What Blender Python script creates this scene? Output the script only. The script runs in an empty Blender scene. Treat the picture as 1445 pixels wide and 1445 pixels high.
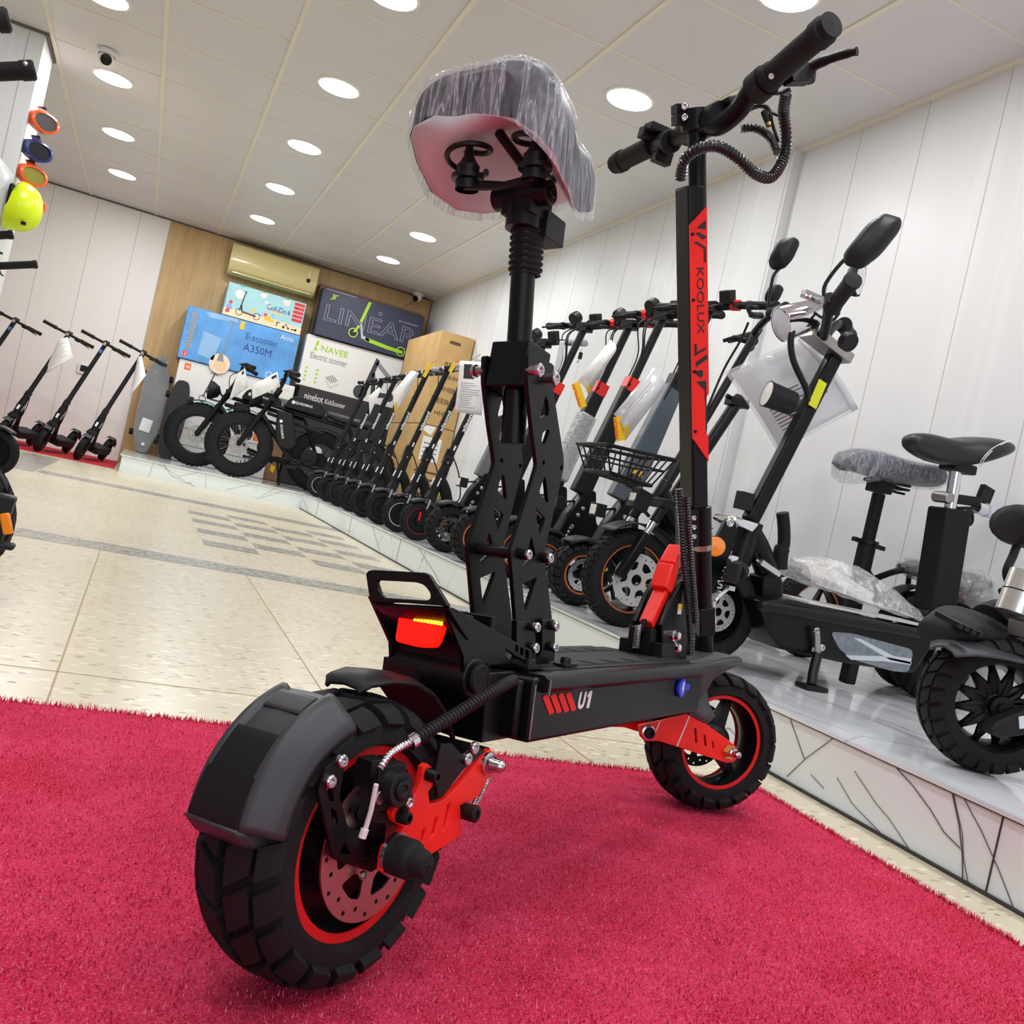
import bpy, bmesh, math, random
from mathutils import Vector, Matrix
from math import sin, cos, pi, radians, sqrt, atan2

# ------------------------------------------------------------------ camera
D = bpy.data; S = bpy.context.scene; COL = S.collection
YAW, PITCH, ROLL, FOC = 0.391226384, -0.00785934, 0.22332164, 1291.09566   # camera pose, focal length in pixels of 1445
CAM = Vector((0, 0, .456))
_F = Vector((sin(YAW)*cos(PITCH), cos(YAW)*cos(PITCH), sin(PITCH)))
_R0 = Vector((cos(YAW), -sin(YAW), 0)); _U0 = _R0.cross(_F)
_R = _R0*cos(ROLL)+_U0*sin(ROLL); _U = -_R0*sin(ROLL)+_U0*cos(ROLL)
cd = D.cameras.new('camera'); cam = D.objects.new('camera', cd); COL.objects.link(cam)
cd.sensor_width = 36; cd.lens = FOC/1445*36; cd.clip_start = .02; cd.clip_end = 60
cam.matrix_world = Matrix.Translation(CAM) @ Matrix((_R, _U, -_F)).transposed().to_4x4()
S.camera = cam
# ------------------------------------------------------------------ world, exposure
W = D.worlds.new('world'); S.world = W; W.use_nodes = True
W.node_tree.nodes['Background'].inputs[0].default_value = (.93, .96, 1, 1)
W.node_tree.nodes['Background'].inputs[1].default_value = .55
S.view_settings.view_transform = 'Standard'; S.view_settings.look = 'None'
S.view_settings.exposure = -0.74; S.view_settings.gamma = 1; S.view_settings.use_curve_mapping = False
LAMP_W = 17.0
CEIL = .456+2.02; TILE = .297*2.02
# daylight through the shop front behind the camera
ld = D.lights.new('shop_front_daylight', 'AREA'); ld.shape = 'RECTANGLE'; ld.size = 3.4; ld.size_y = 2.1; ld.energy = 60; ld.color = (.82, .92, 1)
lo = D.objects.new('shop_front_daylight', ld); COL.objects.link(lo)
lo.location = (-.4, -2.6, 1.3); lo.rotation_euler = (radians(90), 0, 0)
# rows of ceiling panels over the part of the shop behind the camera
for lx in (-.3, .29, .88):
    for ly in (-.25, .3, .85):
        l = D.lights.new('ceiling_panel_light', 'AREA'); l.shape = 'DISK'; l.size = .2; l.energy = LAMP_W*.8; l.color = (.985, .99, 1)
        o = D.objects.new('ceiling_panel_light', l); COL.objects.link(o); o.location = (lx*2.02, ly*2.02, CEIL-.02)

def ray(p):
    return _F + _R*((p[0]-722.5)/FOC) + _U*((722.5-p[1])/FOC)
def onX(p, X): d = ray(p); return CAM + d*(X/d.x)
def onY(p, Y): d = ray(p); return CAM + d*(Y/d.y)
def onZ(p, Z): d = ray(p); return CAM + d*((Z-CAM.z)/d.z)

# ------------------------------------------------------------------ materials
def lin(c):
    if isinstance(c, str):
        c = [int(c[i:i+2], 16)/255 for i in (0, 2, 4)]
    return tuple((x/12.92 if x <= .04045 else ((x+.055)/1.055)**2.4) for x in c)+(1,)
MATS = {}
def mat(name, col='808080', rough=.5, metal=0, spec=.5, emit=None, es=0, coat=0, alpha=1, trans=0, bump=None, var=None):
    """bump=(scale, strength, distance); var=(scale, amount) mottles the colour a little"""
    if name in MATS: return MATS[name]
    m = D.materials.new(name); m.use_nodes = True; nt = m.node_tree; b = nt.nodes['Principled BSDF']; I = b.inputs
    I['Base Color'].default_value = lin(col); I['Roughness'].default_value = rough; I['Metallic'].default_value = metal
    I['Specular IOR Level'].default_value = spec; I['Coat Weight'].default_value = coat; I['Coat Roughness'].default_value = .08
    I['Alpha'].default_value = alpha; I['Transmission Weight'].default_value = trans
    if emit: I['Emission Color'].default_value = lin(emit); I['Emission Strength'].default_value = es
    if bump or var:
        tc = nt.nodes.new('ShaderNodeTexCoord')
    if bump:
        n = nt.nodes.new('ShaderNodeTexNoise'); n.inputs['Scale'].default_value = bump[0]; n.inputs['Detail'].default_value = 4
        nt.links.new(tc.outputs['Object'], n.inputs['Vector'])
        u = nt.nodes.new('ShaderNodeBump'); u.inputs['Strength'].default_value = bump[1]; u.inputs['Distance'].default_value = bump[2]
        nt.links.new(n.outputs['Fac'], u.inputs['Height']); nt.links.new(u.outputs['Normal'], I['Normal'])
    if var:
        n = nt.nodes.new('ShaderNodeTexNoise'); n.inputs['Scale'].default_value = var[0]; n.inputs['Detail'].default_value = 5
        nt.links.new(tc.outputs['Object'], n.inputs['Vector'])
        r = nt.nodes.new('ShaderNodeValToRGB'); c = lin(col)
        r.color_ramp.elements[0].position = .3; r.color_ramp.elements[1].position = .7
        r.color_ramp.elements[0].color = tuple(x*(1-var[1]) for x in c[:3])+(1,); r.color_ramp.elements[1].color = tuple(min(1, x*(1+var[1])) for x in c[:3])+(1,)
        nt.links.new(n.outputs['Fac'], r.inputs['Fac']); nt.links.new(r.outputs['Color'], I['Base Color'])
    MATS[name] = m; return m
class Nodes:
    """small helper to write node trees"""
    def __init__(s, name, rough=.5, metal=0, spec=.5):
        s.m = D.materials.new(name); s.m.use_nodes = True; s.nt = s.m.node_tree; s.b = s.nt.nodes['Principled BSDF']
        s.b.inputs['Roughness'].default_value = rough; s.b.inputs['Metallic'].default_value = metal; s.b.inputs['Specular IOR Level'].default_value = spec
        s.tc = s.nt.nodes.new('ShaderNodeTexCoord'); MATS[name] = s.m
    def n(s, t, **kw):
        x = s.nt.nodes.new('ShaderNode'+t)
        for k, v in kw.items():
            if k.startswith('_'): setattr(x, k[1:], v)
            else: s.l(v, x.inputs[k.replace('__', ' ')])
        return x
    def l(s, v, inp):
        if hasattr(v, 'is_output'): s.nt.links.new(v, inp)
        else: inp.default_value = v
    def mapping(s, sc, rot=(0, 0, 0), out='Object', loc=(0, 0, 0)):
        return s.n('Mapping', Vector=s.tc.outputs[out], Scale=sc, Rotation=rot, Location=loc).outputs[0]
    def ramp(s, fac, stops, interp='LINEAR'):
        r = s.n('ValToRGB', Fac=fac); cr = r.color_ramp; cr.interpolation = interp
        while len(cr.elements) < len(stops): cr.elements.new(.5)
        for e, (p, c) in zip(cr.elements, stops):
            e.position = p; e.color = lin(c) if isinstance(c, str) else (c, c, c, 1)
        return r.outputs[0]
    def mix(s, f, a, b, mode='MIX'):
        x = s.nt.nodes.new('ShaderNodeMix'); x.data_type = 'RGBA'; x.blend_type = mode
        s.l(f, x.inputs[0]); s.l(lin(a) if isinstance(a, str) else a, x.inputs[6]); s.l(lin(b) if isinstance(b, str) else b, x.inputs[7])
        return x.outputs[2]
    def bump(s, h, st, dist):
        u = s.n('Bump', Height=h, Strength=st, Distance=dist); s.nt.links.new(u.outputs[0], s.b.inputs['Normal'])
    def col(s, c): s.l(c, s.b.inputs['Base Color'])

# ------------------------------------------------------------------ mesh building
def V(*a): return Vector(a)
class MB:
    def __init__(s): s.v = []; s.f = []; s.mi = []; s.ms = []; s.M = Matrix()
    def m(s, name):
        if name not in s.ms: s.ms.append(name)
        return s.ms.index(name)
    def add(s, vs, fs, m):
        o = len(s.v); k = s.m(m); s.v += [s.M @ Vector(p) for p in vs]
        for f in fs: s.f.append([i+o for i in f]); s.mi.append(k)
        return s
    def box(s, m, c, d, R=None):
        """c centre, d full sizes, R optional 3x3/4x4 rotation"""
        vs = [Vector((x*d[0]/2, y*d[1]/2, z*d[2]/2)) for x in (-1, 1) for y in (-1, 1) for z in (-1, 1)]
        if R is not None: vs = [R.to_3x3() @ p for p in vs]
        return s.add([p+Vector(c) for p in vs], [(0, 1, 3, 2), (4, 6, 7, 5), (0, 4, 5, 1), (2, 3, 7, 6), (0, 2, 6, 4), (1, 5, 7, 3)], m)
    def bar(s, m, a, b, w, h, up=(0, 0, 1), w2=None, h2=None):
        """bar of section w (side) x h (along up) from a to b"""
        a = Vector(a); b = Vector(b); t = (b-a).normalized(); u = Vector(up); sd = t.cross(u)
        if sd.length < 1e-6: sd = t.orthogonal()
        sd.normalize(); u = sd.cross(t); w2 = w2 or w; h2 = h2 or h
        vs = [p+sd*(i*ww/2)+u*(j*hh/2) for p, ww, hh in ((a, w, h), (b, w2, h2)) for i, j in ((-1, -1), (1, -1), (1, 1), (-1, 1))]
        return s.add(vs, [(3, 2, 1, 0), (4, 5, 6, 7), (0, 1, 5, 4), (1, 2, 6, 5), (2, 3, 7, 6), (3, 0, 4, 7)], m)
    def tube(s, m, pts, r, n=10, caps=True, closed=False):
        """tube through pts; r number or list"""
        P = [Vector(p) for p in pts]; N = len(P); rs = r if isinstance(r, (list, tuple)) else [r]*N
        vs = []; nrm = None
        for i, p in enumerate(P):
            if closed: t = P[(i+1) % N]-P[i-1]
            else: t = (P[min(i+1, N-1)]-P[max(i-1, 0)])
            if t.length < 1e-9: t = Vector((0, 0, 1))
            t.normalize()
            if nrm is None: nrm = t.orthogonal().normalized()
            nrm = (nrm - t*nrm.dot(t))
            if nrm.length < 1e-6: nrm = t.orthogonal()
            nrm.normalize(); b = t.cross(nrm)
            vs += [p+(nrm*cos(2*pi*k/n)+b*sin(2*pi*k/n))*rs[i] for k in range(n)]
        fs = []
        for i in range(N if closed else N-1):
            j = (i+1) % N
            for k in range(n): fs.append((i*n+k, i*n+(k+1) % n, j*n+(k+1) % n, j*n+k))
        if caps and not closed: fs += [tuple(range(n))[::-1], tuple(range((N-1)*n, N*n))]
        return s.add(vs, fs, m)
    def cyl(s, m, a, b, r, r2=None, n=16): return s.tube(m, [a, b], [r, r if r2 is None else r2], n)
    def lathe(s, m, o, ax, prof, n=32, caps=False):
        """prof [(radius, distance along axis)]"""
        o = Vector(o); ax = Vector(ax).normalized(); u = ax.orthogonal().normalized()
        if abs(ax.y) > .9: u = Vector((1, 0, 0))
        w = ax.cross(u); vs = []; fs = []
        for r, h in prof: vs += [o+ax*h+(u*cos(2*pi*k/n)+w*sin(2*pi*k/n))*r for k in range(n)]
        for i in range(len(prof)-1):
            for k in range(n): fs.append((i*n+k, i*n+(k+1) % n, (i+1)*n+(k+1) % n, (i+1)*n+k))
        if caps: fs += [tuple(range(n))[::-1], tuple(range((len(prof)-1)*n, len(prof)*n))]
        return s.add(vs, fs, m)
    def ball(s, m, c, r, n=12, sc=(1, 1, 1)):
        vs = []; fs = []
        for i in range(n+1):
            a = pi*i/n
            vs += [Vector(c)+Vector((r*sc[0]*sin(a)*cos(2*pi*k/(2*n)), r*sc[1]*sin(a)*sin(2*pi*k/(2*n)), r*sc[2]*cos(a))) for k in range(2*n)]
        for i in range(n):
            for k in range(2*n): fs.append((i*2*n+k, (i+1)*2*n+k, (i+1)*2*n+(k+1) % (2*n), i*2*n+(k+1) % (2*n)))
        return s.add(vs, fs, m)
    def prism(s, m, poly, o, u, v, th):
        """polygon in the plane (o,u,v), thickness th centred on the plane"""
        o, u, v = Vector(o), Vector(u), Vector(v); n = u.cross(v).normalized()
        k = len(poly); vs = [o+u*a+v*b+n*(t*th/2) for t in (-1, 1) for a, b in poly]
        fs = [tuple(range(k))[::-1], tuple(range(k, 2*k))]+[(i, (i+1) % k, k+(i+1) % k, k+i) for i in range(k)]
        return s.add(vs, fs, m)
    def plate(s, m, outer, holes, o, u, v, th, bev=0):
        """like prism, with holes"""
        vs, fs = curve_mesh([outer]+list(holes), th/2, bev)
        o, u, v = Vector(o), Vector(u), Vector(v); n = u.cross(v).normalized()
        return s.add([o+u*p[0]+v*p[1]+n*p[2] for p in vs], fs, m)
    def text(s, m, body, o, u, v, h=None, w=None, th=.0006, shear=0, outline=0, align='LEFT', bold=0):
        vs, fs = text_mesh(body, shear, outline, bold)
        x0 = min(p[0] for p in vs); x1 = max(p[0] for p in vs); y0 = min(p[1] for p in vs); y1 = max(p[1] for p in vs)
        sy = h/(y1-y0) if h else w/(x1-x0)
        sx = w/(x1-x0) if w else sy
        o, u, v = Vector(o), Vector(u).normalized(), Vector(v).normalized(); n = u.cross(v)
        off = {'LEFT': 0, 'CENTER': -.5, 'RIGHT': -1}[align]*(x1-x0)*sx
        return s.add([o+u*((p[0]-x0)*sx+off)+v*((p[1]-y0)*sy)+n*(th*(1 if p[2] > 0 else 0)) for p in vs], fs, m)
    def loft(s, m, rings, closed=True, caps=True):
        n = len(rings[0]); vs = [p for r in rings for p in r]; fs = []
        for i in range(len(rings)-1):
            for k in range(n if closed else n-1): fs.append((i*n+k, i*n+(k+1) % n, (i+1)*n+(k+1) % n, (i+1)*n+k))
        if caps and closed: fs += [tuple(range(n))[::-1], tuple(range((len(rings)-1)*n, len(rings)*n))]
        return s.add(vs, fs, m)
    def build(s, name, parent=None, smooth=40, bevel=0, seg=2, solid=0, sub=0):
        me = D.meshes.new(name); me.from_pydata(s.v, [], s.f)
        for x in s.ms: me.materials.append(MATS[x])
        me.polygons.foreach_set('material_index', s.mi)
        bm = bmesh.new(); bm.from_mesh(me); bmesh.ops.recalc_face_normals(bm, faces=bm.faces); bm.to_mesh(me); bm.free()
        me.polygons.foreach_set('use_smooth', [True]*len(me.polygons))
        if smooth < 180: me.set_sharp_from_angle(angle=radians(smooth))
        o = D.objects.new(name, me); COL.objects.link(o)
        if parent: o.parent = parent
        if solid: q = o.modifiers.new('solid', 'SOLIDIFY'); q.thickness = solid; q.offset = 0
        if sub: q = o.modifiers.new('sub', 'SUBSURF'); q.levels = q.render_levels = sub
        if bevel:
            q = o.modifiers.new('bevel', 'BEVEL'); q.width = bevel; q.segments = seg; q.limit_method = 'ANGLE'; q.angle_limit = radians(40); q.harden_normals = False
        return o
def _to_mesh(cu):
    o = D.objects.new('t', cu); COL.objects.link(o); dg = bpy.context.evaluated_depsgraph_get()
    me = D.meshes.new_from_object(o.evaluated_get(dg)); vs = [tuple(v.co) for v in me.vertices]; fs = [tuple(p.vertices) for p in me.polygons]
    D.objects.remove(o); D.meshes.remove(me); D.curves.remove(cu); return vs, fs
_TX = {}
def text_mesh(body, shear=0, outline=0, bold=0):
    k = (body, shear, outline, bold)
    if k not in _TX:
        cu = D.curves.new('t', 'FONT'); cu.body = body; cu.size = 1; cu.shear = shear; cu.resolution_u = 3
        if outline: cu.fill_mode = 'NONE'; cu.extrude = 0; cu.bevel_depth = outline; cu.bevel_resolution = 0
        else: cu.extrude = .01; cu.offset = bold
        _TX[k] = _to_mesh(cu)
    return _TX[k]
def curve_mesh(polys, ext, bev=0):
    cu = D.curves.new('t', 'CURVE'); cu.dimensions = '2D'; cu.fill_mode = 'BOTH'; cu.extrude = ext-bev; cu.bevel_depth = bev; cu.bevel_resolution = 1; cu.offset = -bev
    for P in polys:
        sp = cu.splines.new('POLY'); sp.points.add(len(P)-1); sp.use_cyclic_u = True
        for q, p in zip(sp.points, P): q.co = (p[0], p[1], 0, 1)
    return _to_mesh(cu)
def circ(cx, cy, r, n=16, a0=0): return [(cx+r*cos(a0+2*pi*k/n), cy+r*sin(a0+2*pi*k/n)) for k in range(n)]
def rrect(x0, y0, x1, y1, r, n=5):
    o = []
    for cx, cy, a in ((x1-r, y0+r, -pi/2), (x1-r, y1-r, 0), (x0+r, y1-r, pi/2), (x0+r, y0+r, pi)):
        o += [(cx+r*cos(a+pi/2*k/n), cy+r*sin(a+pi/2*k/n)) for k in range(n+1)]
    return o
def rpoly(P, r, n=4):
    """polygon with rounded corners"""
    o = []; N = len(P)
    for i in range(N):
        p = Vector(P[i]); a = Vector(P[i-1])-p; b = Vector(P[(i+1) % N])-p
        k = min(r, a.length*.45, b.length*.45); A = p+a.normalized()*k; B = p+b.normalized()*k
        for j in range(n+1):
            t = j/n; q = A*(1-t)**2+p*2*t*(1-t)+B*t*t; o.append((q.x, q.y))
    return o
def smooth_path(P, n=8):
    """Catmull-Rom through points"""
    P = [Vector(p) for p in P]; o = []
    for i in range(len(P)-1):
        p0 = P[max(i-1, 0)]; p1 = P[i]; p2 = P[i+1]; p3 = P[min(i+2, len(P)-1)]
        for k in range(n):
            t = k/n; o.append(.5*((2*p1)+(p2-p0)*t+(2*p0-5*p1+4*p2-p3)*t*t+(-p0+3*p1-3*p2+p3)*t**3))
    o.append(P[-1]); return o
def ribbed(P, r, pitch):
    """corrugated conduit: path and radii"""
    Q = smooth_path(P, 40); L = [0]
    for a, b in zip(Q, Q[1:]): L.append(L[-1]+(b-a).length)
    out = []; rs = []; k = int(L[-1]/pitch*4); j = 0
    for i in range(k+1):
        s = L[-1]*i/k
        while j < len(L)-2 and L[j+1] < s: j += 1
        t = (s-L[j])/max(1e-9, L[j+1]-L[j]); out.append(Q[j].lerp(Q[j+1], min(1, t)))
        rs.append(r*(1 if i % 4 in (0, 1) else .8))
    return out, rs
def empty(name, loc=(0, 0, 0), rz=0, M=None):
    o = D.objects.new(name, None); COL.objects.link(o); o.empty_display_size = .1
    if M is not None: o.matrix_world = M
    else: o.location = loc; o.rotation_euler = (0, 0, rz)
    return o
def tag(o, label, cat, group=None, kind=None):
    o['label'] = label; o['category'] = cat
    if group: o['group'] = group
    if kind: o['kind'] = kind
    return o
def structure(o): o['kind'] = 'structure'; return o
def dup(o, parent=None):
    c = o.copy(); COL.objects.link(c)
    if parent: c.parent = parent
    for ch in list(o.children): dup(ch, c)
    return c
def frame(o, x, y, z=None):
    """matrix with origin o and axes x, y (z = x cross y)"""
    x = Vector(x).normalized(); z = Vector(z).normalized() if z is not None else x.cross(Vector(y)).normalized(); y = z.cross(x)
    return Matrix.Translation(Vector(o)) @ Matrix((x, y, z)).transposed().to_4x4()

# ---- shared materials
mat('black_metal', '111214', .4, 0, .28); mat('black_matte', '131416', .6, spec=.25); mat('black_paint', '08090c', .36, spec=.24, coat=.03)
mat('rubber', '17181a', .75, spec=.3, bump=(140, .25, .001)); mat('rubber_grip', '17181b', .65, spec=.3, bump=(220, .4, .001)); mat('black_plastic', '16171a', .5, spec=.3)
mat('grey_plastic', '3b3d42', .5); mat('grey_paint', '6b6d73', .35); mat('slate_paint', '4d5963', .35)
mat('red_paint', 'f2231a', .35, spec=.4, coat=.1); mat('red_trim', 'e01c1e', .45, spec=.3); mat('orange_trim', 'd9763a', .35); mat('white_trim', 'd8d8d6', .4)
mat('steel', 'c9c9cc', .22, 1); mat('dull_steel', 'a6a39f', .38, 1); mat('brass', 'd8b878', .3, 1); mat('chrome', 'e4e4e8', .06, 1)
mat('white_paint', 'e6e5e2', .5); mat('white_letter', 'e9e9e9', .5); mat('paper', 'ecebe8', .6); mat('grey_ink', '8d8c8a', .7); mat('black_ink', '222222', .7)
mat('yellow_tag', 'f2c40f', .5); mat('orange_glow', 'f08a12', .25, coat=.4); mat('red_lens', 'c8121a', .2, coat=.5)
mat('cardboard', 'b98d57', .8, var=(6, .12)); mat('brown_board', '8a6a4d', .8, var=(4, .12))
# ================================================================== THE ROOM
# ---- floor: cream terrazzo with small flecks, grey inlaid strips
def terrazzo(name, base, flecks, dens):
    k = Nodes(name, .28, 0, .5)
    w = k.n('TexNoise', Vector=k.mapping((1, 1, 1)), Scale=1.3, Detail=4).outputs[0]
    c = k.mix(k.ramp(w, [(.3, 0), (.7, 1)]), base[0], base[1])
    for i, (col, sc, th, amt) in enumerate(flecks):
        # long flakes of stone lying along the room's width
        v = k.n('TexVoronoi', Vector=k.mapping((sc*.62, sc*1.35, sc), (0, 0, .25*i)), Scale=1.0, Randomness=1.0)
        pick = k.n('SeparateColor', Color=v.outputs['Color']).outputs[0]
        a = k.n('Math', _operation='LESS_THAN'); k.l(v.outputs['Distance'], a.inputs[0]); a.inputs[1].default_value = th
        b = k.n('Math', _operation='LESS_THAN'); k.l(pick, b.inputs[0]); b.inputs[1].default_value = dens*amt
        f = k.n('Math', _operation='MULTIPLY'); k.l(a.outputs[0], f.inputs[0]); k.l(b.outputs[0], f.inputs[1])
        c = k.mix(f.outputs[0], c, col)
    k.col(c)
terrazzo('terrazzo', ('d6ceb6', 'ccc2a8'), [('b9ac8c', 46, .34, 1.2), ('8f8368', 60, .24, .5), ('e6dec6', 50, .38, 1.1), ('6d6352', 38, .2, .22)], .28)
terrazzo('terrazzo_grey', ('a9a69c', '9b988f'), [('5c5c5c', 60, .42, 1.6), ('d0ccc0', 66, .36, 1.2), ('3f4043', 75, .3, .8)], .5)
mat('seam', 'a58f63', .5)
b = MB()
b.add([(-4, -3, 0), (4, -3, 0), (4, 10.2, 0), (-4, 10.2, 0)], [(0, 1, 2, 3)], 'terrazzo')
def inlay(x0, y0, x1, y1, m='terrazzo_grey', z=.0006): b.add([(x0, y0, z), (x1, y0, z), (x1, y1, z), (x0, y1, z)], [(0, 1, 2, 3)], m)
inlay(-4, 3.35, 1.41, 3.55); inlay(-.55, 6.36, 1.41, 6.64); inlay(-.84, 6.3, -.56, 8.3)
for x, off in ((.33, 0), (.575, .24), (.82, 0), (1.065, .24)):
    for y in (4.06, 4.54, 5.03, 5.5): inlay(x, y+off, x+.235, y+off+.2)
for x in (-.05, .435, .92): inlay(x-.002, -3, x+.002, 3.35, 'seam', .0004)
for y in (1.73, .4): inlay(-4, y-.0015, 1.41, y+.0015, 'seam', .0004)
structure(b.build('floor'))
# ---- ceiling: laminated tiles in a grid of cream tees
k = Nodes('ceiling_tile', .42, 0, .35); k.col(k.mix(k.ramp(k.n('TexNoise', Vector=k.mapping((1, 1, 1)), Scale=1.5).outputs[0], [(.3, 0), (.7, 1)]), 'dad8d7', 'e0dedd'))
mat('ceiling_tee', 'ece4d2', .5); mat('ceiling_gap', '6a645c', .8)
b = MB(); X0 = -.157*2.02; Y0 = 1.825*2.02; b.add([(-4, -3, CEIL+.012), (4, -3, CEIL+.012), (4, 10.2, CEIL+.012), (-4, 10.2, CEIL+.012)], [(0, 3, 2, 1)], 'ceiling_gap')
for i in range(-6, 8):
    for j in range(-11, 11):
        x0 = X0+i*TILE; y0 = Y0+j*TILE*.985
        b.add([(x0+.005, y0+.004, CEIL), (x0+TILE-.005, y0+.004, CEIL), (x0+TILE-.005, y0+TILE*.985-.004, CEIL), (x0+.005, y0+TILE*.985-.004, CEIL)], [(0, 3, 2, 1)], 'ceiling_tile')
for i in range(-6, 9): b.box('ceiling_tee', (X0+i*TILE, 3.6, CEIL), (.022, 13.2, .012))
for j in range(-11, 12): b.box('ceiling_tee', (0, Y0+j*TILE*.985, CEIL+.001), (8, .011, .008))
structure(b.build('ceiling'))
# ---- laminate wall panels with a faint grain
def laminate(name, a, bcol, stretch, amount=1.0, rough=.4):
    k = Nodes(name, rough, 0, .4)
    w = k.n('TexNoise', Vector=k.mapping((2.2, 2.2, .35)), Scale=1.6, Detail=2).outputs[0]
    wv = k.n('TexWave', Vector=k.mapping((1, 1, .07)), Scale=stretch, Distortion=9.0, Detail=3.0, Detail__Scale=.8)
    f = k.n('Math', _operation='MULTIPLY'); k.l(k.ramp(wv.outputs['Fac'], [(.55, 0), (.95, 1)]), f.inputs[0]); k.l(k.ramp(w, [(.45, 0), (.7, amount)]), f.inputs[1])
    k.col(k.mix(f.outputs[0], a, bcol))
laminate('white_laminate', 'dcdddd', 'e9eaea', 7, .5); laminate('white_laminate_back', 'f1ece7', 'e4ddd6', 10, .6); mat('panel_seam', 'b4b0ab', .6); mat('shadow_gap', '6b655f', .8)
k = Nodes('wood_laminate', .45)
w1 = k.n('TexNoise', Vector=k.mapping((5.5, 5.5, .5)), Scale=1.5, Detail=6, Roughness=.6).outputs[0]
w2 = k.n('TexNoise', Vector=k.mapping((30, 30, .8)), Scale=2, Detail=4).outputs[0]
k.col(k.mix(.3, k.ramp(w1, [(.25, 'b08b59'), (.45, 'd0ad76'), (.6, 'be9a66'), (.8, 'dcbd88')]), k.ramp(w2, [(.3, 'a5814f'), (.7, 'd8bb86')])))
b = MB(); b.box('white_laminate', (2.71, .3, 1.25), (.1, 7.06, 2.54)); b.box('white_laminate', (2.66, 7, 1.25), (.1, 6.4, 2.54))
b.box('white_laminate', (2.635, 3.825, 1.25), (.06, .012, 2.48))
for i in range(-3, 8): b.box('panel_seam', (2.6597, 2.23+.388*i, 1.25), (.001, .003, 2.5))
for i in range(13): b.box('panel_seam', (2.6097, 4.2+.388*i, 1.25), (.001, .003, 2.5))
b.box('shadow_gap', (2.658, 3.818, 1.25), (.004, .004, 2.5))
b.box('ceiling_tee', (2.645, .3, CEIL-.006), (.03, 7.06, .012)); b.box('ceiling_tee', (2.597, 7, CEIL-.006), (.03, 6.4, .012))
structure(b.build('wall_right'))
b = MB(); b.box('white_laminate_back', (-2.1, 10, 1.25), (3.86, .1, 2.54)); b.box('wood_laminate', (1.3, 10, 1.25), (2.94, .1, 2.54))
for i in range(8): b.box('panel_seam', (-.45-.39*i, 9.9497, 1.25), (.004, .001, 2.5))
b.box('panel_seam', (-.172, 9.949, 1.25), (.008, .004, 2.5)); b.box('shadow_gap', (0, 9.946, CEIL-.008), (5.4, .01, .016)); b.box('shadow_gap', (2.606, 9.94, 1.25), (.012, .02, 2.5))
structure(b.build('wall_back'))
b = MB(); b.box('white_laminate', (-2.48, 6.22, 1.25), (3.04, .42, 2.54)); b.box('white_trim', (-.957, 6.22, 1.25), (.012, .41, 2.5))
b.box('panel_seam', (-1.03, 6.009, 1.25), (.004, .002, 2.5)); b.box('shadow_gap', (-2.2, 6.005, CEIL-.008), (2.5, .012, .016)); b.box('shadow_gap', (-.945, 6.22, CEIL-.008), (.02, .44, .016))
structure(b.build('wall_left'))
# ---- raised display platform along the right wall and the back wall, faced with cracked marble-look tiles
def marble(name, base, vein, sc, wid, top=False):
    k = Nodes(name, .12 if top else .3, 0, .5)
    mp = k.mapping((1, 1, 1)); ns = k.n('TexNoise', Vector=mp, Scale=3.0, Detail=4, Roughness=.6)
    d = k.n('VectorMath', _operation='MULTIPLY_ADD'); k.l(ns.outputs['Color'], d.inputs[0]); d.inputs[1].default_value = (.12, .12, .12); k.l(mp, d.inputs[2])
    v = k.n('TexVoronoi', Vector=d.outputs[0], Scale=sc, _feature='DISTANCE_TO_EDGE')
    c = k.mix(k.ramp(v.outputs['Distance'], [(0, 1), (wid, 0)]), base, vein)
    if top:
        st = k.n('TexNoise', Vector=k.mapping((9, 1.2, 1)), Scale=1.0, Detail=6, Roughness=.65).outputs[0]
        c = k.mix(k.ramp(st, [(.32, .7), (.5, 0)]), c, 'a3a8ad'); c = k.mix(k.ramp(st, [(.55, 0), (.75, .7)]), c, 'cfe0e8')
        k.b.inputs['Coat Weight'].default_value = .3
    k.col(c)
marble('marble_face', 'e6eff1', '8b8784', 1.7, .004); marble('marble_top', 'e9eef2', 'b4b8bc', 1.2, .006, True); mat('tile_joint', '3a3836', .7); mat('vein', '55504c', .7)
PT = .144
b = MB()
b.box('marble_face', (2.03, 4.1, PT/2-.002), (1.24, 14.2, PT-.004)); b.box('marble_face', (.645, 9.13, PT/2-.002), (1.528, 1.63, PT-.004))
b.box('marble_top', (2.035, 4.1, PT-.004), (1.262, 14.2, .008)); b.box('marble_top', (.635, 9.125, PT-.004), (1.54, 1.65, .008))
b.box('tile_joint', (1.408, 4, .003), (.008, 8.6, .006)); b.box('tile_joint', (1.4095, 4, PT-.0095), (.003, 8.6, .003))
for y in (1.05, 2.35, 3.6, 4.9, 6.2, 7.5): b.box('tile_joint', (1.4095, y, PT/2), (.002, .003, PT-.01))
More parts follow.
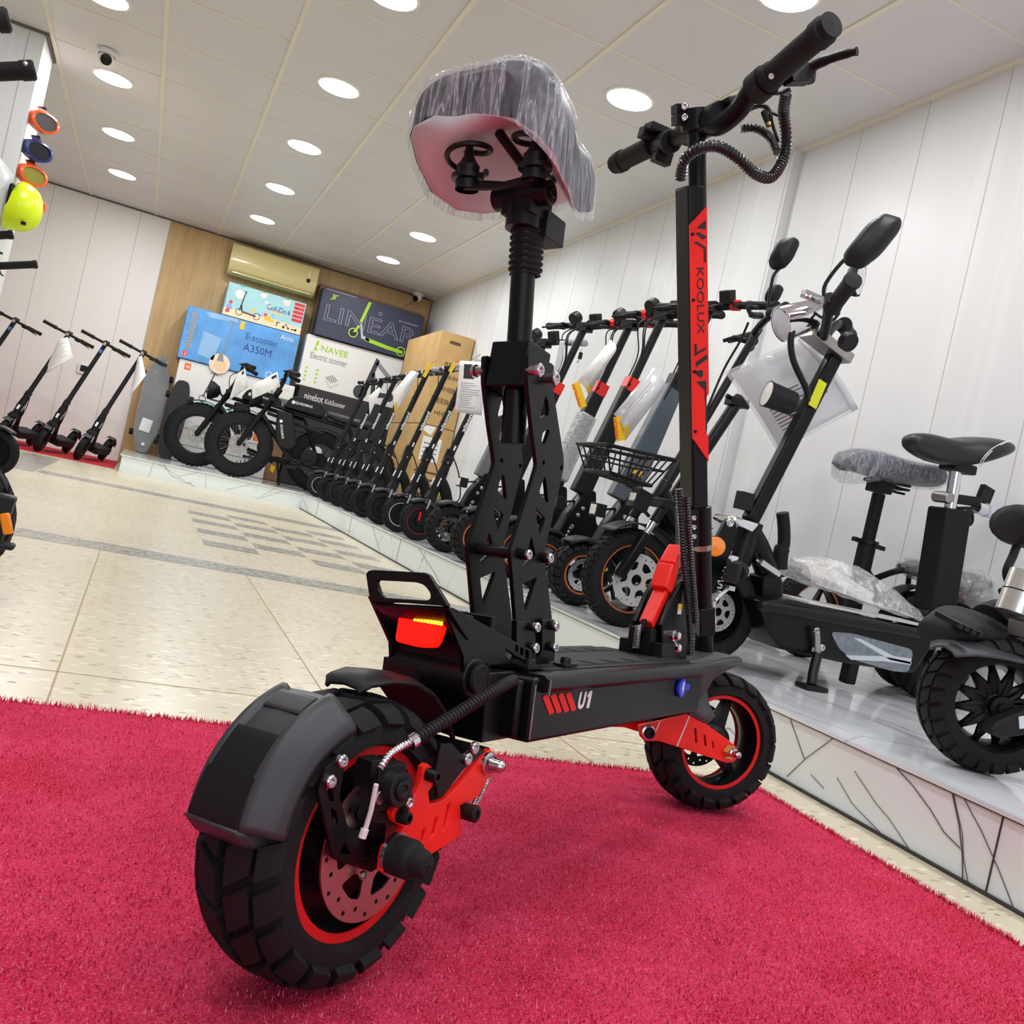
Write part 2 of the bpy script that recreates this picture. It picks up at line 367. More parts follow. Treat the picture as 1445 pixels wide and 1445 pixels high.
# cracks and veins of the facing tiles near the camera
def crack(pts, w):
    P = [V(1.4088, y, z) for y, z in pts]
    for p, q in zip(P, P[1:]): b.bar('vein', p, q, .0012, w*.6, up=(0, 0, 1))
def face(px, py): d = onX((px, py), 1.41); return (d.y, max(.004, min(PT-.012, d.z)))
kk = lambda x, y: face(1000+x/3.247, 900+y/3.247)
for L, w in (([(380, 355), (410, 470), (440, 555)], .002), ([(575, 440), (450, 550), (360, 635)], .0018), ([(470, 625), (530, 690)], .0012), ([(590, 640), (660, 760), (800, 910)], .0012),
             ([(670, 610), (770, 760), (830, 830), (925, 980)], .0012), ([(870, 575), (940, 680), (1020, 790), (1080, 890), (1155, 965)], .0024), ([(1125, 690), (1150, 860), (1165, 1000), (1165, 1115)], .003),
             ([(1130, 700), (1165, 900), (1170, 1010), (1190, 1130)], .0016), ([(1180, 720), (1250, 880), (1330, 1060), (1400, 1250)], .0018)):
    crack([kk(*p) for p in L], w)
for L in ([(8.25, .09), (7.9, .02)], [(5.6, .135), (5.3, .02)], [(4.55, .13), (4.2, .05), (4.1, .02)], [(3.35, .13), (3.1, .06), (3.05, .02)], [(3.1, .06), (2.85, .125)]): crack(L, .002)
for L in ([(.15, .13), (.35, .06), (.5, .13)], [(.35, .06), (.42, .02)], [(.75, .03), (.95, .12)], [(1.05, .02), (1.25, .13)]):
    for p, q in zip(L, L[1:]): b.bar('vein', (p[0], 8.3148, p[1]), (q[0], 8.3148, q[1]), .001, .002)
structure(b.build('display_platform'))
# ---- ceiling lights
mat('lamp_glow', 'fffdf6', .4, emit='fffaf0', es=9); mat('lamp_ring', 'f4f2ee', .4)
b = MB(); b.lathe('lamp_ring', (0, 0, 0), (0, 0, -1), [(.122, 0), (.122, .006), (.109, .009), (.109, .004)], 40); ring = b.build('light_frame')
b = MB(); b.lathe('lamp_glow', (0, 0, 0), (0, 0, -1), [(.109, .005), (.06, .0065), (.001, .007)], 40); dif = b.build('diffuser')
ring.hide_render = dif.hide_render = False
first = True
LIGHTS = [(-.3, 2.57, 'first in the left row, only partly in the frame'), (-.3, 3.15, 'second in the left row, beside the dome camera'), (-.3, 3.735, 'third in the left row'), (-.3, 4.32, 'last in the left row, nearest the back wall'),
          (.29, 1.99, 'first of the middle row, left of the big saddle'), (.29, 2.57, 'second of the middle row'), (.29, 3.15, 'third of the middle row'), (.29, 3.735, 'fourth of the middle row'), (.29, 4.32, 'last of the middle row, above the air conditioner'),
          (.88, 1.41, 'first of the right row, over the handlebar'), (.88, 1.99, 'second of the right row, between saddle and handlebar'), (.88, 3.15, 'third of the right row, behind the saddle'), (.88, 3.735, 'fourth of the right row'), (.88, 4.32, 'last of the right row, nearest the corner camera')]
for lx, ly, lab in LIGHTS:
    t = tag(empty('ceiling_light', (lx*2.02, ly*2.02, CEIL)), 'round white recessed ceiling light, '+lab, 'ceiling light', 'round lights in the tiled ceiling')
    for src in (ring, dif):
        o = src if first else src.copy()
        if not first: COL.objects.link(o)
        o.parent = t
    first = False
    l = D.lights.new('panel_glow', 'AREA'); l.shape = 'DISK'; l.size = .19; l.energy = LAMP_W; l.color = (.985, .99, 1)
    o = D.objects.new('panel_glow', l); COL.objects.link(o); o.parent = t; o.location = (0, 0, -.012)
# ---- red carpet under the scooter
k = Nodes('carpet_pile', .95, 0, .1)
n1 = k.n('TexNoise', Vector=k.mapping((1, 1, 1)), Scale=330, Detail=3, Roughness=.7).outputs[0]
n2 = k.n('TexNoise', Vector=k.mapping((1, 1, 1)), Scale=7, Detail=5, Roughness=.6).outputs[0]
n3 = k.n('TexNoise', Vector=k.mapping((1, 1, 1)), Scale=90, Detail=4, Roughness=.7).outputs[0]
c = k.mix(k.ramp(n2, [(.32, 0), (.68, 1)]), 'c92145', 'de3a64'); c = k.mix(k.ramp(n3, [(.45, 0), (.75, .6)]), c, 'a3132f'); c = k.mix(k.ramp(n1, [(.5, 0), (.72, .75)]), c, 'ef7d95')
k.col(c); ad = k.n('Math', _operation='ADD'); k.l(n1, ad.inputs[0]); k.l(n3, ad.inputs[1]); k.bump(ad.outputs[0], .9, .004)
mat('carpet_tuft_dark', 'c01f42', .95, spec=.1); mat('carpet_tuft', 'd93a60', .95, spec=.1); mat('carpet_tuft_light', 'ea7690', .95, spec=.1)
random.seed(4)
b = MB(); x0, x1, y0, y1, h = -2.2, 1.275, -1.6, 1.52, .003
b.add([(x0, y0, h), (x1, y0, h), (x1, y1, h), (x0, y1, h), (x0, y0, 0), (x1, y0, 0), (x1, y1, 0), (x0, y1, 0)], [(0, 1, 2, 3), (0, 4, 5, 1), (1, 5, 6, 2), (2, 6, 7, 3), (3, 7, 4, 0)], 'carpet_pile')
rug = tag(b.build('carpet'), 'red low pile carpet laid under the red and black scooter', 'carpet')
b = MB()
def tuft(x, y, L):
    a = random.uniform(0, 2*pi); t = random.uniform(.2, .8); w = .0012
    tip = (x+L*t*cos(a), y+L*t*sin(a), h+L*.75); mm = random.choice(('carpet_tuft', 'carpet_tuft', 'carpet_tuft_dark', 'carpet_tuft_light', 'carpet_pile'))
    b.add([(x-w*sin(a), y+w*cos(a), h-.002), (x+w*sin(a), y-w*cos(a), h-.002), tip], [(0, 1, 2)], mm)
n = 0
while n < 120000:
    x = random.uniform(-.55, 1.275); y = random.uniform(.28, 1.52)
    if random.random() > min(1, .55/(y*y+.05)): continue
    tuft(x, y, random.uniform(.0025, .006)); n += 1
for i in range(2600):
    tuft(1.275+random.gauss(0, .004), random.uniform(.5, 1.52), random.uniform(.006, .012)); tuft(random.uniform(-.5, 1.275), 1.52+random.gauss(0, .004), random.uniform(.006, .012))
pile = b.build('pile', rug, smooth=180); pile['kind'] = 'stuff'
# ---- red mat along the white back wall
mat('red_mat', 'c01c2c', .9)
b = MB(); b.box('red_mat', (-1.2, 9.24, .003), (2.07, 1.4, .006)); tag(b.build('floor_mat'), 'thin red mat under the slim scooters by the white back wall', 'mat')
# ================================================================== WHEELS
def tyre(b, c, R, W, rim, tread='blocks', n=22, m='rubber', seg=56, h=.007, skew=.5):
    """tyre about the y axis at c, outer radius R, width W, bead radius rim"""
    c = Vector(c); R0 = R-h if tread else R
    def P(a, f, e=0):
        f2 = max(-1, min(1, f/(pi/2))); hh = R0-rim
        s_ = sin(f); k = abs(cos(f))**.62 if abs(f) < pi/2 else 0
        y = W/2*(abs(s_)**.8)*(1 if s_ >= 0 else -1); r = rim+hh*k
        L = sqrt(max(1e-6, cos(f)**2+s_**2)); r += e*max(0, cos(f))**.7+e*.25; y += e*s_*.9
        return c+Vector((r*sin(a), y, r*cos(a)))
    fs = [-pi/2+pi*i/14 for i in range(15)]
    prof = [(P(0, f).z-c.z, P(0, f).y-c.y) for f in fs]
    b.lathe(m, c, (0, 1, 0), [(rim-.004, prof[0][1]*.8)]+prof+[(rim-.004, prof[-1][1]*.8)], seg)
    def block(a0, a1, f0, f1, sk, e):
        v = []; N = 3
        for i in range(N+1):
            f = f0+(f1-f0)*i/N; da = sk*(f-f0)
            v += [P(a0+da, f, -.002), P(a1+da, f, -.002), P(a1+da-.004, f, e), P(a0+da+.004, f, e)]
        q = []
        for i in range(N):
            o = i*4; q += [(o+k, o+(k+1) % 4, o+4+(k+1) % 4, o+4+k) for k in range(4)]
        q += [(0, 3, 2, 1), (N*4, N*4+1, N*4+2, N*4+3)]; b.add(v, q, m)
    if tread == 'blocks':
        for i in range(n):
            a = 2*pi*i/n; s_ = 2*pi/n
            block(a, a+s_*.8, .06, .55, skew*.5, h); block(a+s_*.5, a+s_*1.3, -.06, -.55, -skew*.5, h)
            block(a+s_*.25, a+s_*.98, .66, 1.28, skew*.25, h); block(a+s_*.75, a+s_*1.48, -.66, -1.28, -skew*.25, h)
    elif tread == 'fine':
        for i in range(n):
            a = 2*pi*i/n; s_ = 2*pi/n
            for f in (-.85, -.5, -.15, .2, .55, .9): block(a+(.5*s_ if int((f+2)*10) % 2 else 0), a+s_*.7+(.5*s_ if int((f+2)*10) % 2 else 0), f-.13, f+.13, 0, h)
    elif tread == 'ribs':
        for i in range(n):
            a = 2*pi*i/n; s_ = 2*pi/n
            block(a, a+s_*.74, .05, .9, skew, h); block(a+s_*.5, a+s_*1.24, -.05, -.9, -skew, h)
def rimring(b, m, c, r0, r1, y):
    for s_ in (-1, 1): b.lathe(m, Vector(c)+V(0, s_*y, 0), (0, s_, 0), [(r0, 0), (r0, .002), (r1, .002), (r1, -.004)], 56)
def rim(b, c, r, W, kind='spokes', n=5, m='black_paint'):
    c = Vector(c)
    b.lathe(m, c, (0, 1, 0), [(r, -W/2), (r-.006, -W/2), (r-.012, -W/2+.012), (r-.016, 0), (r-.012, W/2-.012), (r-.006, W/2), (r, W/2)], 56)
    b.lathe(m, c, (0, 1, 0), [(.001, -W*.5), (.014, -W*.5), (.026, -W*.36), (.026, W*.36), (.014, W*.5), (.001, W*.5)], 24)
    if kind == 'motor':
        b.lathe(m, c, (0, 1, 0), [(.02, -W*.42), (r*.55, -W*.4), (r*.7, -W*.3), (r*.94, -W*.26), (r-.01, -W*.3)], 56)
        b.lathe(m, c, (0, 1, 0), [(.02, W*.42), (r*.55, W*.4), (r*.7, W*.3), (r*.94, W*.26), (r-.01, W*.3)], 56)
    elif kind == 'spokes':
        for i in range(n):
            a = 2*pi*i/n+.3; d = V(sin(a), 0, cos(a)); t = V(cos(a), 0, -sin(a))
            b.bar(m, c+d*.02, c+d*(r-.014), W*.45, .022, up=t, h2=.012, w2=W*.3)
    elif kind == 'cast':
        for i in range(n):
            a = 2*pi*i/n; d = V(sin(a), 0, cos(a)); t = V(cos(a), 0, -sin(a))
            for q in (-1, 1): b.tube(m, [c+d*.02+V(0, -W*.3, 0), c+d*(r*.5)+t*(q*.006)+V(0, -W*.32, 0), c+d*(r*.75)+t*(q*.017)+V(0, -W*.25, 0), c+d*(r-.012)+t*(q*.02)+V(0, -W*.15, 0)], [.007, .008, .007, .006], 8)
    elif kind == 'wire':
        for i in range(n):
            a = 2*pi*i/n; s_ = 1 if i % 2 else -1; q = 1 if (i//2) % 2 else -1
            b.tube('dull_steel', [c+V(.03*sin(a+q*.9), s_*W*.38, .03*cos(a+q*.9)), c+V((r-.01)*sin(a), 0, (r-.01)*cos(a))], .0013, 4, caps=False)
def disc(b, c, R, y, m='steel', holes=True, th=.002, win=6):
    """brake disc: rim band with holes and trapezoid windows"""
    H = []
    for i in range(win):
        a = 2*pi*i/win
        H.append(rpoly([(R*.42*cos(a-.3), R*.42*sin(a-.3)), (R*.70*cos(a-.44), R*.70*sin(a-.44)), (R*.72*cos(a), R*.72*sin(a)), (R*.70*cos(a+.3), R*.70*sin(a+.3)), (R*.42*cos(a+.2), R*.42*sin(a+.2))], R*.08))
    if holes:
        for i in range(24):
            a = 2*pi*i/24; q = .82 if i % 2 else .91; H.append(circ(R*q*cos(a), R*q*sin(a), R*.036, 8)); 
    b.plate(m, circ(0, 0, R, 56), H+[circ(0, 0, R*.22, 20)], Vector(c)+V(0, y, 0), (1, 0, 0), (0, 0, 1), th)
def bolt(b, p, n, r=.005, h=.006, m='steel'):
    p = Vector(p); n = Vector(n).normalized()
    b.lathe(m, p, n, [(r, 0), (r, h*.75), (r*.8, h), (r*.5, h), (r*.5, h*.5), (.0005, h*.5)], 14)

# ================================================================== THE RED AND BLACK SCOOTER
YS, LN = radians(34.6), .12            # heading, lean towards its kickstand
h3 = V(cos(YS), sin(YS), 0); lf = V(-sin(YS), cos(YS), 0); l3 = lf*cos(LN)-V(0, 0, 1)*sin(LN); u3 = lf*sin(LN)+V(0, 0, 1)*cos(LN)
O3 = V(.236, .786, .0065)
MS = Matrix.Translation(O3) @ Matrix((h3, l3, u3)).transposed().to_4x4()
MSI = MS.inverted()
sc = tag(empty('electric_scooter', M=MS), 'red and black seated electric scooter in front, on the red carpet', 'electric scooter')
def sy(p, y):
    """where the sight line of pixel p meets the scooter's own plane at side offset y -> (x, z)"""
    d = ray(p); t = ((O3-CAM).dot(l3)+y)/d.dot(l3); q = MSI @ (CAM+d*t); return (q.x, q.z)
def sx(p, x):
    d = ray(p); t = ((O3-CAM).dot(h3)+x)/d.dot(h3); q = MSI @ (CAM+d*t); return (q.y, q.z)
def zc(L, ox, oy, s_): return [(ox+x/s_, oy+y/s_) for x, y in L]
XA, ZA = (1, 0, 0), (0, 0, 1)
def side(b, m, poly, y, th, holes=(), bev=.0008):
    b.plate(m, poly, holes, (0, y, 0), XA, ZA, th, bev)
RC = V(0, 0, .126)
# ---- rear wheel
b = MB(); tyre(b, RC, .126, .088, .088, n=20); ty = b.build('tyre', sc)
b = MB(); rim(b, RC, .088, .062, 'motor'); b.build('rim', ty)
b = MB(); rimring(b, 'red_trim', RC, .0765, .0865, .0345); b.build('rim_stripe', ty)
b = MB(); disc(b, RC, .064, -.048, 'disc_steel' if 'disc_steel' in MATS else (mat('disc_steel', 'b9aca6', .35, 1).name)); b.build('brake_disc', sc)
b = MB(); b.lathe('steel', RC+V(0, -.072, 0), (0, -1, 0), [(.001, 0), (.019, 0), (.019, .004), (.001, .004)], 28)
b.lathe('rubber', RC+V(0, -.076, 0), (0, -1, 0), [(.0168, 0), (.0168, .015), (.016, .018), (.0125, .021), (.0115, .029), (.009, .033), (.001, .035)], 28); b.build('axle_cap', sc)
# ---- rear swing arm
AP = [(500, 1080), (520, 1000), (600, 930), (650, 860), (575, 810), (560, 750), (590, 710), (650, 710), (725, 640), (770, 540), (790, 420), (820, 395), (853, 415), (850, 490), (872, 540), (830, 600), (840, 690), (940, 660), (1060, 540), (1230, 330), (1275, 290), (1315, 320), (1325, 400), (1280, 480), (1190, 640), (1060, 700), (1075, 910), (820, 1075), (760, 1150), (560, 1222), (490, 1180)]
ap = [sy(p, -.072) for p in zc(AP, 440, 1000, 5.16)]
slots = [[sy(p, -.072) for p in zc(q, 440, 1000, 5.16)] for q in ([(970, 690), (995, 675), (955, 850), (930, 885)], [(875, 790), (900, 775), (872, 900), (845, 930)], [(785, 880), (810, 860), (790, 950), (768, 980)])]
b = MB(); side(b, 'red_paint', ap, -.072, .007, slots, .0012)
b.prism('red_paint', [(.02, .142), (.09, .133), (.09, .139), (.02, .148)], (0, -.062, 0), XA, ZA, .02)
for p in ((640, 780), (850, 480)):
    x, z = sy(zc([p], 440, 1000, 5.16)[0], -.076); bolt(b, (x, -.075, z), (0, -1, 0), .006, .012, 'black_metal')
b.build('swing_arm', sc, bevel=0)
b = MB(); side(b, 'red_paint', ap, .072, .007, slots, .0012); b.cyl('black_metal', (.13, -.07, .195), (.13, .07, .195), .009); b.build('swing_arm', sc)
b = MB(); x, z = sy(zc([(1290, 400)], 440, 1000, 5.16)[0], -.078)
b.lathe('steel', (x, -.0755, z), (0, -1, 0), [(.011, 0), (.011, .003), (.008, .004), (.008, .008), (.0065, .01), (.0065, .016), (.004, .02), (.001, .021)], 20); b.build('pivot_nut', sc)
b = MB(); x, z = sy(zc([(1115, 745)], 440, 1000, 5.16)[0], -.075); b.cyl('black_metal', (x, -.06, z), (x, -.086, z), .008); bolt(b, (x, -.086, z), (0, -1, 0), .008, .003, 'black_metal'); b.build('stop_bolt', sc)
b = MB(); p0 = sy((687, 1095), -.06); p1 = sy((666, 1136), -.06); P = []
for i in range(160):
    t = i/159; a = 2*pi*16*t; q = Vector((p0[0]+(p1[0]-p0[0])*t, -.062, p0[1]+(p1[1]-p0[1])*t)); P.append(q+V(.0035*cos(a), .0035*sin(a), 0))
b.tube('steel', P, .0007, 5); b.build('return_spring', sc)
cov = [sy(p, -.077) for p in zc([(880, 470), (905, 640), (935, 648), (1095, 440), (1255, 310), (1190, 268), (1080, 330), (1010, 250), (930, 250)], 440, 1000, 5.16)]
b = MB(); side(b, 'black_paint', cov, -.077, .004)
for p in ((1130, 365), (1180, 285)): x, z = sy(zc([p], 440, 1000, 5.16)[0], -.08); bolt(b, (x, -.079, z), (0, -1, 0), .006, .004)
b.build('arm_cover', sc)
# ---- mudguard bracket, caliper, brake cable
k4_ = lambda L: [sy(p, -.056) for p in zc(L, 380, 1030, 4.517)]
b = MB(); side(b, 'black_paint', k4_([(300, 390), (350, 240), (440, 175), (475, 210), (440, 420), (490, 610), (700, 690), (715, 860), (640, 905), (400, 820), (345, 600)]), -.056, .004,
     [k4_(q) for q in ([(355, 370), (385, 370), (405, 450), (375, 450)], [(385, 500), (415, 510), (430, 590), (395, 590)], [(440, 780), (475, 705), (505, 790)])])
for p in ((365, 320), (440, 190)): x, z = k4_([p])[0]; bolt(b, (x, -.058, z), (0, -1, 0), .0055, .005)
for p in ((600, 930), (590, 800), (590, 760)): x, z = k4_([p])[0]; bolt(b, (x, -.054, z), (0, -1, 0), .004, .004, 'dull_steel')
b.build('mudguard_bracket', sc)
b = MB(); q = sy((534, 1108), -.058)
b.box('black_plastic', (q[0]+.004, -.055, q[1]), (.036, .028, .038)); b.cyl('black_plastic', (q[0], -.068, q[1]+.002), (q[0], -.084, q[1]+.002), .015); b.cyl('black_metal', (q[0]+.016, -.05, q[1]-.012), (q[0]+.016, -.08, q[1]-.012), .008)
b.box('black_metal', (q[0]-.012, -.058, q[1]+.018), (.02, .018, .014)); bolt(b, (q[0]+.016, -.08, q[1]-.012), (0, -1, 0), .005, .003); bolt(b, (q[0], -.084, q[1]+.002), (0, -1, 0), .009, .003, 'black_metal')
b.cyl('black_metal', (q[0]-.02, -.062, q[1]-.02), (q[0]+.02, -.062, q[1]-.03), .007); b.cyl('dull_steel', (q[0]-.014, -.07, q[1]-.005), (q[0]-.014, -.074, q[1]-.005), .006)
b.box('black_metal', (q[0]+.004, -.05, q[1]-.045), (.03, .016, .03)); b.build('brake_caliper', sc, bevel=.002)
def s3(px, y): x, z = sy(px, y); return V(x, y, z)
a0 = s3((536, 1085), -.085); a1 = s3((581, 1046), -.088); a2 = s3((640, 1010), -.092); a3 = s3((705, 970), -.096); a4 = s3((724, 960), -.085)
b = MB(); P, r = ribbed([a1, a2, a3, a4], .0062, .0042); b.tube('black_plastic', P, r, 10); b.build('brake_cable_sleeve', sc)
b = MB(); P, r = ribbed([a0, s3((552, 1063), -.086), a1], .0034, .003); b.tube('steel', P, r, 8); b.cyl('chrome', s3((577, 1049), -.088), s3((585, 1043), -.088), .0068)
b.tube('white_paint', [s3((531, 1107), -.082), s3((524, 1142), -.078), s3((512, 1182), -.074)], .0021, 8); b.cyl('white_paint', s3((515, 1170), -.075), s3((511, 1182), -.074), .0034); b.build('brake_cable', sc)
# ---- rear mudguard (outer) and the flat inner guard
def guard(b, m, c, prof, a0, a1, n=18, taper=None):
    """prof = [(y, radius)], swept about the y axis from angle a0 to a1 (degrees from +x, upward)"""
    rings = []
    for i in range(n+1):
        t = i/n; a = radians(a0+(a1-a0)*t); rings.append([V(c[0]+r*cos(a), y, c[2]+r*sin(a)) for y, r in (taper(t, prof) if taper else prof)])
    b.loft(m, rings, closed=False)
mg = [(-.049, .112), (-.0495, .118), (-.046, .125), (-.040, .131), (-.035, .138), (-.030, .1425), (-.0255, .1425), (-.022, .1385), (0, .1395), (.022, .1385), (.0255, .1425), (.030, .1425), (.035, .138), (.046, .125), (.0495, .118), (.049, .112)]
mat('guard_plastic', '34363b', .45, bump=(500, .1, .0004))
b = MB(); guard(b, 'guard_plastic', RC, mg, 113, 167, 20, lambda t, p: [(y, r+.003*sin(t*pi)) for y, r in p])

m_ = b.build('mudguard', sc, solid=.003, smooth=50)
b = MB(); guard(b, 'guard_plastic', RC, [(-.022, .1395), (-.020, .1435), (.020, .1435), (.022, .1395)], 117, 126, 6); b.build('mudguard_ridge', m_, solid=.002)
b = MB(); guard(b, 'black_matte', RC, [(-.028, .1425), (-.0275, .1455), (.0275, .1455), (.028, .1425)], 136, 167, 10); b.build('plate_pad', m_, solid=.002, bevel=.001)
b = MB(); guard(b, 'guard_plastic', RC, [(-.032, .116), (-.032, .141), (-.029, .1465), (.029, .1465), (.032, .141), (.032, .116)], 167, 172, 3, lambda t, p: [(y, r-.016*t) for y, r in p]); b.build('mudguard_lip', m_, solid=.003)
b = MB(); R_ = []
for x, z, w in ((-.012, .258, .020), (-.004, .2655, .028), (.02, .2685, .034), (.05, .266, .036), (.08, .254, .036), (.105, .234, .036), (.125, .208, .034)):
    R_.append([V(x, -w, z-.004), V(x, -w*.8, z), V(x, 0, z+.002), V(x, w*.8, z), V(x, w, z-.004)])
b.loft('black_plastic', R_, closed=False); b.build('inner_guard', sc, solid=.004, bevel=.001)
# ---- deck
DX0, DX1, DW = .178, .66, .088
b = MB(); b.box('black_paint', ((DX0+DX1)/2, 0, .239), (DX1-DX0, 2*DW, .066)); b.box('black_paint', (DX0-.006, 0, .239), (.012, 2*DW-.02, .06)); dk = b.build('deck', sc, bevel=.004, seg=3)
for s_ in (-1, 1):
    b = MB(); pr = [(DW-.018, .2755), (DW+.002, .2755), (DW+.008, .271), (DW+.010, .263), (DW+.006, .258), (DW-.002, .257), (DW-.018, .257)]
    b.loft('black_metal', [[V(x, s_*y, z) for y, z in pr] for x in (DX0+.014, DX1-.02)]); b.build('deck_rail', sc, smooth=50)
b = MB(); b.box('rubber_grip', ((DX0+DX1)/2+.02, 0, .2745), (DX1-DX0-.06, 2*DW-.034, .005))
for i in range(6):
    x = DX0+.1+i*.06
    for s_ in (-1, 1): b.box('black_matte', (x, s_*.045, .2773), (.05, .028, .0012)); b.box('rubber_grip', (x, s_*.045, .2778), (.042, .02, .0012))
b.build('deck_mat', sc, bevel=.0008)
b = MB(); w = sy((745, 968), -.089); 
b.tube('dull_steel', [(DX0+.001, -DW-.0006, z) for z in (.21, .23, .25, .266)], [.0006, .0011, .0008, .0011], 6); b.box('dull_steel', (DX0+.0145, -DW-.0095, .264), (.0014, .002, .017)); b.build('weld_seam', sc)
b = MB(); X0_ = DX0+.03
for i in range(4):
    x = X0_-.012+.0165*i; b.prism('red_trim', [(x, .2525), (x+.0035, .2545), (x+.0105, .2545), (x+.0285, .2355), (x+.025, .2335), (x+.018, .2335)], (0, -DW-.0006, 0), XA, ZA, .0008)
b.text('white_letter', 'U', (X0_+.069, -DW-.0004, .2345), XA, ZA, h=.019, w=.018, shear=.2, bold=.04); b.prism('white_letter', [(X0_+0.0905, .2345), (X0_+0.0965, .2345), (X0_+0.1005, .2535), (X0_+0.0945, .2535), (X0_+0.0895, .2485), (X0_+0.0905, .2465), (X0_+0.0935, .248)], (0, -DW-.0006, 0), XA, ZA, .0008); b.build('deck_lettering', sc)
mat('blue_rubber', '1f3fd0', .4)
b = MB(); cx_ = DX1-.085; side(b, 'blue_rubber', circ(cx_, .245, .013, 24), -DW-.003, .005); side(b, 'blue_rubber', [(cx_+.01, .241), (cx_+.024, .241), (cx_+.028, .246), (cx_+.024, .25), (cx_+.01, .249)], -DW-.003, .005)
b.prism('white_letter', [(cx_-.001, .253), (cx_+.004, .253), (cx_+.001, .246), (cx_+.004, .246), (cx_-.003, .236), (cx_-.001, .243), (cx_-.004, .243)], (0, -DW-.0058, 0), XA, ZA, .0006); b.build('charge_port_cap', sc)
# ---- tail carrier with handle and rear light
def yz(L, x): return [sx(p, x) for p in L]
TX = .06
b = MB(); C_ = lambda L: zc(L, 500, 790, 5.16)
out = yz(C_([(95, 105), (112, 80), (150, 72), (520, 92), (555, 110), (620, 215), (700, 345), (640, 335), (400, 315), (140, 310), (120, 270)]), TX)
hole = yz(C_([(172, 165), (185, 150), (460, 165), (520, 185), (562, 240), (567, 280), (540, 295), (240, 275), (200, 250)]), TX)
b.plate('black_paint', rpoly(out, .004), [rpoly(hole, .004)], (TX, 0, 0), (0, 1, 0), ZA, .006, .0012)
b.build('carry_handle', sc)
b = MB(); y0, z0 = sx((526, 852), TX); y1, z1 = sx((634, 858), TX)
b.add([(TX, y0, z0), (TX, y1, z1), (TX+.045, y1+.004, z1-.03), (TX+.055, y0-.006, z0-.028)], [(0, 1, 2, 3)], 'black_paint'); b.build('tail_plate', sc, solid=.004, bevel=.001)
tp = [sy(p, -.046) for p in C_([(640, 352), (705, 345), (830, 412), (1000, 505), (1160, 595), (1280, 655), (1285, 745), (1240, 742), (1160, 700), (1090, 645), (1085, 695), (1160, 755), (960, 770), (830, 960), (790, 960), (780, 700), (700, 500)])]
wins = [[sy(p, -.046) for p in C_(q)] for q in ([(1160, 615), (1178, 624), (1178, 672), (1160, 662)], [(1195, 635), (1217, 645), (1217, 700), (1195, 688)], [(1232, 652), (1258, 664), (1258, 715), (1232, 708)])]
for s_ in (-1, 1):
    b = MB(); side(b, 'black_paint', tp, s_*.046, .005, wins); b.build('carrier_side_plate', sc)
b = MB()
for x in (.115, .155): b.box('black_paint', (x, 0, .295), (.006, .088, .07))
b.box('black_paint', (.135, 0, .27), (.05, .09, .02)); b.cyl('black_metal', (.125, -.05, .268), (.125, .05, .268), .02); b.cyl('rubber', (.125, -.052, .268), (.125, -.058, .268), .015); b.box('black_paint', (.16, 0, .24), (.05, .12, .07)); b.build('carrier_post', sc, bevel=.0015)
b = MB(); xs, zs = sy((585, 943), .03); b.box('black_metal', (xs, .03, zs), (.045, .05, .018))
b.cyl('black_metal', (xs+.03, -.01, zs-.05), (xs+.03, -.01, zs+.01), .014)
for i in range(7): b.lathe('black_metal', (xs+.004, .02, zs-.06+.008*i), (0, 0, 1), [(.009, 0), (.0125, .003), (.009, .006)], 16)
b.cyl('dull_steel', (xs+.004, .02, zs-.065), (xs+.004, .02, zs), .006); b.build('shock_absorber', sc, bevel=.001)
mat('tail_lens', 'ff1208', .2, emit='ff1408', es=2.6, coat=.4); mat('tail_led', 'ffd040', .2, emit='ffb020', es=9)
LX = .083; b = MB(); lp = rpoly(yz(C_([(345, 420), (370, 402), (520, 412), (655, 432), (660, 470), (620, 600), (590, 642), (480, 635), (335, 598), (322, 575)]), LX), .004)
b.plate('tail_lens', lp, [], (LX, 0, 0), (0, -1, 0), ZA, .012, .002) if False else b.plate('tail_lens', [(-y, z) for y, z in lp], [], (LX, 0, 0), (0, -1, 0), ZA, .012, .002)
tl = b.build('tail_light', sc)
b = MB()
for i in range(9):
    y, z = sx(C_([(440+i*24, 432+i*4.0)])[0], LX-.007); b.box('tail_led', (LX-.0066, y, z), (.0012, .0022, .0034))
b.build('tail_led_row', tl)
b = MB(); b.box('black_plastic', (LX+.012, -.003, .306), (.012, .036, .022)); b.build('tail_light_housing', sc, bevel=.002)
# ---- seat bracket: two cut-out side plates, cross bolts, block, post
PY = .0285
re = [(515, 1240), (515, 1035), (483, 650), (466, 478), (475, 430)]; fr = [(822, 1040), (773, 640), (762, 470)]
G_ = lambda L: zc(L, 660, 480, 6.02); H_ = lambda L: zc(L, 640, 700, 6.02)
outp = H_([(515, 1300), (512, 1035), (483, 650), (466, 478), (478, 425)])+G_([(560, 1110), (572, 1060), (562, 980), (530, 740), (490, 350), (497, 128), (520, 122), (700, 198), (720, 222), (708, 300), (712, 420), (800, 990), (803, 1080)])+H_([(765, 440), (765, 520), (775, 650), (822, 1040), (835, 1300)])
outp = [sy(p, -PY) for p in outp]
hol = [G_(q) for q in ([(645, 470), (665, 520), (675, 600), (668, 635), (605, 660), (604, 630)], [(655, 760), (680, 770), (650, 860), (628, 890), (612, 850), (622, 790)], [(635, 1160), (648, 1180), (668, 1370), (655, 1380), (592, 1290)])]+\
      [H_(q) for q in ([(685, 105), (762, 190), (718, 325), (685, 180)], [(640, 355), (650, 360), (680, 500), (575, 612), (567, 575), (605, 500)], [(570, 745), (685, 690), (690, 700), (600, 965), (590, 960)])]
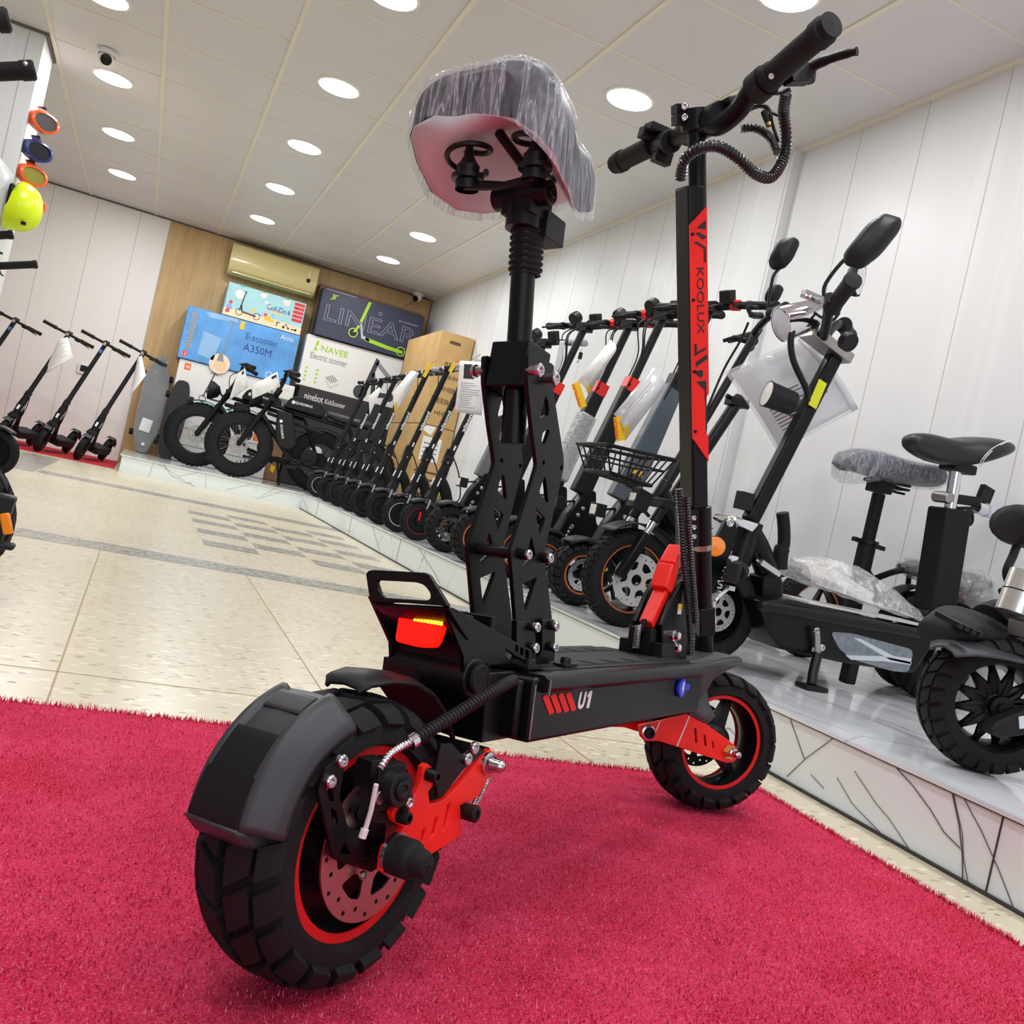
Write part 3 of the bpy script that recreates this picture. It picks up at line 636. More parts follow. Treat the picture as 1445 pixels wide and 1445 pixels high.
hol = [[sy(p, -PY) for p in q] for q in hol]+[circ(*sy(p, -PY), .0028, 10) for p in G_([(628, 1040), (780, 1085)])]
for s_ in (-1, 1):
    b = MB(); side(b, 'black_paint', rpoly(outp, .006), s_*PY, .0055, hol, .0008); b.build('seat_support_plate', sc)
b = MB()
for p, q in ((H_([(560, 490)])[0], -PY), (H_([(745, 520)])[0], -PY)):
    x, z = sy(p, q); b.cyl('black_metal', (x, -PY-.010, z), (x, PY+.008, z), .0062); bolt(b, (x, -PY-.010, z), (0, -1, 0), .006, .004); bolt(b, (x, PY+.008, z), (0, 1, 0), .006, .004)
b.build('cross_bar', sc)
b = MB()
for p in G_([(555, 255), (690, 325)]):
    x, z = sy(p, -PY-.006)
    for s_ in (-1, 1): b = MB(); b.cyl('dull_steel', (x, s_*PY, z), (x, s_*(PY+.012), z), .0055); bolt(b, (x, s_*(PY+.012), z), (0, s_, 0), .0075, .005); b.build('clamp_bolt', sc)
for p in H_([(640, 1105), (805, 1095), (628, 1280), (795, 1272)]):
    x, z = sy(p, -PY-.006)
    for s_ in (-1, 1): b = MB(); b.cyl('black_metal', (x, s_*PY, z), (x, s_*(PY+.014), z), .005); bolt(b, (x, s_*(PY+.014), z), (0, s_, 0), .006, .005); b.build('clamp_bolt', sc)
b = MB()
for q in ([(515, 1045), (545, 1050), (670, 1075), (680, 1300), (660, 1420), (510, 1400)], [(735, 1045), (830, 1045), (845, 1060), (838, 1400), (700, 1410), (730, 1300)]):
    pl = [sy(p, -PY-.006) for p in H_(q)]
    for s_ in (-1, 1): side(b, 'black_paint', rpoly(pl, .003), s_*(PY+.006), .007)
b.box('black_paint', (.225, 0, .281), (.1, .09, .008)); b.build('seat_bracket_base', sc)
b = MB()
for y in (-.06, .06):
    for x in (.21, .29): b = MB(); bolt(b, (x, y, .279), (0, 0, 1), .0065, .009, 'black_metal'); b.box('black_metal', (x, y, .2795), (.03, .016, .003)); b.build('deck_bolt', sc)
top = sy((742, 322), 0); bot = sy((724, 626), 0)
pa = V(bot[0], 0, bot[1]); pb = V(top[0], 0, top[1]); ax = (pb-pa).normalized()
xb, zb = sy(G_([(600, 250)])[0], -PY)
b = MB(); b.box('black_paint', (xb+.003, 0, zb+.001), (.047, 2*PY-.006, .052), Matrix.Rotation(.08, 3, 'Y')); b.build('post_clamp_block', sc, bevel=.002)
b = MB(); b.cyl('black_paint', pa, pb, .0138, n=24); b.build('seat_post', sc)
b = MB(); q0 = V(*[sy((741, 385), 0)[0], 0, sy((741, 385), 0)[1]]); pr = []; L_ = (pb-q0).length
for i in range(7): pr += [(.0165, L_*i/7), (.0195, L_*(i+.3)/7), (.0195, L_*(i+.6)/7), (.0165, L_*(i+.85)/7)]
b.lathe('rubber', q0, ax, [(.014, -.004), (.018, -.003)]+pr+[(.017, L_)], 24); b.build('rubber_boot', sc, smooth=60)
# ---- saddle with springs, in its plastic film
sm = V(.182, 0, .785)
b = MB(); b.box('black_plastic', sm+V(.004, 0, .0), (.042, .04, .034)); b.cyl('black_metal', sm+V(-.006, -.036, .006), sm+V(-.006, .036, .006), .0135, n=18); b.cyl('black_metal', sm+V(0, 0, -.03), sm+V(0, 0, 0), .02); b.box('black_plastic', sm+V(.03, -.012, -.02), (.04, .026, .03))
bolt(b, sm+V(-.006, -.036, .006), (0, -1, 0), .007, .004, 'black_metal'); bolt(b, sm+V(.05, -.012, -.02), (1, 0, 0), .007, .004, 'black_metal'); b.build('saddle_clamp', sc, bevel=.003)
SB = lambda x: .868+(x-.095)*.1
b = MB()
for s_ in (-1, 1):
    a = V(.128, s_*.043, .797)
    b.lathe('black_metal', a, (-.1, 0, 1), [(.013, -.014), (.013, -.004), (.018, -.003), (.018, .002), (.011, .003), (.013, .012), (.011, .014), (.006, .022), (.004, .034)], 18)
    P = []
    for i in range(60):
        t = i/59; ang = -1.2+t*2*pi*1.35; rr = .022+.002*t; P.append(a+V(rr*cos(ang)-.004, rr*sin(ang)*s_, .006+.034*t))
    b.tube('black_metal', P, .0032, 8)
    b.tube('black_metal', smooth_path([a+V(0, 0, -.006), sm+V(-.02, s_*.02, .016), sm+V(.02, s_*.017, .03), V(.25, .02+s_*.012, .856), V(.29, .028+s_*.006, .862)], 6), .0036, 8)
b.tube('black_metal', smooth_path([V(.128, .045, .787), V(.13, 0, .783), V(.128, -.045, .787)], 6), .004, 8)
b.tube('black_metal', smooth_path([sm+V(-.03, -.01, .03), sm+V(-.045, .0, .045), sm+V(-.05, .012, .06)], 6), .0055, 8)
b.build('saddle_spring', sc)
# x, half width, top, lower edge at the left rim / left / middle / right / right rim, sideways offset
ST = [(.088, .052, .890, .852, .846, .846, .840, .832, .016), (.096, .084, .902, .850, .832, .838, .842, .812, .018), (.110, .098, .909, .848, .826, .838, .846, .796, .020), (.135, .098, .912, .828, .830, .850, .848, .790, .027), (.165, .094, .910, .806, .838, .862, .848, .786, .029),
      (.20, .080, .911, .798, .838, .862, .846, .790, .032), (.235, .064, .910, .806, .844, .864, .846, .798, .034), (.27, .051, .908, .822, .852, .866, .850, .808, .035), (.305, .045, .908, .838, .860, .868, .856, .822, .034), (.335, .034, .904, .850, .864, .868, .860, .838, .036), (.350, .018, .896, .862, .866, .868, .864, .854, .036)]
def edge(st, y):
    t = max(-1, min(1, (y-st[8])/st[1])); K = [(1, st[3]), (.45, st[4]), (0, st[5]), (-.45, st[6]), (-1, st[7])]
    for (a, za), (c, zc_) in zip(K, K[1:]):
        if t >= c: q = (t-c)/(a-c); return zc_+(za-zc_)*q
    return st[7]
def saddle_rings(k=1.0, dz=0, jit=0, lift=0):
    rings = []; random.seed(8)
    for st in ST:
        x, w, zt = st[:3]; w2 = w*k; ring = []; N = 26
        for i in range(N):
            a = pi*i/(N-1); c_, s_ = cos(a), sin(a)
            y = w2*(abs(c_)**.7)*(1 if c_ > 0 else -1)
            dip = -.003*max(0, 1-abs(y/w2)*1.8)*min(1, w/.1)
            z0 = (st[3] if c_ > 0 else st[7])-lift; y += st[8]
            ring.append(V(x, y, z0+(zt+dz+dip-z0)*(s_**.5)))
        if jit: ring = [p+V(random.gauss(0, jit*.6), random.gauss(0, jit), random.gauss(0, jit)) for p in ring]
        rings.append(ring)
    return rings
mat('saddle_vinyl', '23262e', .45, bump=(160, .25, .0008)); mat('saddle_base', 'd3dbdb', .6, var=(5, .06))
b = MB(); rg = saddle_rings(); b.loft('saddle_vinyl', rg, closed=False); 
for st, r in ((ST[0], rg[0]), (ST[-1], rg[-1])):
    lo_ = [V(p.x, p.y, edge(st, p.y)) for p in r]; b.loft('saddle_vinyl', [r, lo_], closed=False)
sd = b.build('saddle', sc, smooth=75)
b = MB(); R_ = []
for st in ST: R_.append([V(st[0]+.001, st[8]+t*st[1]*.99, edge(st, st[8]+t*st[1])) for t in [-1+i/8 for i in range(17)]])
b.loft('saddle_base', R_, closed=False); b.build('saddle_underside', sd, solid=.002, smooth=70)
# clear film: thin, wrinkled, mostly see-through
k = Nodes('plastic_film', .18, 0, .5); mp = k.mapping((1, 1, 1)); 
ns = k.n('TexNoise', Vector=k.mapping((14, 14, 3.5), (0, .3, 0)), Scale=3.2, Detail=5, Roughness=.65, Distortion=1.2).outputs[0]
w1 = k.n('TexNoise', Vector=k.mapping((55, 55, 5), (0, .25, .2)), Scale=1.5, Detail=4, Roughness=.6, Distortion=.6).outputs[0]
rid = k.n('Math', _operation='ABSOLUTE'); sb = k.n('Math', _operation='SUBTRACT'); k.l(w1, sb.inputs[0]); sb.inputs[1].default_value = .5; k.l(sb.outputs[0], rid.inputs[0])
st_ = k.ramp(rid.outputs[0], [(0, .62), (.025, .26), (.08, .1)])
cl = k.ramp(ns, [(.42, .03), (.75, .42)])
al = k.n('Math', _operation='MAXIMUM'); k.l(st_, al.inputs[0]); k.l(cl, al.inputs[1])
k.l(al.outputs[0], k.b.inputs['Alpha']); k.col(lin('d3d8e0')); k.bump(w1, .8, .004)
k.b.inputs['Transmission Weight'].default_value = 0
b = MB(); rg = [[V(p.x+(-.006 if i_ < 2 else .006 if i_ > 8 else 0), p.y, p.z) for p in r] for i_, r in enumerate(saddle_rings(1.05, .005, .0013, lift=.01))]; b.loft('plastic_film', rg, closed=False)
for i_ in (0, -1): b.loft('plastic_film', [rg[i_], [V(p.x, p.y*.97, edge(ST[i_], p.y)-.004) for p in rg[i_]]], closed=False)
fl = b.build('plastic_film', sd, smooth=180); fl['label'] = 'clear wrinkled plastic film over the saddle'
fl.modifiers.new('sub', 'SUBSURF').levels = 1
# ---- front wheel group: steered to the right, shares the scooter's lean
YF = radians(-2.3); hf = V(cos(YF), sin(YF), 0); lff = V(-sin(YF), cos(YF), 0); lf3 = lff*cos(LN)-V(0, 0, 1)*sin(LN); uf3 = lff*sin(LN)+V(0, 0, 1)*cos(LN)
FR = .121; FC = V(1.030, 1.350, .1255)
MF = Matrix.Translation(FC) @ Matrix((hf, lf3, uf3)).transposed().to_4x4(); MFI = MF.inverted(); REL = MSI @ MF     # wheel frame seen from the scooter's frame
def fy(p, y):
    d = ray(p); t = ((FC-CAM).dot(lf3)+y)/d.dot(lf3); q = MFI @ (CAM+d*t); return (q.x, q.z)
def FB():
    b = MB(); b.M = REL.copy(); return b
Z0 = V(0, 0, 0)
b = FB(); tyre(b, Z0, FR, .082, .085, n=20); ft = b.build('tyre', sc)
b = FB(); rim(b, Z0, .085, .06, 'spokes', 3); b.lathe('black_paint', Z0, (0, 1, 0), [(.07, -.005), (.085, -.02)], 40); b.build('rim', ft)
b = FB(); rimring(b, 'red_trim', Z0, .076, .0848, .0325); b.build('rim_stripe', ft)
b = FB(); disc(b, Z0, .058, .04, 'black_metal'); b.build('brake_disc', sc)
fz = lambda L, y: [fy(p, y) for p in zc(L, 900, 940, 6.57)]
fa = [(5, 545), (190, 505), (478, 437), (600, 515), (700, 590), (830, 680), (905, 745), (925, 800), (905, 860), (880, 885), (820, 895), (600, 825), (352, 742), (190, 692), (120, 690), (60, 690), (20, 650)]
for s_ in (-1, 1):
    b = FB(); b.plate('red_paint', fz(fa, -.062), [fz(q, -.062) for q in ([(515, 572), (535, 575), (545, 712), (525, 710)], [(603, 633), (620, 636), (632, 742), (612, 738)], [(678, 692), (692, 695), (702, 762), (685, 758)])], (0, s_*.062, 0), XA, ZA, .006, .0008)
    if s_ < 0:
        for L in ([(352, 742), (478, 437)], [(150, 610), (195, 512)]):
            (xa, za), (xb, zb) = fz(L, -.062); b.bar('white_trim', (xa, -.0653, za), (xb, -.0653, zb), .0012, .0022, up=(1, 0, 0))
    b.build('front_swing_arm', sc)
b = FB(); x, z = fz([(95, 615)], -.066)[0]; b.lathe('steel', (x, -.065, z), (0, -1, 0), [(.001, 0), (.0125, 0), (.0125, .003), (.009, .004)], 20); bolt(b, (x, -.068, z), (0, -1, 0), .0095, .008, 'black_metal'); b.build('arm_pivot_bolt', sc)
b = FB(); x, z = fz([(860, 800)], -.07)[0]
b.lathe('brass', (x, -.065, z), (0, -1, 0), [(.001, 0), (.013, 0), (.013, .003), (.010, .003), (.010, .008), (.001, .008)], 6); b.lathe('steel', (x, -.072, z), (0, -1, 0), [(.008, 0), (.008, .008), (.0055, .009), (.0055, .016), (.006, .016), (.0055, .022), (.001, .024)], 20)
b.cyl('steel', (x, .07, z), (x, .082, z), .008); b.cyl('black_metal', (x, -.06, z), (x, .06, z), .007); b.build('axle_nut', sc)
# ---- front mudguard rising from the deck
kx = lambda L, y: [sy(p, y) for p in zc(L, 660, 700, 3.141)]
fpts = kx([(985, 800), (1000, 745), (1040, 738), (1120, 718), (1190, 712), (1208, 725), (1200, 745), (1130, 775), (1085, 800), (1050, 860), (1060, 920), (1088, 975), (1055, 1005), (1015, 985), (975, 962)], -.05)
fpts2 = [(x, z) for x, z in fpts]
b = MB(); b.plate('guard_plastic', rpoly(fpts, .004), [], (0, -.05, 0), XA, ZA, .006, .001)
b.plate('guard_plastic', rpoly(fpts, .004), [], (0, .05, 0), XA, ZA, .006, .001)
tp_ = fpts[1:6]; b.loft('guard_plastic', [[V(x, -.052, z-.003), V(x, -.03, z+.001), V(x, .03, z+.001), V(x, .052, z-.003)] for x, z in tp_], closed=False); b.build('front_mudguard', sc, solid=.003, smooth=50)
# ---- folding hinge with red lever
ke = lambda L, y: [sy(p, y) for p in zc(L, 860, 740, 6.568)]
hp = ke([(475, 1245), (472, 930), (560, 700), (655, 530), (720, 480), (800, 700), (790, 950), (740, 1040), (700, 1240)], -.022)
hx = min(p[0] for p in hp)
b = MB()
for s_ in (-1, 1): side(b, 'black_paint', hp, s_*.021, .008, (), .001)
side(b, 'black_metal', [(x+.008, min(z, .352)) for x, z in hp], 0, .04)
q = ke([(340, 960)], -.008)[0]
for y in (-.012, .012): b.box('black_paint', (q[0]+.012, y, (q[1]+.272)/2), (.03, .012, q[1]-.272))
b.box('black_metal', (q[0]+.03, 0, .285), (.05, .07, .024)); b.build('folding_hinge', sc, bevel=.002)
b = MB(); P = []
for i in range(120):
    t = i/119; P.append(V(q[0]-.010+.0045*cos(26*pi*t), .0045*sin(26*pi*t), .285+.035*t))
b.tube('dull_steel', P, .0009, 5); b.build('hinge_spring', sc)
b = MB()
for p, y in (((600, 1030), -.027), ((605, 1140), -.027)):
    x, z = ke([p], y)[0]; b.lathe('chrome', (x, y+.002, z), (0, -1, 0), [(.009, 0), (.009, .003), (.007, .005), (.007, .010), (.004, .013), (.001, .0135)], 20)
b.build('hinge_nut', sc)
l0, l1, l2, l3_ = ke([(385, 935), (530, 620), (600, 400), (680, 240)], -.010)
yl = -.004; lx = lambda q, d=0: (q[0]-.004+d, yl, q[1])
b = MB(); b.bar('red_paint', lx(l0), lx(l1), .021, .016, up=(-1, 0, .6)); b.bar('red_paint', lx(l1, -.004), lx(l2, -.006), .027, .028, up=(-1, 0, .6)); b.bar('red_paint', lx(l2, -.006), lx(l3_, -.002), .027, .022, up=(-1, 0, .6)); b.box('black_matte', (l0[0]-.012, yl, l0[1]-.001), (.014, .005, .020)); b.build('folding_lever', sc, bevel=.0025, seg=3)
b = MB(); x, z = ke([(655, 785)], -.026)[0]; b.prism('white_letter', [(x-.007, z-.008), (x+.007, z-.008), (x+.007, z+.008), (x-.007, z+.008)], (0, -.0255, 0), XA, ZA, .0006); b.prism('yellow_tag', [(x-.007, z), (x+.007, z), (x+.007, z+.008), (x-.007, z+.008)], (0, -.0261, 0), XA, ZA, .0006); b.build('warning_sticker', sc)
# ---- steering column and stem
def smid(p): x, z = sy(p, 0); return V(x, 0, z)
cb, cbt, ct = smid((992, 884)), smid((985, 770)), smid((983, 180))
axs = (ct-cb).normalized()
def colp(px_y):   # point on the steering axis at image row px_y
    xx = 992+(983-992)*(884-px_y)/(884-180); return smid((xx, px_y))
# stem frame: x = steering forward, y = left of bar, z = up the stem
sf = (MSI.to_3x3() @ hf); sf = (sf-axs*sf.dot(axs)).normalized(); sl = axs.cross(sf)
MSt = frame(cb, sf, None, axs); LSt = (ct-cb).length
def SBd():
    b = MB(); b.M = MSt.copy(); return b
def hz(py): return (colp(py)-cb).length*(1 if py < 884 else -1)
b = SBd(); b.box('black_paint', (0, 0, .012), (.03, .034, .05)); b.cyl('black_paint', (0, 0, -.06), (0, 0, -.01), .017, n=28); b.cyl('black_paint', (0, 0, .03), (0, 0, hz(775)), .0155, n=32); b.build('steering_tube', sc, bevel=.002)
b = SBd(); b.lathe('dull_steel', (0, 0, hz(775)), (0, 0, 1), [(.001, 0), (.0175, 0), (.0175, .009), (.001, .009)], 8); b.build('locknut', sc)
b = SBd(); b.cyl('black_paint', (0, 0, hz(768)), (0, 0, hz(715)), .0165, n=32); b.box('black_paint', (-.022, .006, (hz(768)+hz(715))/2), (.03, .036, hz(715)-hz(768)))
for py in (728, 741, 754): bolt(b, (-.022, -.012, hz(py)+.002), (0, -1, 0), .0045, .003)
b.build('stem_clamp', sc, bevel=.002)
z0, z1 = hz(715), hz(262)
b = SBd(); b.box('black_metal', (-.009, .0085, (z0+z1)/2), (.029, .046, z1-z0)); b.build('stem', sc, bevel=.004, seg=3)
b = SBd(); b.cyl('black_paint', (0, 0, z1-.05), (0, 0, hz(178)), .014, n=28); bolt(b, (-.008, -.014, hz(205)), (-.3, -1, 0), .004, .003, 'black_metal'); b.build('stem_tube', sc)
# red name plate on the stem
zt_, zb_ = hz(298), hz(640); yq = -.016
b = SBd(); x0_, x1_ = -.0238, .0068
rp = [(x0_, zb_+.03), (x1_-.002, zb_-.012), (x1_-.002, zb_+.028), (x1_-.007, zb_+.04), (x1_-.007, zb_+.09), (x1_, zb_+.1), (x1_, zt_+.006), (x0_, zt_-.022)]
b.plate('red_paint', rp, [], (0, yq, 0), XA, ZA, .003, .0006)
for t in (.985-.03, .665, .34, .03+.03): bolt(b, (x0_+.0045, yq-.0015, zb_+.02+(zt_-zb_-.04)*t), (0, -1, 0), .0026, .002, 'black_metal')
npl = b.build('name_plate', sc)
b = SBd(); H = zt_-zb_; xm = (x0_+x1_)/2
b.text('black_ink', 'KOOLUX', (xm-.0045, yq-.0017, zb_+H*.775), (0, 0, -1), (1, 0, 0), w=H*.265, h=.0125)
for pl in ([(xm-.004, .93), (xm+.012, .96), (xm+.012, .925)], [(xm-.006, .91), (xm+.0, .915), (xm+.014, .895), (xm+.008, .885)], [(xm-.008, .875), (xm-.004, .88), (xm+.012, .855), (xm+.012, .795), (xm+.0085, .795), (xm+.0085, .85)],
           [(xm-.010, .47), (xm-.006, .47), (xm-.006, .435), (xm+.010, .455), (xm+.010, .445), (xm-.010, .42)], [(xm-.008, .395), (xm+.012, .425), (xm+.012, .405), (xm-.008, .375)], [(xm-.008, .36), (xm+.004, .36), (xm+.004, .335), (xm-.0, .33), (xm-.008, .345)], [(xm-.008, .315), (xm+.010, .315), (xm+.010, .235), (xm+.0075, .235), (xm+.0075, .275)]):
    b.prism('black_ink', [(x, zb_+H*t) for x, t in pl], (0, yq-.002, 0), XA, ZA, .0008)
b.build('name_lettering', npl)
# ---- handlebar (world direction close to the room's depth axis)
ctw = MS @ (cb+axs*hz(172)); 
def bw(a, el=0, px=0): return MSI @ (ctw+V(px, a, el-.08*a))
def pxb(p, Y):   # point on sight line p at room depth Y, in the scooter's frame
    return MSI @ onY(p, Y)
RE = pxb((1174, 34), ctw.y-.262); LE = pxb((868, 232), ctw.y+.25)
r1 = pxb((1083, 112), ctw.y-.14); r2 = pxb((1066, 128), ctw.y-.12); m0 = cb+axs*(hz(172)); 
b = MB(); b.tube('black_paint', smooth_path([pxb((1090, 104), ctw.y-.15), pxb((1060, 130), ctw.y-.115), pxb((1040, 158), ctw.y-.085), pxb((1012, 178), ctw.y-.05), m0+V(.012, 0, .004), pxb((946, 200), ctw.y+.09), pxb((925, 207), ctw.y+.14), pxb((880, 227), ctw.y+.235)], 6), .0145, 18); b.build('handlebar', sc)
def grip(b, a, e, r):
    d = (e-a); L = d.length; d = d/L
    b.lathe('rubber_grip', a, d, [(.001, 0), (r*1.12, 0), (r*1.12, .012), (r, .014)]+[(r*(1 if i % 2 else .975), .014+(L-.04)*i/24) for i in range(25)]+[(r*1.12, L-.026), (r*1.12, L-.012), (r*.98, L-.010), (r*.98, L), (.001, L+.001)], 28)
b = MB(); grip(b, r1, RE, .0175); b.build('hand_grip', sc)
b = MB(); grip(b, pxb((922, 205), ctw.y+.135), LE, .0168); b.build('hand_grip', sc)
b = MB(); d = (RE-r1).normalized(); b.cyl('black_plastic', r1-d*.026, r1-d*.002, .0225, n=24); 
x_ = pxb((1088, 108), ctw.y-.15); bolt(b, pxb((1088, 108), ctw.y-.168), MSI.to_3x3() @ V(-.4, -.9, -.3), .004, .003, 'dull_steel')
b.bar('black_plastic', pxb((1084, 120), ctw.y-.14), pxb((1076, 138), ctw.y-.135), .014, .008, w2=.008); b.build('thumb_throttle', sc)
b = MB(); e0 = pxb((1110, 105), ctw.y-.155); e1 = pxb((1140, 105), ctw.y-.15); e2 = pxb((1150, 92), ctw.y-.16); e3 = pxb((1180, 80), ctw.y-.185); e4 = pxb((1210, 72), ctw.y-.21)
b.bar('black_metal', e0, e1, .02, .026); b.cyl('black_metal', e1+V(0, 0, -.01), e1+V(0, 0, .01), .011)
b.tube('black_metal', smooth_path([e1, e2, e3, e4], 6), [.0075]*10+[.0065]*6+[.0055]*2+[.007], 10); b.build('brake_lever', sc, bevel=.002)
# clamp with two tightening bands, display
b = MB(); md = MSI.to_3x3() @ V(0, 1, -.08)
for py, hh in ((163, .016), (178, .016)):
    p = cb+axs*hz(py); b.cyl('black_paint', p-axs*hh/2, p+axs*hh/2, .0245, n=28); b.box('black_paint', p+(MSI.to_3x3() @ V(-.028, .004, 0)), (.02, .02, .014), MSt.to_3x3()); bolt(b, p+(MSI.to_3x3() @ V(-.028, -.008, 0)), MSI.to_3x3() @ V(-.2, -1, 0), .0055, .004)
p = cb+axs*hz(170); b.cyl('black_paint', p+(MSI.to_3x3() @ V(.012, -.05, -.004)), p+(MSI.to_3x3() @ V(.012, .045, .0)), .022, n=24); b.build('handlebar_clamp', sc, bevel=.002)
b = MB(); c_ = pxb((1028, 150), ctw.y-.02); b.box('black_plastic', c_, (.06, .085, .012), MSI.to_3x3() @ Matrix.Rotation(-.5, 3, 'Y')); dp = b.build('display', sc, bevel=.003)
# left controls
b = MB(); c_ = pxb((932, 185), ctw.y+.115); Rw = MSI.to_3x3() @ Matrix.Rotation(.12, 3, 'X')
b.box('black_plastic', c_, (.05, .03, .012), Rw); b.box('black_plastic', pxb((937, 212), ctw.y+.11), (.03, .02, .045), Rw); b.box('black_matte', pxb((936, 212), ctw.y+.098), (.022, .003, .032), Rw); b.box('black_plastic', pxb((915, 190), ctw.y+.13), (.03, .02, .018), Rw); b.cyl('black_plastic', pxb((948, 199), ctw.y+.075), pxb((930, 206), ctw.y+.13), .0185, n=20); b.build('control_box', sc, bevel=.002)
# cable loom
def cab(name, pts, r, pitch=.0055, m='black_plastic'):
    b = MB(); P, rr = ribbed([pxb(p, ctw.y+dy) for p, dy in pts], r, pitch); b.tube(m, P, rr, 12); return b.build(name, sc)
mat('loom', '1a1b1f', .3, coat=.3)
cab('cable_loom', [((960, 252), -.03), ((966, 226), -.05), ((986, 210), -.07), ((1013, 207), -.08), ((1040, 222), -.085), ((1065, 244), -.085), ((1088, 250), -.08), ((1105, 225), -.075), ((1110, 195), -.08), ((1106, 160), -.09), ((1110, 130), -.12)], .0088, m='loom')
cab('cable_loom', [((1045, 182), .0), ((1065, 181), -.01), ((1085, 192), -.03), ((1097, 214), -.06)], .0068, m='loom')
b = MB()
for L in ([((1050, 160), 0), ((1066, 150), -.03), ((1084, 152), -.05), ((1090, 175), -.06), ((1098, 200), -.07)], [((1052, 158), 0), ((1074, 150), -.03), ((1092, 160), -.06), ((1104, 165), -.09)], [((1085, 130), -.14), ((1100, 132), -.13), ((1115, 125), -.14)]):
    b.tube('black_plastic', smooth_path([pxb(p, ctw.y+dy) for p, dy in L], 6), .0026, 7)
b.cyl('rubber', pxb((1078, 158), ctw.y-.045), pxb((1084, 173), ctw.y-.055), .005); b.cyl('brass', pxb((1084, 173), ctw.y-.055), pxb((1085, 178), ctw.y-.056), .0048); b.build('wiring', sc)
Yc = (MS @ cb).y
cab('cable_loom', [((958, 690), -.045), ((962, 740), -.045), ((966, 800), -.04), ((972, 860), -.045), ((975, 900), -.055), ((974, 925), -.06)], .0062, .0048, 'loom')
cab('cable_loom', [((969, 700), -.05), ((972, 745), -.05), ((976, 800), -.045), ((980, 845), -.05), ((982, 880), -.055)], .005, .0044, 'loom')
# ================================================================== GENERIC PARTS FOR THE OTHER VEHICLES
class Thing:
    """a top-level empty; parts may be given in world coordinates (wb) or in the thing's own (lb)"""
    def __init__(s, name, label, cat, group=None, loc=(0, 0, 0), rz=0, M=None):
        s.r = tag(empty(name, M=M if M is not None else Matrix.Translation(Vector(loc)) @ Matrix.Rotation(rz, 4, 'Z')), label, cat, group)
        s.inv = s.r.matrix_world.copy().inverted() if M is not None else (Matrix.Translation(Vector(loc)) @ Matrix.Rotation(rz, 4, 'Z')).inverted()
    def wb(s): b = MB(); b.M = s.inv.copy(); return b
    def lb(s): return MB()
def wheel(T, c, R, W, rr, tread, kind, n=20, ring=None, spokes=6, seg=44, dR=0, dy=0, ringw=.006, mb='lb', rimm='black_paint', h=.006, disc_m='steel', skew=.5):
    mk = getattr(T, mb)
    b = mk(); tyre(b, c, R, W, rr, tread, n, seg=seg, h=h, skew=skew); t = b.build('tyre', T.r)
    b = mk(); rim(b, c, rr, W*.66, kind, spokes, rimm); b.build('rim', t)
    if ring: b = mk(); rimring(b, ring, c, rr-.004-ringw, rr-.003, W*.36); b.build('rim_stripe', t)
    if dR: b = mk(); disc(b, c, dR, dy, disc_m); b.build('brake_disc', T.r)
    return t
def bar_end(b, a, d, L, r=.0165, m='rubber_grip'):
    d = Vector(d).normalized(); b.lathe(m, a, d, [(.001, 0), (r, 0), (r*1.12, .004), (r*1.12, .012), (r, .016), (r*.95, L*.5), (r, L-.012), (r*1.1, L-.008), (r*1.05, L), (.001, L+.002)], 16)
def lever(b, p, d, f, L=.1, m='black_metal'):
    """brake lever at p, running along d, offset towards f"""
    p, d, f = Vector(p), Vector(d).normalized(), Vector(f).normalized()
    b.bar(m, p, p+f*.03, .016, .02); b.tube(m, smooth_path([p+f*.03, p+f*.045+d*.03, p+f*.04+d*L*.7, p+f*.05+d*L], 5), [.006]*12+[.0045]*4, 8)

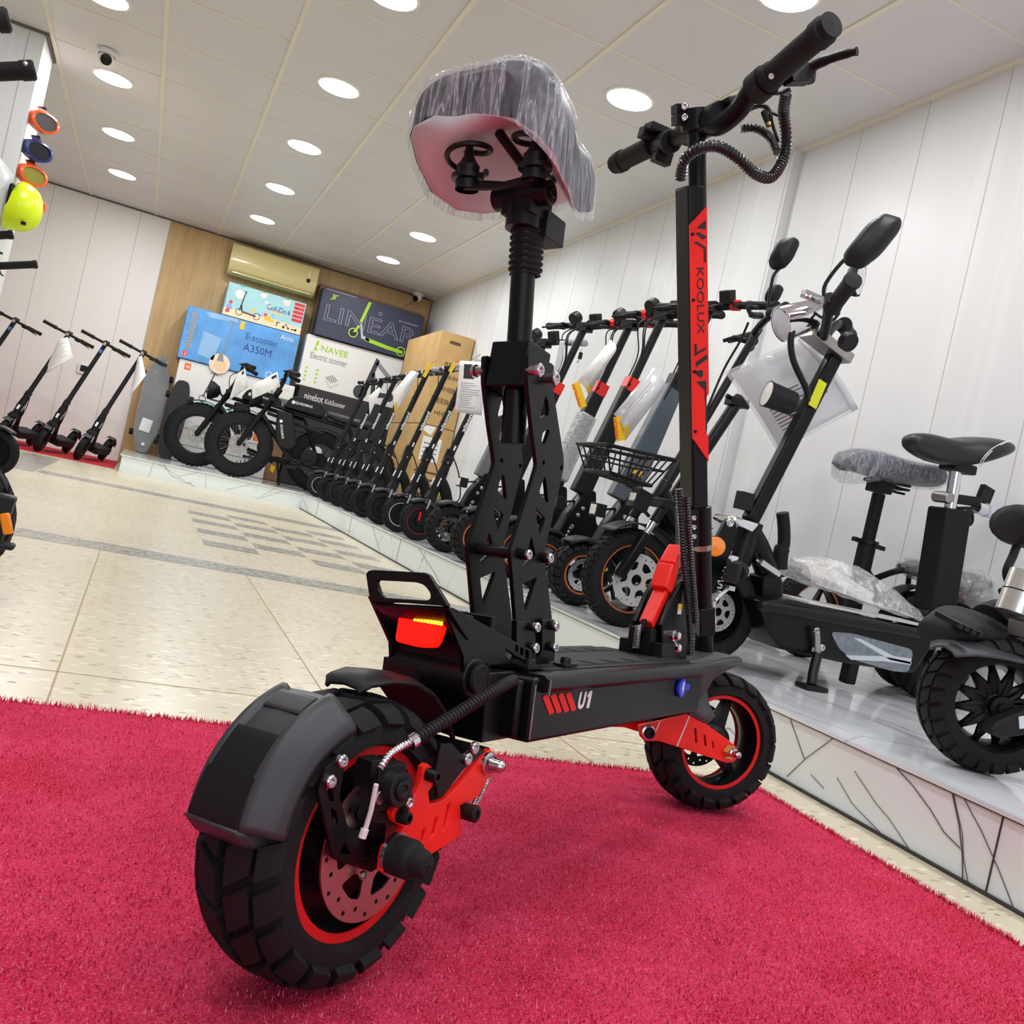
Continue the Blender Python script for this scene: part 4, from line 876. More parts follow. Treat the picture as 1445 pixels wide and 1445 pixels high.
def kick_scooter(M, label, group, st):
    """slim folding scooter; origin below the front axle, x forward, z up"""
    T = Thing('kick_scooter', label, 'kick scooter', group, M=M); r = st.get('r', .108); wb = .83; body = st.get('body', 'black_matte'); gc = st.get('guard', 'grey_plastic')
    wheel(T, (0, 0, r), r, .05, r-.034, 'ribs', 'motor', 26, st.get('ring'), h=.0022, skew=.9, ringw=.0035); wheel(T, (-wb, 0, r), r, .05, r-.034, 'ribs', 'spokes', 26, None, 3, h=.0022, skew=.9)
    u = V(-.228, 0, .974).normalized(); P = lambda s_: V(-.082, 0, .45)+u*s_
    b = MB()
    for s_ in (-1, 1):
        b.bar('black_matte', (.0, s_*.036, r-.012), (-.02, s_*.036, r+.075), .014, .034, up=(1, 0, 0)); b.cyl('steel', (-.018, s_*.034, r+.06), (-.036, s_*.028, r+.145), .008, n=10)
    b.bar('black_matte', (-.032, 0, r+.13), (-.046, 0, r+.17), .085, .05, up=(1, 0, 0), w2=.06)
    if st.get('refl'): b.box(st['refl'], (.012, .0445, r+.03), (.009, .003, .05))
    b.build('front_fork', T.r, bevel=.003)
    b = MB(); R_ = []
    for i in range(9):
        a = radians(128-i*9); rr_ = r+.018; w = .033 if i else .02; R_.append([V(rr_*cos(a)-.004, -w, r+rr_*sin(a)-.008), V(rr_*cos(a), -w*.8, r+rr_*sin(a)), V(rr_*cos(a), w*.8, r+rr_*sin(a)), V(rr_*cos(a)-.004, w, r+rr_*sin(a)-.008)])
    b.loft(gc, R_, closed=False); b.build('front_mudguard', T.r, solid=.004)
    b = MB(); sec = [((-.046, r+.165), .052, .052), ((-.062, r+.23), .058, .062), ((-.075, r+.29), .056, .058), ((-.086, .455), .046, .048)]
    b.tube(body, [V(x, 0, z) for (x, z), _, _ in sec], [w*.52 for _, w, _ in sec], 16)
    b.tube(body, smooth_path([V(-.066, 0, r+.25), V(-.11, 0, r+.20), V(-.15, 0, r+.11), V(-.2, 0, r+.04), V(-.26, 0, r+.015)], 4), [.034, .034, .033, .032, .032, .032, .032, .033, .034, .035, .036, .037, .038, .038, .038, .037, .036], 14)
    b.build('neck', T.r, smooth=60)
    b = MB(); b.box(st.get('side', 'white_letter'), (-.058, .0305, r+.235), (.007, .002, .05), Matrix.Rotation(-.25, 3, 'Y')); b.box(st.get('side', 'white_letter'), (-.03, 0, r+.235), (.004, .016, .04), Matrix.Rotation(-.25, 3, 'Y')); b.build('reflector', T.r)
    b = MB(); b.box('black_plastic', P(.02), (.05, .046, .05), Matrix.Rotation(-.23, 3, 'Y')); b.bar('black_plastic', P(.03)+V(.024, 0, 0), P(.09)+V(.026, 0, 0), .026, .012, up=(1, 0, 0)); b.cyl('dull_steel', P(.01)+V(0, -.028, 0), P(.01)+V(0, .028, 0), .006, n=10); b.build('folding_latch', T.r, bevel=.004)
    b = MB(); b.tube(body, [P(.03), P(.10), P(.60), P(.635)], [.0225, .020, .0185, .0185], 18); sm_ = b.build('stem', T.r)
    if st.get('text'):
        b = MB(); v = V(0, 1, 0).cross(u); b.text('white_letter', st['text'], P(.20)+V(0, .0205, 0)-v*.012, u, v, h=.021, w=.135, th=.001, bold=.03); b.build('stem_lettering', sm_); b = MB(); b.box('white_letter', P(.10)+V(0, .0205, 0), (.009, .002, .028), Matrix.Rotation(-.23, 3, 'Y')); b.build('reflector', sm_)
    if st.get('band'): b = MB(); b.cyl(st['band'], P(.545), P(.575), .0192, n=18); b.build('stem_band', sm_)
    bx = P(.64); K_s = radians(st.get('steer', 12)); B_ = lambda y: bx+V(-.012*abs(y)/.2-y*sin(K_s), y*cos(K_s), .004)
    b = MB(); b.tube('black_metal', [B_(-.15), B_(-.1), B_(0), B_(.1), B_(.15)], .0125, 12); b.build('handlebar', T.r)
    for s_ in (-1, 1): b = MB(); bar_end(b, B_(s_*.105), B_(s_*.2)-B_(s_*.105), .112, .0155, st.get('grip', 'rubber_grip')); b.build('hand_grip', T.r)
    b = MB(); b.box('black_plastic', bx+V(.0, 0, .012), (.06, .045, .026), Matrix.Rotation(.35, 3, 'Y')); b.cyl('steel', bx+V(.028, 0, .0), bx+V(.04, 0, -.006), .016, n=14); b.build('display', T.r, bevel=.004); b = MB(); b.box('black_plastic', bx+V(0, .085, -.004), (.03, .04, .03)); b.build('control_box', T.r, bevel=.004)
    b = MB(); lever(b, B_(.085)+V(0, 0, -.004), (-.2, 1, -.12), (1, .2, -.15), .11); b.build('brake_lever', T.r)
    b = MB(); b.tube('black_plastic', smooth_path([bx+V(.02, .02, 0), bx+V(.06, .025, -.05), bx+V(.045, .01, -.14), P(.44)+V(.022, 0, 0)], 6), .0028, 6); b.build('cable', T.r); b = MB(); b.tube('black_plastic', smooth_path([P(.05)+V(-.02, 0, 0), V(-.17, .01, .40), V(-.2, .01, .28), V(-.15, 0, r+.13)], 6), .004, 6); b.build('cable', T.r)
    b = MB(); b.box(body, (-.47, 0, r+.005), (.5, .145, .055)); b.box('rubber_grip', (-.48, 0, r+.0345), (.46, .125, .004)); b.build('deck', T.r, bevel=.006)
    b = MB(); R_ = []
    for i in range(10):
        a = radians(60+i*11); rr_ = r+.02; R_.append([V(-wb+rr_*cos(a), -.034, r+rr_*sin(a)-.01), V(-wb+rr_*cos(a), -.026, r+rr_*sin(a)), V(-wb+rr_*cos(a), .026, r+rr_*sin(a)), V(-wb+rr_*cos(a), .034, r+rr_*sin(a)-.01)])
    if st.get('flip'): R_ += [[V(-wb-.16, y, r+.085) for y in (-.03, -.02, .02, .03)]]
    b.loft(gc, R_, closed=False); b.build('rear_mudguard', T.r, solid=.004)
    b = MB(); b.box(body, (-.76, 0, r+.01), (.14, .06, .045)); b.bar('black_metal', (-.5, .06, r-.02), (-.54, .1, .004), .014, .009); b.build('kickstand', T.r, bevel=.003)
    return T
def heading(x, y, z, ang, lean=0):
    """matrix with origin x,y,z, forward direction ang (degrees), leaned to its left by lean degrees"""
    return Matrix.Translation((x, y, z)) @ Matrix.Rotation(radians(ang), 4, 'Z') @ Matrix.Rotation(radians(-lean), 4, 'X')

def heavy_scooter(M, label, st):
    """big off-road scooter with suspension arms; origin below the front axle, x forward"""
    T = Thing('off_road_scooter', label, 'electric scooter', 'off road scooters along the right wall', M=M); r = st.get('r', .128); wb = .88; W = .085
    wheel(T, (0, 0, r), r, W, r*.66, 'blocks', 'cast' if st.get('cast') else 'spokes', 22, st.get('ring'), 5, dR=.06, dy=W*.42, h=.006, ringw=.007)
    wheel(T, (-wb, 0, r), r, W, r*.66, 'blocks', 'spokes', 22, st.get('ring'), 5, h=.006, ringw=.007)
    m = st.get('stem', 'black_metal'); u = V(-.24, 0, .97).normalized(); P = lambda s_: V(-.075, 0, .30)+u*s_; k = st.get('h', 1.0)
    for s_ in (-1, 1):
        b = MB(); b.plate(st.get('arm', 'black_paint'), rpoly([(.02, r-.022), (.025, r+.015), (-.05, r+.05), (-.125, r+.11), (-.15, r+.09), (-.14, r+.05), (-.07, r+.005)], .008), [], (0, s_*.057, 0), XA, ZA, .008, .001)
        b.box(st.get('tagc', 'yellow_tag'), (-.055, s_*.0622, r+.026), (.06, .0012, .010), Matrix.Rotation(.55, 3, 'Y')); bolt(b, (0, s_*.061, r), (0, s_, 0), .011, .008, 'black_metal'); b.build('front_swing_arm', T.r)
    b = MB(); b.plate('black_paint', rpoly([(-.03, r+.115), (-.06, r+.21), (-.12, .44), (-.16, .44), (-.19, r+.2), (-.32, r+.09), (-.33, r+.02), (-.16, r+.06)], .012), [], (0, 0, 0), XA, ZA, .07, .004)
    for q in ((-.085, .34), (-.1, .39), (-.115, .42)): bolt(b, (q[0], .036, q[1]-.06), (0, 1, 0), .008, .004)
    b.build('neck', T.r)
    b = MB(); b.cyl('steel', (-.055, .03, r+.06), (-.085, .03, r+.16), .009, n=10)
    for i in range(6): b.lathe('black_metal', V(-.055, .03, r+.06)+V(-.03, 0, .1)*(i/6), (-.3, 0, 1), [(.012, 0), (.016, .004), (.012, .008)], 14)
    b.build('shock_absorber', T.r)
    b = MB(); R_ = []
    for i in range(9):
        a = radians(150-i*12); rr_ = r+.02; R_.append([V(rr_*cos(a), y, r+rr_*sin(a)-(.012 if abs(y) > .04 else 0)) for y in (-.05, -.035, .035, .05)])
    b.loft(st.get('guard', 'black_plastic'), R_, closed=False); b.build('front_mudguard', T.r, solid=.004)
    z0 = .12; z1 = .60*k
    b = MB(); w0, w1 = st.get('w', (.062, .05)); b.bar(m, P(z0), P(z1), .052, w0, up=(1, 0, 0), h2=w1, w2=.046); stm = b.build('stem', T.r, bevel=.006, seg=3)
    if st.get('wrap'): b = MB(); b.bar('bubble_wrap', P(z0+.05), P(z1-.11), .075, .085, up=(1, 0, 0), h2=.08, w2=.07); b.build('bubble_wrap', stm, bevel=.012)
    if st.get('sticker'): b = MB(); b.box('yellow_tag', P(z0+.12)+V(0, .0265, 0), (.05, .002, .02), Matrix.Rotation(-.24, 3, 'Y')); b.box('black_matte', P(z0+.08)+V(0, .0265, 0), (.05, .002, .05), Matrix.Rotation(-.24, 3, 'Y')); b.build('stem_sticker', stm)
    b = MB(); b.bar(st.get('clamp', 'red_paint'), P(z1-.012), P(z1+.045), .05, .06, up=(1, 0, 0)); bolt(b, P(z1+.016)+V(.02, .026, 0), (0, 1, 0), .006, .005, 'black_metal'); b.build('stem_clamp', T.r, bevel=.003)
    ze = z1+.34*k; b = MB(); b.cyl('black_metal', P(z1+.02), P(ze), .018, n=16); b.build('stem_tube', T.r)
    bx = P(ze)
    RB = Matrix.Rotation(radians(st.get('steer', 20)), 3, 'Z'); Q = lambda x, y, z: bx+RB @ V(x, y, z)
    b = MB(); b.tube('black_metal', [Q(-.02, -.26, .012), Q(-.01, -.12, .012), Q(0, 0, 0), Q(-.01, .12, .012), Q(-.02, .26, .012)], .0145, 12); b.box('black_plastic', bx, (.05, .07, .04), RB); b.build('handlebar', T.r)
    for s_ in (-1, 1):
        b = MB(); bar_end(b, Q(-.013, s_*.155, .012), RB @ V(-.06, s_, 0), .12, .0175, st.get('grip', 'rubber_grip')); b.build('hand_grip', T.r)
        b = MB(); lever(b, Q(0, s_*.125, .008), RB @ V(0, s_, -.1), RB @ V(1, 0, -.2), .12); b.build('brake_lever', T.r)
        if st.get('red_bits'): b = MB(); b.cyl('red_paint', Q(-.008, s_*.09, .012), Q(-.011, s_*.12, .012), .021, n=16); b.build('collar', T.r)
    b = MB(); b.box('black_plastic', Q(.02, .08, .035), (.04, .05, .05), RB @ Matrix.Rotation(.4, 3, 'Y')); b.build('control_box', T.r, bevel=.004)
    b = MB(); b.cyl('black_plastic', Q(.03, -.06, .03), Q(.0, -.06, .055), .03, n=20); b.box('black_plastic', Q(.005, -.06, .02), (.02, .02, .03)); b.build('display', T.r, bevel=.003)
    for q in (.03, -.03, .05): b = MB(); b.tube('black_plastic', smooth_path([bx+V(.02, q*2, 0), bx+V(.09, q, -.06), bx+V(.07, q*.5, -.17), P(z1+.06)+V(.02, q*.5, 0), P(z1-.06)+V(.03, q*.5, 0)], 6), .0032, 6); b.build('cable', T.r)
    b = MB(); p = V(-.02, 0, r+.245); b.box('black_plastic', p, (.04, .06, .05)); b.box('white_paint', p+V(.021, 0, 0), (.003, .045, .036)); b.bar('black_metal', p, p+V(-.07, 0, .02), .012, .008); b.build('headlamp', T.r, bevel=.006)
    b = MB(); b.box('black_paint', (-.52, 0, r+.055), (.46, .17, .085)); b.box('rubber_grip', (-.52, 0, r+.1), (.44, .15, .006)); b.build('deck', T.r, bevel=.006)
    b = MB(); b.bar('black_paint', (-.72, 0, r+.09), (-.98, 0, r+.2), .1, .012); b.build('rear_mudguard', T.r, bevel=.004)
    for s_ in (-1, 1): b = MB(); b.bar('black_paint', (-.74, s_*.06, r+.04), (-wb, s_*.06, r), .01, .04); b.build('rear_swing_arm', T.r, bevel=.002)
    b = MB(); b.bar('black_metal', (-.42, .08, r+.02), (-.44, .16, .004), .016, .01); b.build('kickstand', T.r)
    return T
# film and sheet materials
k = Nodes('bubble_wrap', .25, 0, .5); vr = k.n('TexVoronoi', Vector=k.mapping((1, 1, 1)), Scale=95, Randomness=.2).outputs['Distance']
k.col(lin('cfd2d4')); k.l(k.ramp(vr, [(.15, .32), (.5, .72)]), k.b.inputs['Alpha']); k.bump(vr, .8, .004)
mat('clear_sleeve', 'e9ecef', .12, alpha=.30, coat=.5, bump=(7, .5, .02)); mat('sleeve_band', 'dcdfe3', .3, alpha=.7)
def sheet(name, label, quad, Y, bend=0, m='paper', group='printed price sheets on the vehicles', lines=9, pic=None, tagc=None, hang=None, sleeve=False, axis='Y'):
    """printed sheet hanging from a handlebar: quad = corner pixels seen at depth Y (top-left, top-right, bottom-right, bottom-left of the sheet)"""
    Ys = Y if isinstance(Y, (list, tuple)) else [Y]*4
    c = [onY(p, y) for p, y in zip(quad, Ys)]; ctr = (c[0]+c[1]+c[2]+c[3])/4; T = Thing(name, label, 'price sheet', group, loc=ctr)
    nrm = (c[1]-c[0]).cross(c[3]-c[0]).normalized()
    if nrm.dot(CAM-ctr) < 0: nrm = -nrm
    def pt(s_, t, e=0): return (c[0]*(1-s_)+c[1]*s_)*(1-t)+(c[3]*(1-s_)+c[2]*s_)*t+nrm*(bend*sin(pi*t)*(.5+.5*s_)+e)
    def grid(b, mm, s0, t0, s1, t1, e, ns=1, nt=8):
        vs = [pt(s0+(s1-s0)*i/ns, t0+(t1-t0)*j/nt, e) for j in range(nt+1) for i in range(ns+1)]
        b.add(vs, [(j*(ns+1)+i, j*(ns+1)+i+1, (j+1)*(ns+1)+i+1, (j+1)*(ns+1)+i) for j in range(nt) for i in range(ns)], mm)
    b = T.wb(); grid(b, m, 0, 0, 1, 1, 0, 2, 10); T.sheet = b.build('sheet', T.r, solid=.0006, smooth=180)
    b = T.wb(); random.seed(len(label))
    if pic: grid(b, 'black_ink', *pic, .0012); 
    for i in range(lines):
        t = .42+.5*i/lines if pic or sleeve else .2+.7*i/lines
        grid(b, 'black_ink' if sleeve else 'grey_ink', .12, t, .12+random.uniform(.35, .72), t+.010, .0050 if sleeve else .0012, 1, 1)
    if tagc: grid(b, tagc, .0, .55, .12, .95, .0014, 1, 4)
    b.build('print', T.r)
    if sleeve:
        b = T.wb(); grid(b, 'clear_sleeve', -.05, -.04, 1.05, 1.04, .003, 2, 10); grid(b, 'sleeve_band', .98, -.04, 1.07, 1.04, .0035, 1, 8); b.build('plastic_sleeve', T.r, solid=.0004, smooth=180)
    if hang:
        b = T.wb(); b.tube('black_plastic', [pt(.4, 0)]+[onY(p, Ys[0]) for p in hang]+[pt(.6, 0)], .0015, 5); b.build('tie', T.r)
    return T
def saddle_shape(b, m, pts, wid, z_th):
    """simple saddle: pts = [(origin point on the top line)], wid = half widths, z_th = thickness; loft along the points"""
    R_ = []
    P = [Vector(p) for p in pts]
    for i, p in enumerate(P):
        t = (P[min(i+1, len(P)-1)]-P[max(0, i-1)]); t.z = 0; t.normalize(); s_ = V(-t.y, t.x, 0); w = wid[i]; h = z_th[i]; ring = []
        for j in range(20):
            a = 2*pi*j/20; c_, q = cos(a), sin(a); ring.append(p+s_*(w*abs(c_)**.75*(1 if c_ > 0 else -1))+V(0, 0, -h/2+(h/2)*(abs(q)**.7)*(1 if q > 0 else -1)))
        R_.append(ring)
    return b.loft(m, R_)
# ================================================================== ROW ALONG THE RIGHT WALL
XF = 1.475; grp = 'slim kick scooters in a row on the platform'
mat('light_grip', '9b9c9f', .6); mat('dark_red_trim', '8c2a26', .4)
ROW = [(8.0, 'kick scooter with a white rimmed wheel, first in the row beside the fat tyre bikes', dict(ring='white_trim', text=None, side='white_letter')),
       (7.5, 'black kick scooter, second of the row from the fat tyre bikes', dict(text='xiaomi')),
       (7.07, 'black kick scooter, third of the row from the fat tyre bikes', dict(text='xiaomi')),
       (6.63, 'black kick scooter, fourth of the row from the fat tyre bikes', dict(text='xiaomi')),
       (6.2, 'black kick scooter, fifth of the row from the fat tyre bikes', dict(text='xiaomi')),
       (5.72, 'black kick scooter with pale grey grips, third in the row from the grey heavy scooter', dict(text='xiaomi', grip='light_grip')),
       (5.28, 'black kick scooter with white rimmed wheel and pale grips, second from the grey heavy scooter', dict(text='xiaomi', grip='light_grip', ring='white_trim')),
       (4.87, 'black kick scooter with a dark red rim stripe, next to the grey heavy scooter', dict(text='xiaomi', grip='light_grip', ring='dark_red_trim', refl='red_paint'))]
random.seed(2)
for Y, lab, st in ROW: kick_scooter(heading(XF, Y, PT, 180+random.uniform(-2.5, 2.5), 0), lab, grp, st)
# grey heavy scooter with knobbly tyres
T = heavy_scooter(heading(1.50, 4.42, PT, 180), 'grey heavy scooter with black knobbly tyres, between slim scooters and the orange rimmed one', dict(r=.122, stem='grey_paint', w=(.06, .05), clamp='grey_paint', grip='light_grip', cast=True, h=.95))
b = MB(); b.bar('black_metal', (-.19, .03, .40), (-.25, .03, .62), .012, .022); b.build('latch_lever', T.r, bevel=.003)
heavy_scooter(heading(1.50, 3.99, PT, 180), 'black orange rimmed scooter with a red stem clamp, next to the grey heavy scooter', dict(r=.125, ring='orange_trim', w=(.08, .06)))
heavy_scooter(heading(1.57, 3.67, PT, 180), 'black scooter with its stem wrapped in bubble wrap below a red clamp', dict(r=.125, ring='orange_trim', wrap=True, w=(.07, .06), red_bits=True))
heavy_scooter(heading(1.55, 3.35, PT, 180), 'black scooter with a plain thick black stem and red clamp, beside the bubble wrapped one', dict(r=.118, ring='orange_trim', red_bits=True, w=(.08, .065), tagc='yellow_tag'))
heavy_scooter(heading(1.56, 3.02, PT, 180), 'scooter with a wide slate grey stem, just behind the bicycle basket', dict(r=.118, ring='orange_trim', stem='slate_paint', clamp='black_metal', w=(.11, .07), sticker=True, red_bits=True))
# ------------------------------------------------------------------ bicycle with basket (far behind the red stem)
YB = 2.62; T = Thing('basket_bike', 'black electric bike with a wire basket and big orange rimmed wheel', 'electric bike', loc=(1.56, YB, PT)); wb = T.wb; r = T.r
WC = V(1.535, YB, PT+.163)
wheel(T, WC, .163, .075, .118, 'fine', 'spokes', 44, 'orange_trim', 5, seg=56, dR=.086, dy=-.055, mb='wb', h=.004, ringw=.005, disc_m=mat('disc_bright', 'd4d4d2', .5, .35).name)
k2 = lambda x, y: (740+x/3.01, 420+y/3.01)
f0 = onY(k2(400, 1185), YB-.07); f1 = onY(k2(590, 890), YB-.07)
for s_ in (-1, 1):
    o = V(0, 0 if s_ < 0 else .14, 0)
    b = wb(); b.bar('black_metal', f0+o, f0.lerp(f1, .62)+o, .035, .03); b.cyl('steel', f0.lerp(f1, .55)+o, f0.lerp(f1, .8)+o, .0125, n=14); b.cyl('black_metal', f0.lerp(f1, .78)+o, f0.lerp(f1, 1.1)+o, .017, n=14); b.build('fork_leg', r, bevel=.005)
b = wb(); b.box('black_metal', f0.lerp(f1, 1.05)+V(0, .07, 0), (.05, .2, .03)); b.tube('black_metal', [f0.lerp(f1, 1.05)+V(0, .07, 0), f0.lerp(f1, 1.35)+V(0, .07, 0)], .022, 14); b.build('fork_crown', r, bevel=.004)
b = wb(); R_ = []
for i in range(15):
    a = radians(25+i*7.5); R_.append([WC+V(-.182*cos(a)+.0, y, .182*sin(a)) for y in (-.05, -.04, .04, .05)])
R_ = [[V(2*WC.x-p.x, p.y, p.z) for p in q] for q in R_]
b.loft('black_plastic', R_, closed=False); b.build('front_mudguard', r, solid=.004)
b = wb(); c = onY(k2(490, 860), YB-.09); b.box('black_plastic', c, (.055, .05, .065), Matrix.Rotation(.25, 3, 'Y')); b.box('white_paint', c+V(-.028, 0, -.002), (.004, .036, .04)); b.bar('black_metal', c+V(.01, 0, -.02), onY(k2(530, 930), YB-.09), .012, .01); b.build('headlamp', r, bevel=.006)
# basket
b = wb(); TL, TR, BL, BR = (onY(k2(*p), YB-.14) for p in ((352, 625), (640, 690), (372, 745), (545, 800)))
def rim4(a, c, dep, up=0): return [a+V(0, 0, up), c+V(0, 0, up), c+V(0, dep, up), a+V(0, dep, up)]
t4 = rim4(TL, TR, .21); b4 = [BL+V(0, .01, 0), BR+V(0, .01, 0), BR+V(0, .18, 0), BL+V(0, .18, 0)]
for q in (t4, b4): b.tube('black_metal', q, .0065, 6, closed=True)
m4 = [p.lerp(q, .45) for p, q in zip(t4, b4)]; b.tube('black_metal', m4, .0035, 6, closed=True)
for i in range(4):
    for j in range(6):
        t = j/5; b.tube('black_metal', [t4[i].lerp(t4[(i+1) % 4], t), b4[i].lerp(b4[(i+1) % 4], t)], .0032, 5, caps=False)
for j in range(5): b.tube('black_metal', [b4[0].lerp(b4[1], j/4), b4[3].lerp(b4[2], j/4)], .003, 5)
for j in (1, 2, 3): b.tube('black_metal', [b4[0].lerp(b4[3], j/4), b4[1].lerp(b4[2], j/4)], .003, 5)
b.build('basket', r, smooth=60)
k3 = lambda x, y: (980+x/3.613, 300+y/3.613)
b = wb(); s0 = onY(k3(40, 1080), YB+.02); s1 = onY(k3(330, 590), YB+.02); b.cyl('black_metal', f0.lerp(f1, 1.2)+V(0, .07, 0), s0, .02, n=14); b.cyl('black_metal', s0, s1, .014, n=14); b.build('handlebar_stem', r)
b = wb(); g0 = onY(k3(300, 640), YB+.02); h1 = onY(k3(470, 485), YB-.22); h0 = onY(k3(180, 650), YB+.30)
b.tube('black_metal', smooth_path([h0, onY(k3(300, 620), YB+.1), g0+V(0, 0, .02), onY(k3(370, 540), YB-.1), h1], 5), .0125, 12); b.build('handlebar', r)
b = wb(); a = onY(k3(385, 520), YB-.14); bar_end(b, a, h1-a, (h1-a).length, .019); b.build('hand_grip', r)
b = wb(); a = onY(k3(300, 650), YB+.12); c = onY(k3(275, 695), YB+.24); bar_end(b, a, c-a, .11, .017); b.build('hand_grip', r)
for L in ([((340, 525), -.1), ((290, 520), -.13), ((270, 480), -.16)], [((270, 655), .08), ((200, 640), .1), ((145, 655), .12)]):
    b = wb(); b.tube('black_metal', smooth_path([onY(k3(*p), YB+d) for p, d in L], 5), [.011]*6+[.007]*5, 8); b.build('brake_lever', r)
def mirror(T, stalk, c, nrm, up, w, h, mb='wb', glass=True):
    """rear-view mirror: shell bulging along -nrm, glass facing nrm"""
    c, nrm, up = Vector(c), Vector(nrm).normalized(), Vector(up); sdv = nrm.cross(up).normalized(); up = sdv.cross(nrm)
    b = getattr(T, mb)(); b.tube('black_metal', stalk, .0055, 8); b.build('mirror_stalk', T.r)
    b = getattr(T, mb)(); out = rpoly([(-.5, -.38), (-.2, -.5), (.32, -.42), (.5, -.1), (.48, .36), (.3, .5), (-.3, .42), (-.5, .2)], .12, 4); R_ = []
    for t, s_ in ((0, 1), (.12, 1.0), (.45, .93), (.8, .68), (1, .25)): R_.append([c-nrm*(t*.045)+sdv*(x*w*s_)+up*(y*h*s_) for x, y in out])
    b.loft('black_plastic', R_); mi = b.build('mirror', T.r, smooth=70)
    b = getattr(T, mb)(); b.add([c+nrm*.001+sdv*(x*w*.9)+up*(y*h*.88) for x, y in out], [tuple(range(len(out)))], 'mirror_glass'); b.build('mirror_glass', mi)
mat('mirror_glass', 'e8ebee', .03, 1)
c = onY(k3(460, 215), YB-.1); mirror(T, smooth_path([onY(k3(375, 490), YB-.1), onY(k3(400, 330), YB-.1), c+V(0, 0, -.04)], 4), c, (.75, .35, -.2), (.25, 0, 1), .075, .12)
c = onY(k3(410, 425), YB+.2); mirror(T, smooth_path([onY(k3(370, 500), YB+.2), onY(k3(385, 460), YB+.2), c], 4), c, (.75, .35, -.2), (.25, 0, 1), .05, .08)
b = wb(); a = onY(k3(75, 1180), YB+.05); c = onY(k3(235, 940), YB+.05); b.cyl('black_metal', a-(c-a)*1.6, c, .021, n=16); b.box('black_metal', c.lerp(a, .12), (.07, .05, .03)); b.cyl('black_metal', c.lerp(a, .1)+V(-.05, 0, .01), c.lerp(a, .1)+V(.05, 0, -.01), .008); b.build('seat_tube', r, bevel=.003)
b = wb(); fA = f0.lerp(f1, 1.2)+V(0, .07, 0); fB = V(2.0, YB+.07, PT+.2); b.tube('black_metal', smooth_path([fA, fA+V(.12, 0, -.12), fB, V(2.3, YB+.07, PT+.19)], 5), .03, 14); b.tube('black_metal', [fB, a-(c-a)*1.6], .022, 12); b.build('frame', r)
wheel(T, V(2.36, YB+.07, PT+.163), .163, .075, .118, 'fine', 'spokes', 30, 'orange_trim', 5, mb='wb', h=.004)
b = wb()
for d in (0, .006): b.tube('black_plastic', smooth_path([onY(k3(275, 560), YB-.05+d), onY(k3(230, 660), YB-.02+d), onY(k3(150, 800), YB+d), onY(k3(60, 1010), YB+d)], 6), .0045, 6)
b.build('cable', r)
mat('clear_lens', 'c9cde0', .1, coat=.6)
# ================================================================== SEAT SCOOTER BEHIND THE RED ONE
k4 = lambda x, y: (980+x/3.107, 640+y/3.107)
k9 = lambda x, y: (940+x/4.817, 680+y/4.817)
YE = 2.12; T = Thing('seated_scooter', 'long black seated scooter with saddle, chrome headlamp and mirrors on the platform', 'electric scooter', loc=(2.0, YE, PT)); wb = T.wb; r = T.r
E_ = lambda p, d=0: onY(p, YE+d)
WE = V(1.525, YE+.03, PT+.15)
wheel(T, WE, .15, .11, .095, 'ribs', 'motor', 24, None, mb='wb', dR=.055, dy=-.06, h=.004, disc_m='dull_steel'); WR = V(2.40, YE+.03, PT+.15); wheel(T, WR, .15, .11, .095, 'ribs', 'motor', 24, 'orange_trim', mb='wb', h=.004, dR=.06, dy=-.06)
# deck body with side panel
dk = [E_(p, -.10) for p in (k4(285, 650), k4(420, 640), k4(1075, 795), k4(1060, 830), k4(965, 968), k4(650, 920), k4(380, 860), k4(330, 780))]
b = wb(); b.prism('black_paint', [(p.x, p.z) for p in dk], (0, YE, 0), XA, ZA, .20); b.build('deck', r, bevel=.012, seg=3)
b = wb(); t0, t1 = E_(k4(275, 665), -.10), E_(k4(1080, 805), -.10); b.bar('black_metal', t0+V(0, -.008, 0), t1+V(0, -.008, 0), .03, .03); b.build('deck_rail', r, bevel=.01, seg=3)
b = wb(); b.bar('white_paint', E_(k4(420, 650), 0)+V(0, 0, .012), E_(k4(1040, 775), 0)+V(0, 0, .012), .15, .006); b.build('deck_mat', r)
mat('silver_sticker', '7d868e', .35, var=(60, .25)); mat('pale_sticker', 'cfd8dd', .4)
b = wb(); sp = [E_(k4(*p), -.106) for p in ((600, 782), (700, 790), (965, 862), (945, 962), (870, 955), (700, 905), (640, 860))]; b.prism('silver_sticker', rpoly([(p.x, p.z) for p in sp], .02), (0, YE-.1012, 0), XA, ZA, .002); st_ = b.build('side_sticker', r)
b = wb()
for q in ([(700, 810), (730, 812), (880, 890), (955, 900), (950, 925), (860, 905)], [(665, 885), (830, 890), (955, 915), (952, 928), (830, 912), (690, 905)]):
    b.prism('pale_sticker', [(p.x, p.z) for p in (E_(k4(*z), -.106) for z in q)], (0, YE-.1028, 0), XA, ZA, .001)
b.build('sticker_stripes', st_)
b = wb(); a, c = E_(k4(530, 775), -.115), E_(k4(540, 880), -.115); bolt(b, a, (0, -1, 0), .01, .008); b.cyl('dull_steel', a+V(0, -.006, 0), c, .009, n=12); 
b.tube('black_metal', [c, E_(k4(520, 960), -.135), E_(k4(512, 1020), -.16)], .014, 10); f = E_(k4(512, 1030), -.16); b.box('black_metal', (f.x, f.y, PT+.008), (.075, .05, .012)); b.build('kickstand', r, bevel=.003)
for q_, r_ in (((555, 850), .01), ((520, 858), .008)): b = wb(); bolt(b, E_(k4(*q_), -.105), (0, -1, 0), r_, .008); b.build('bolt', r)
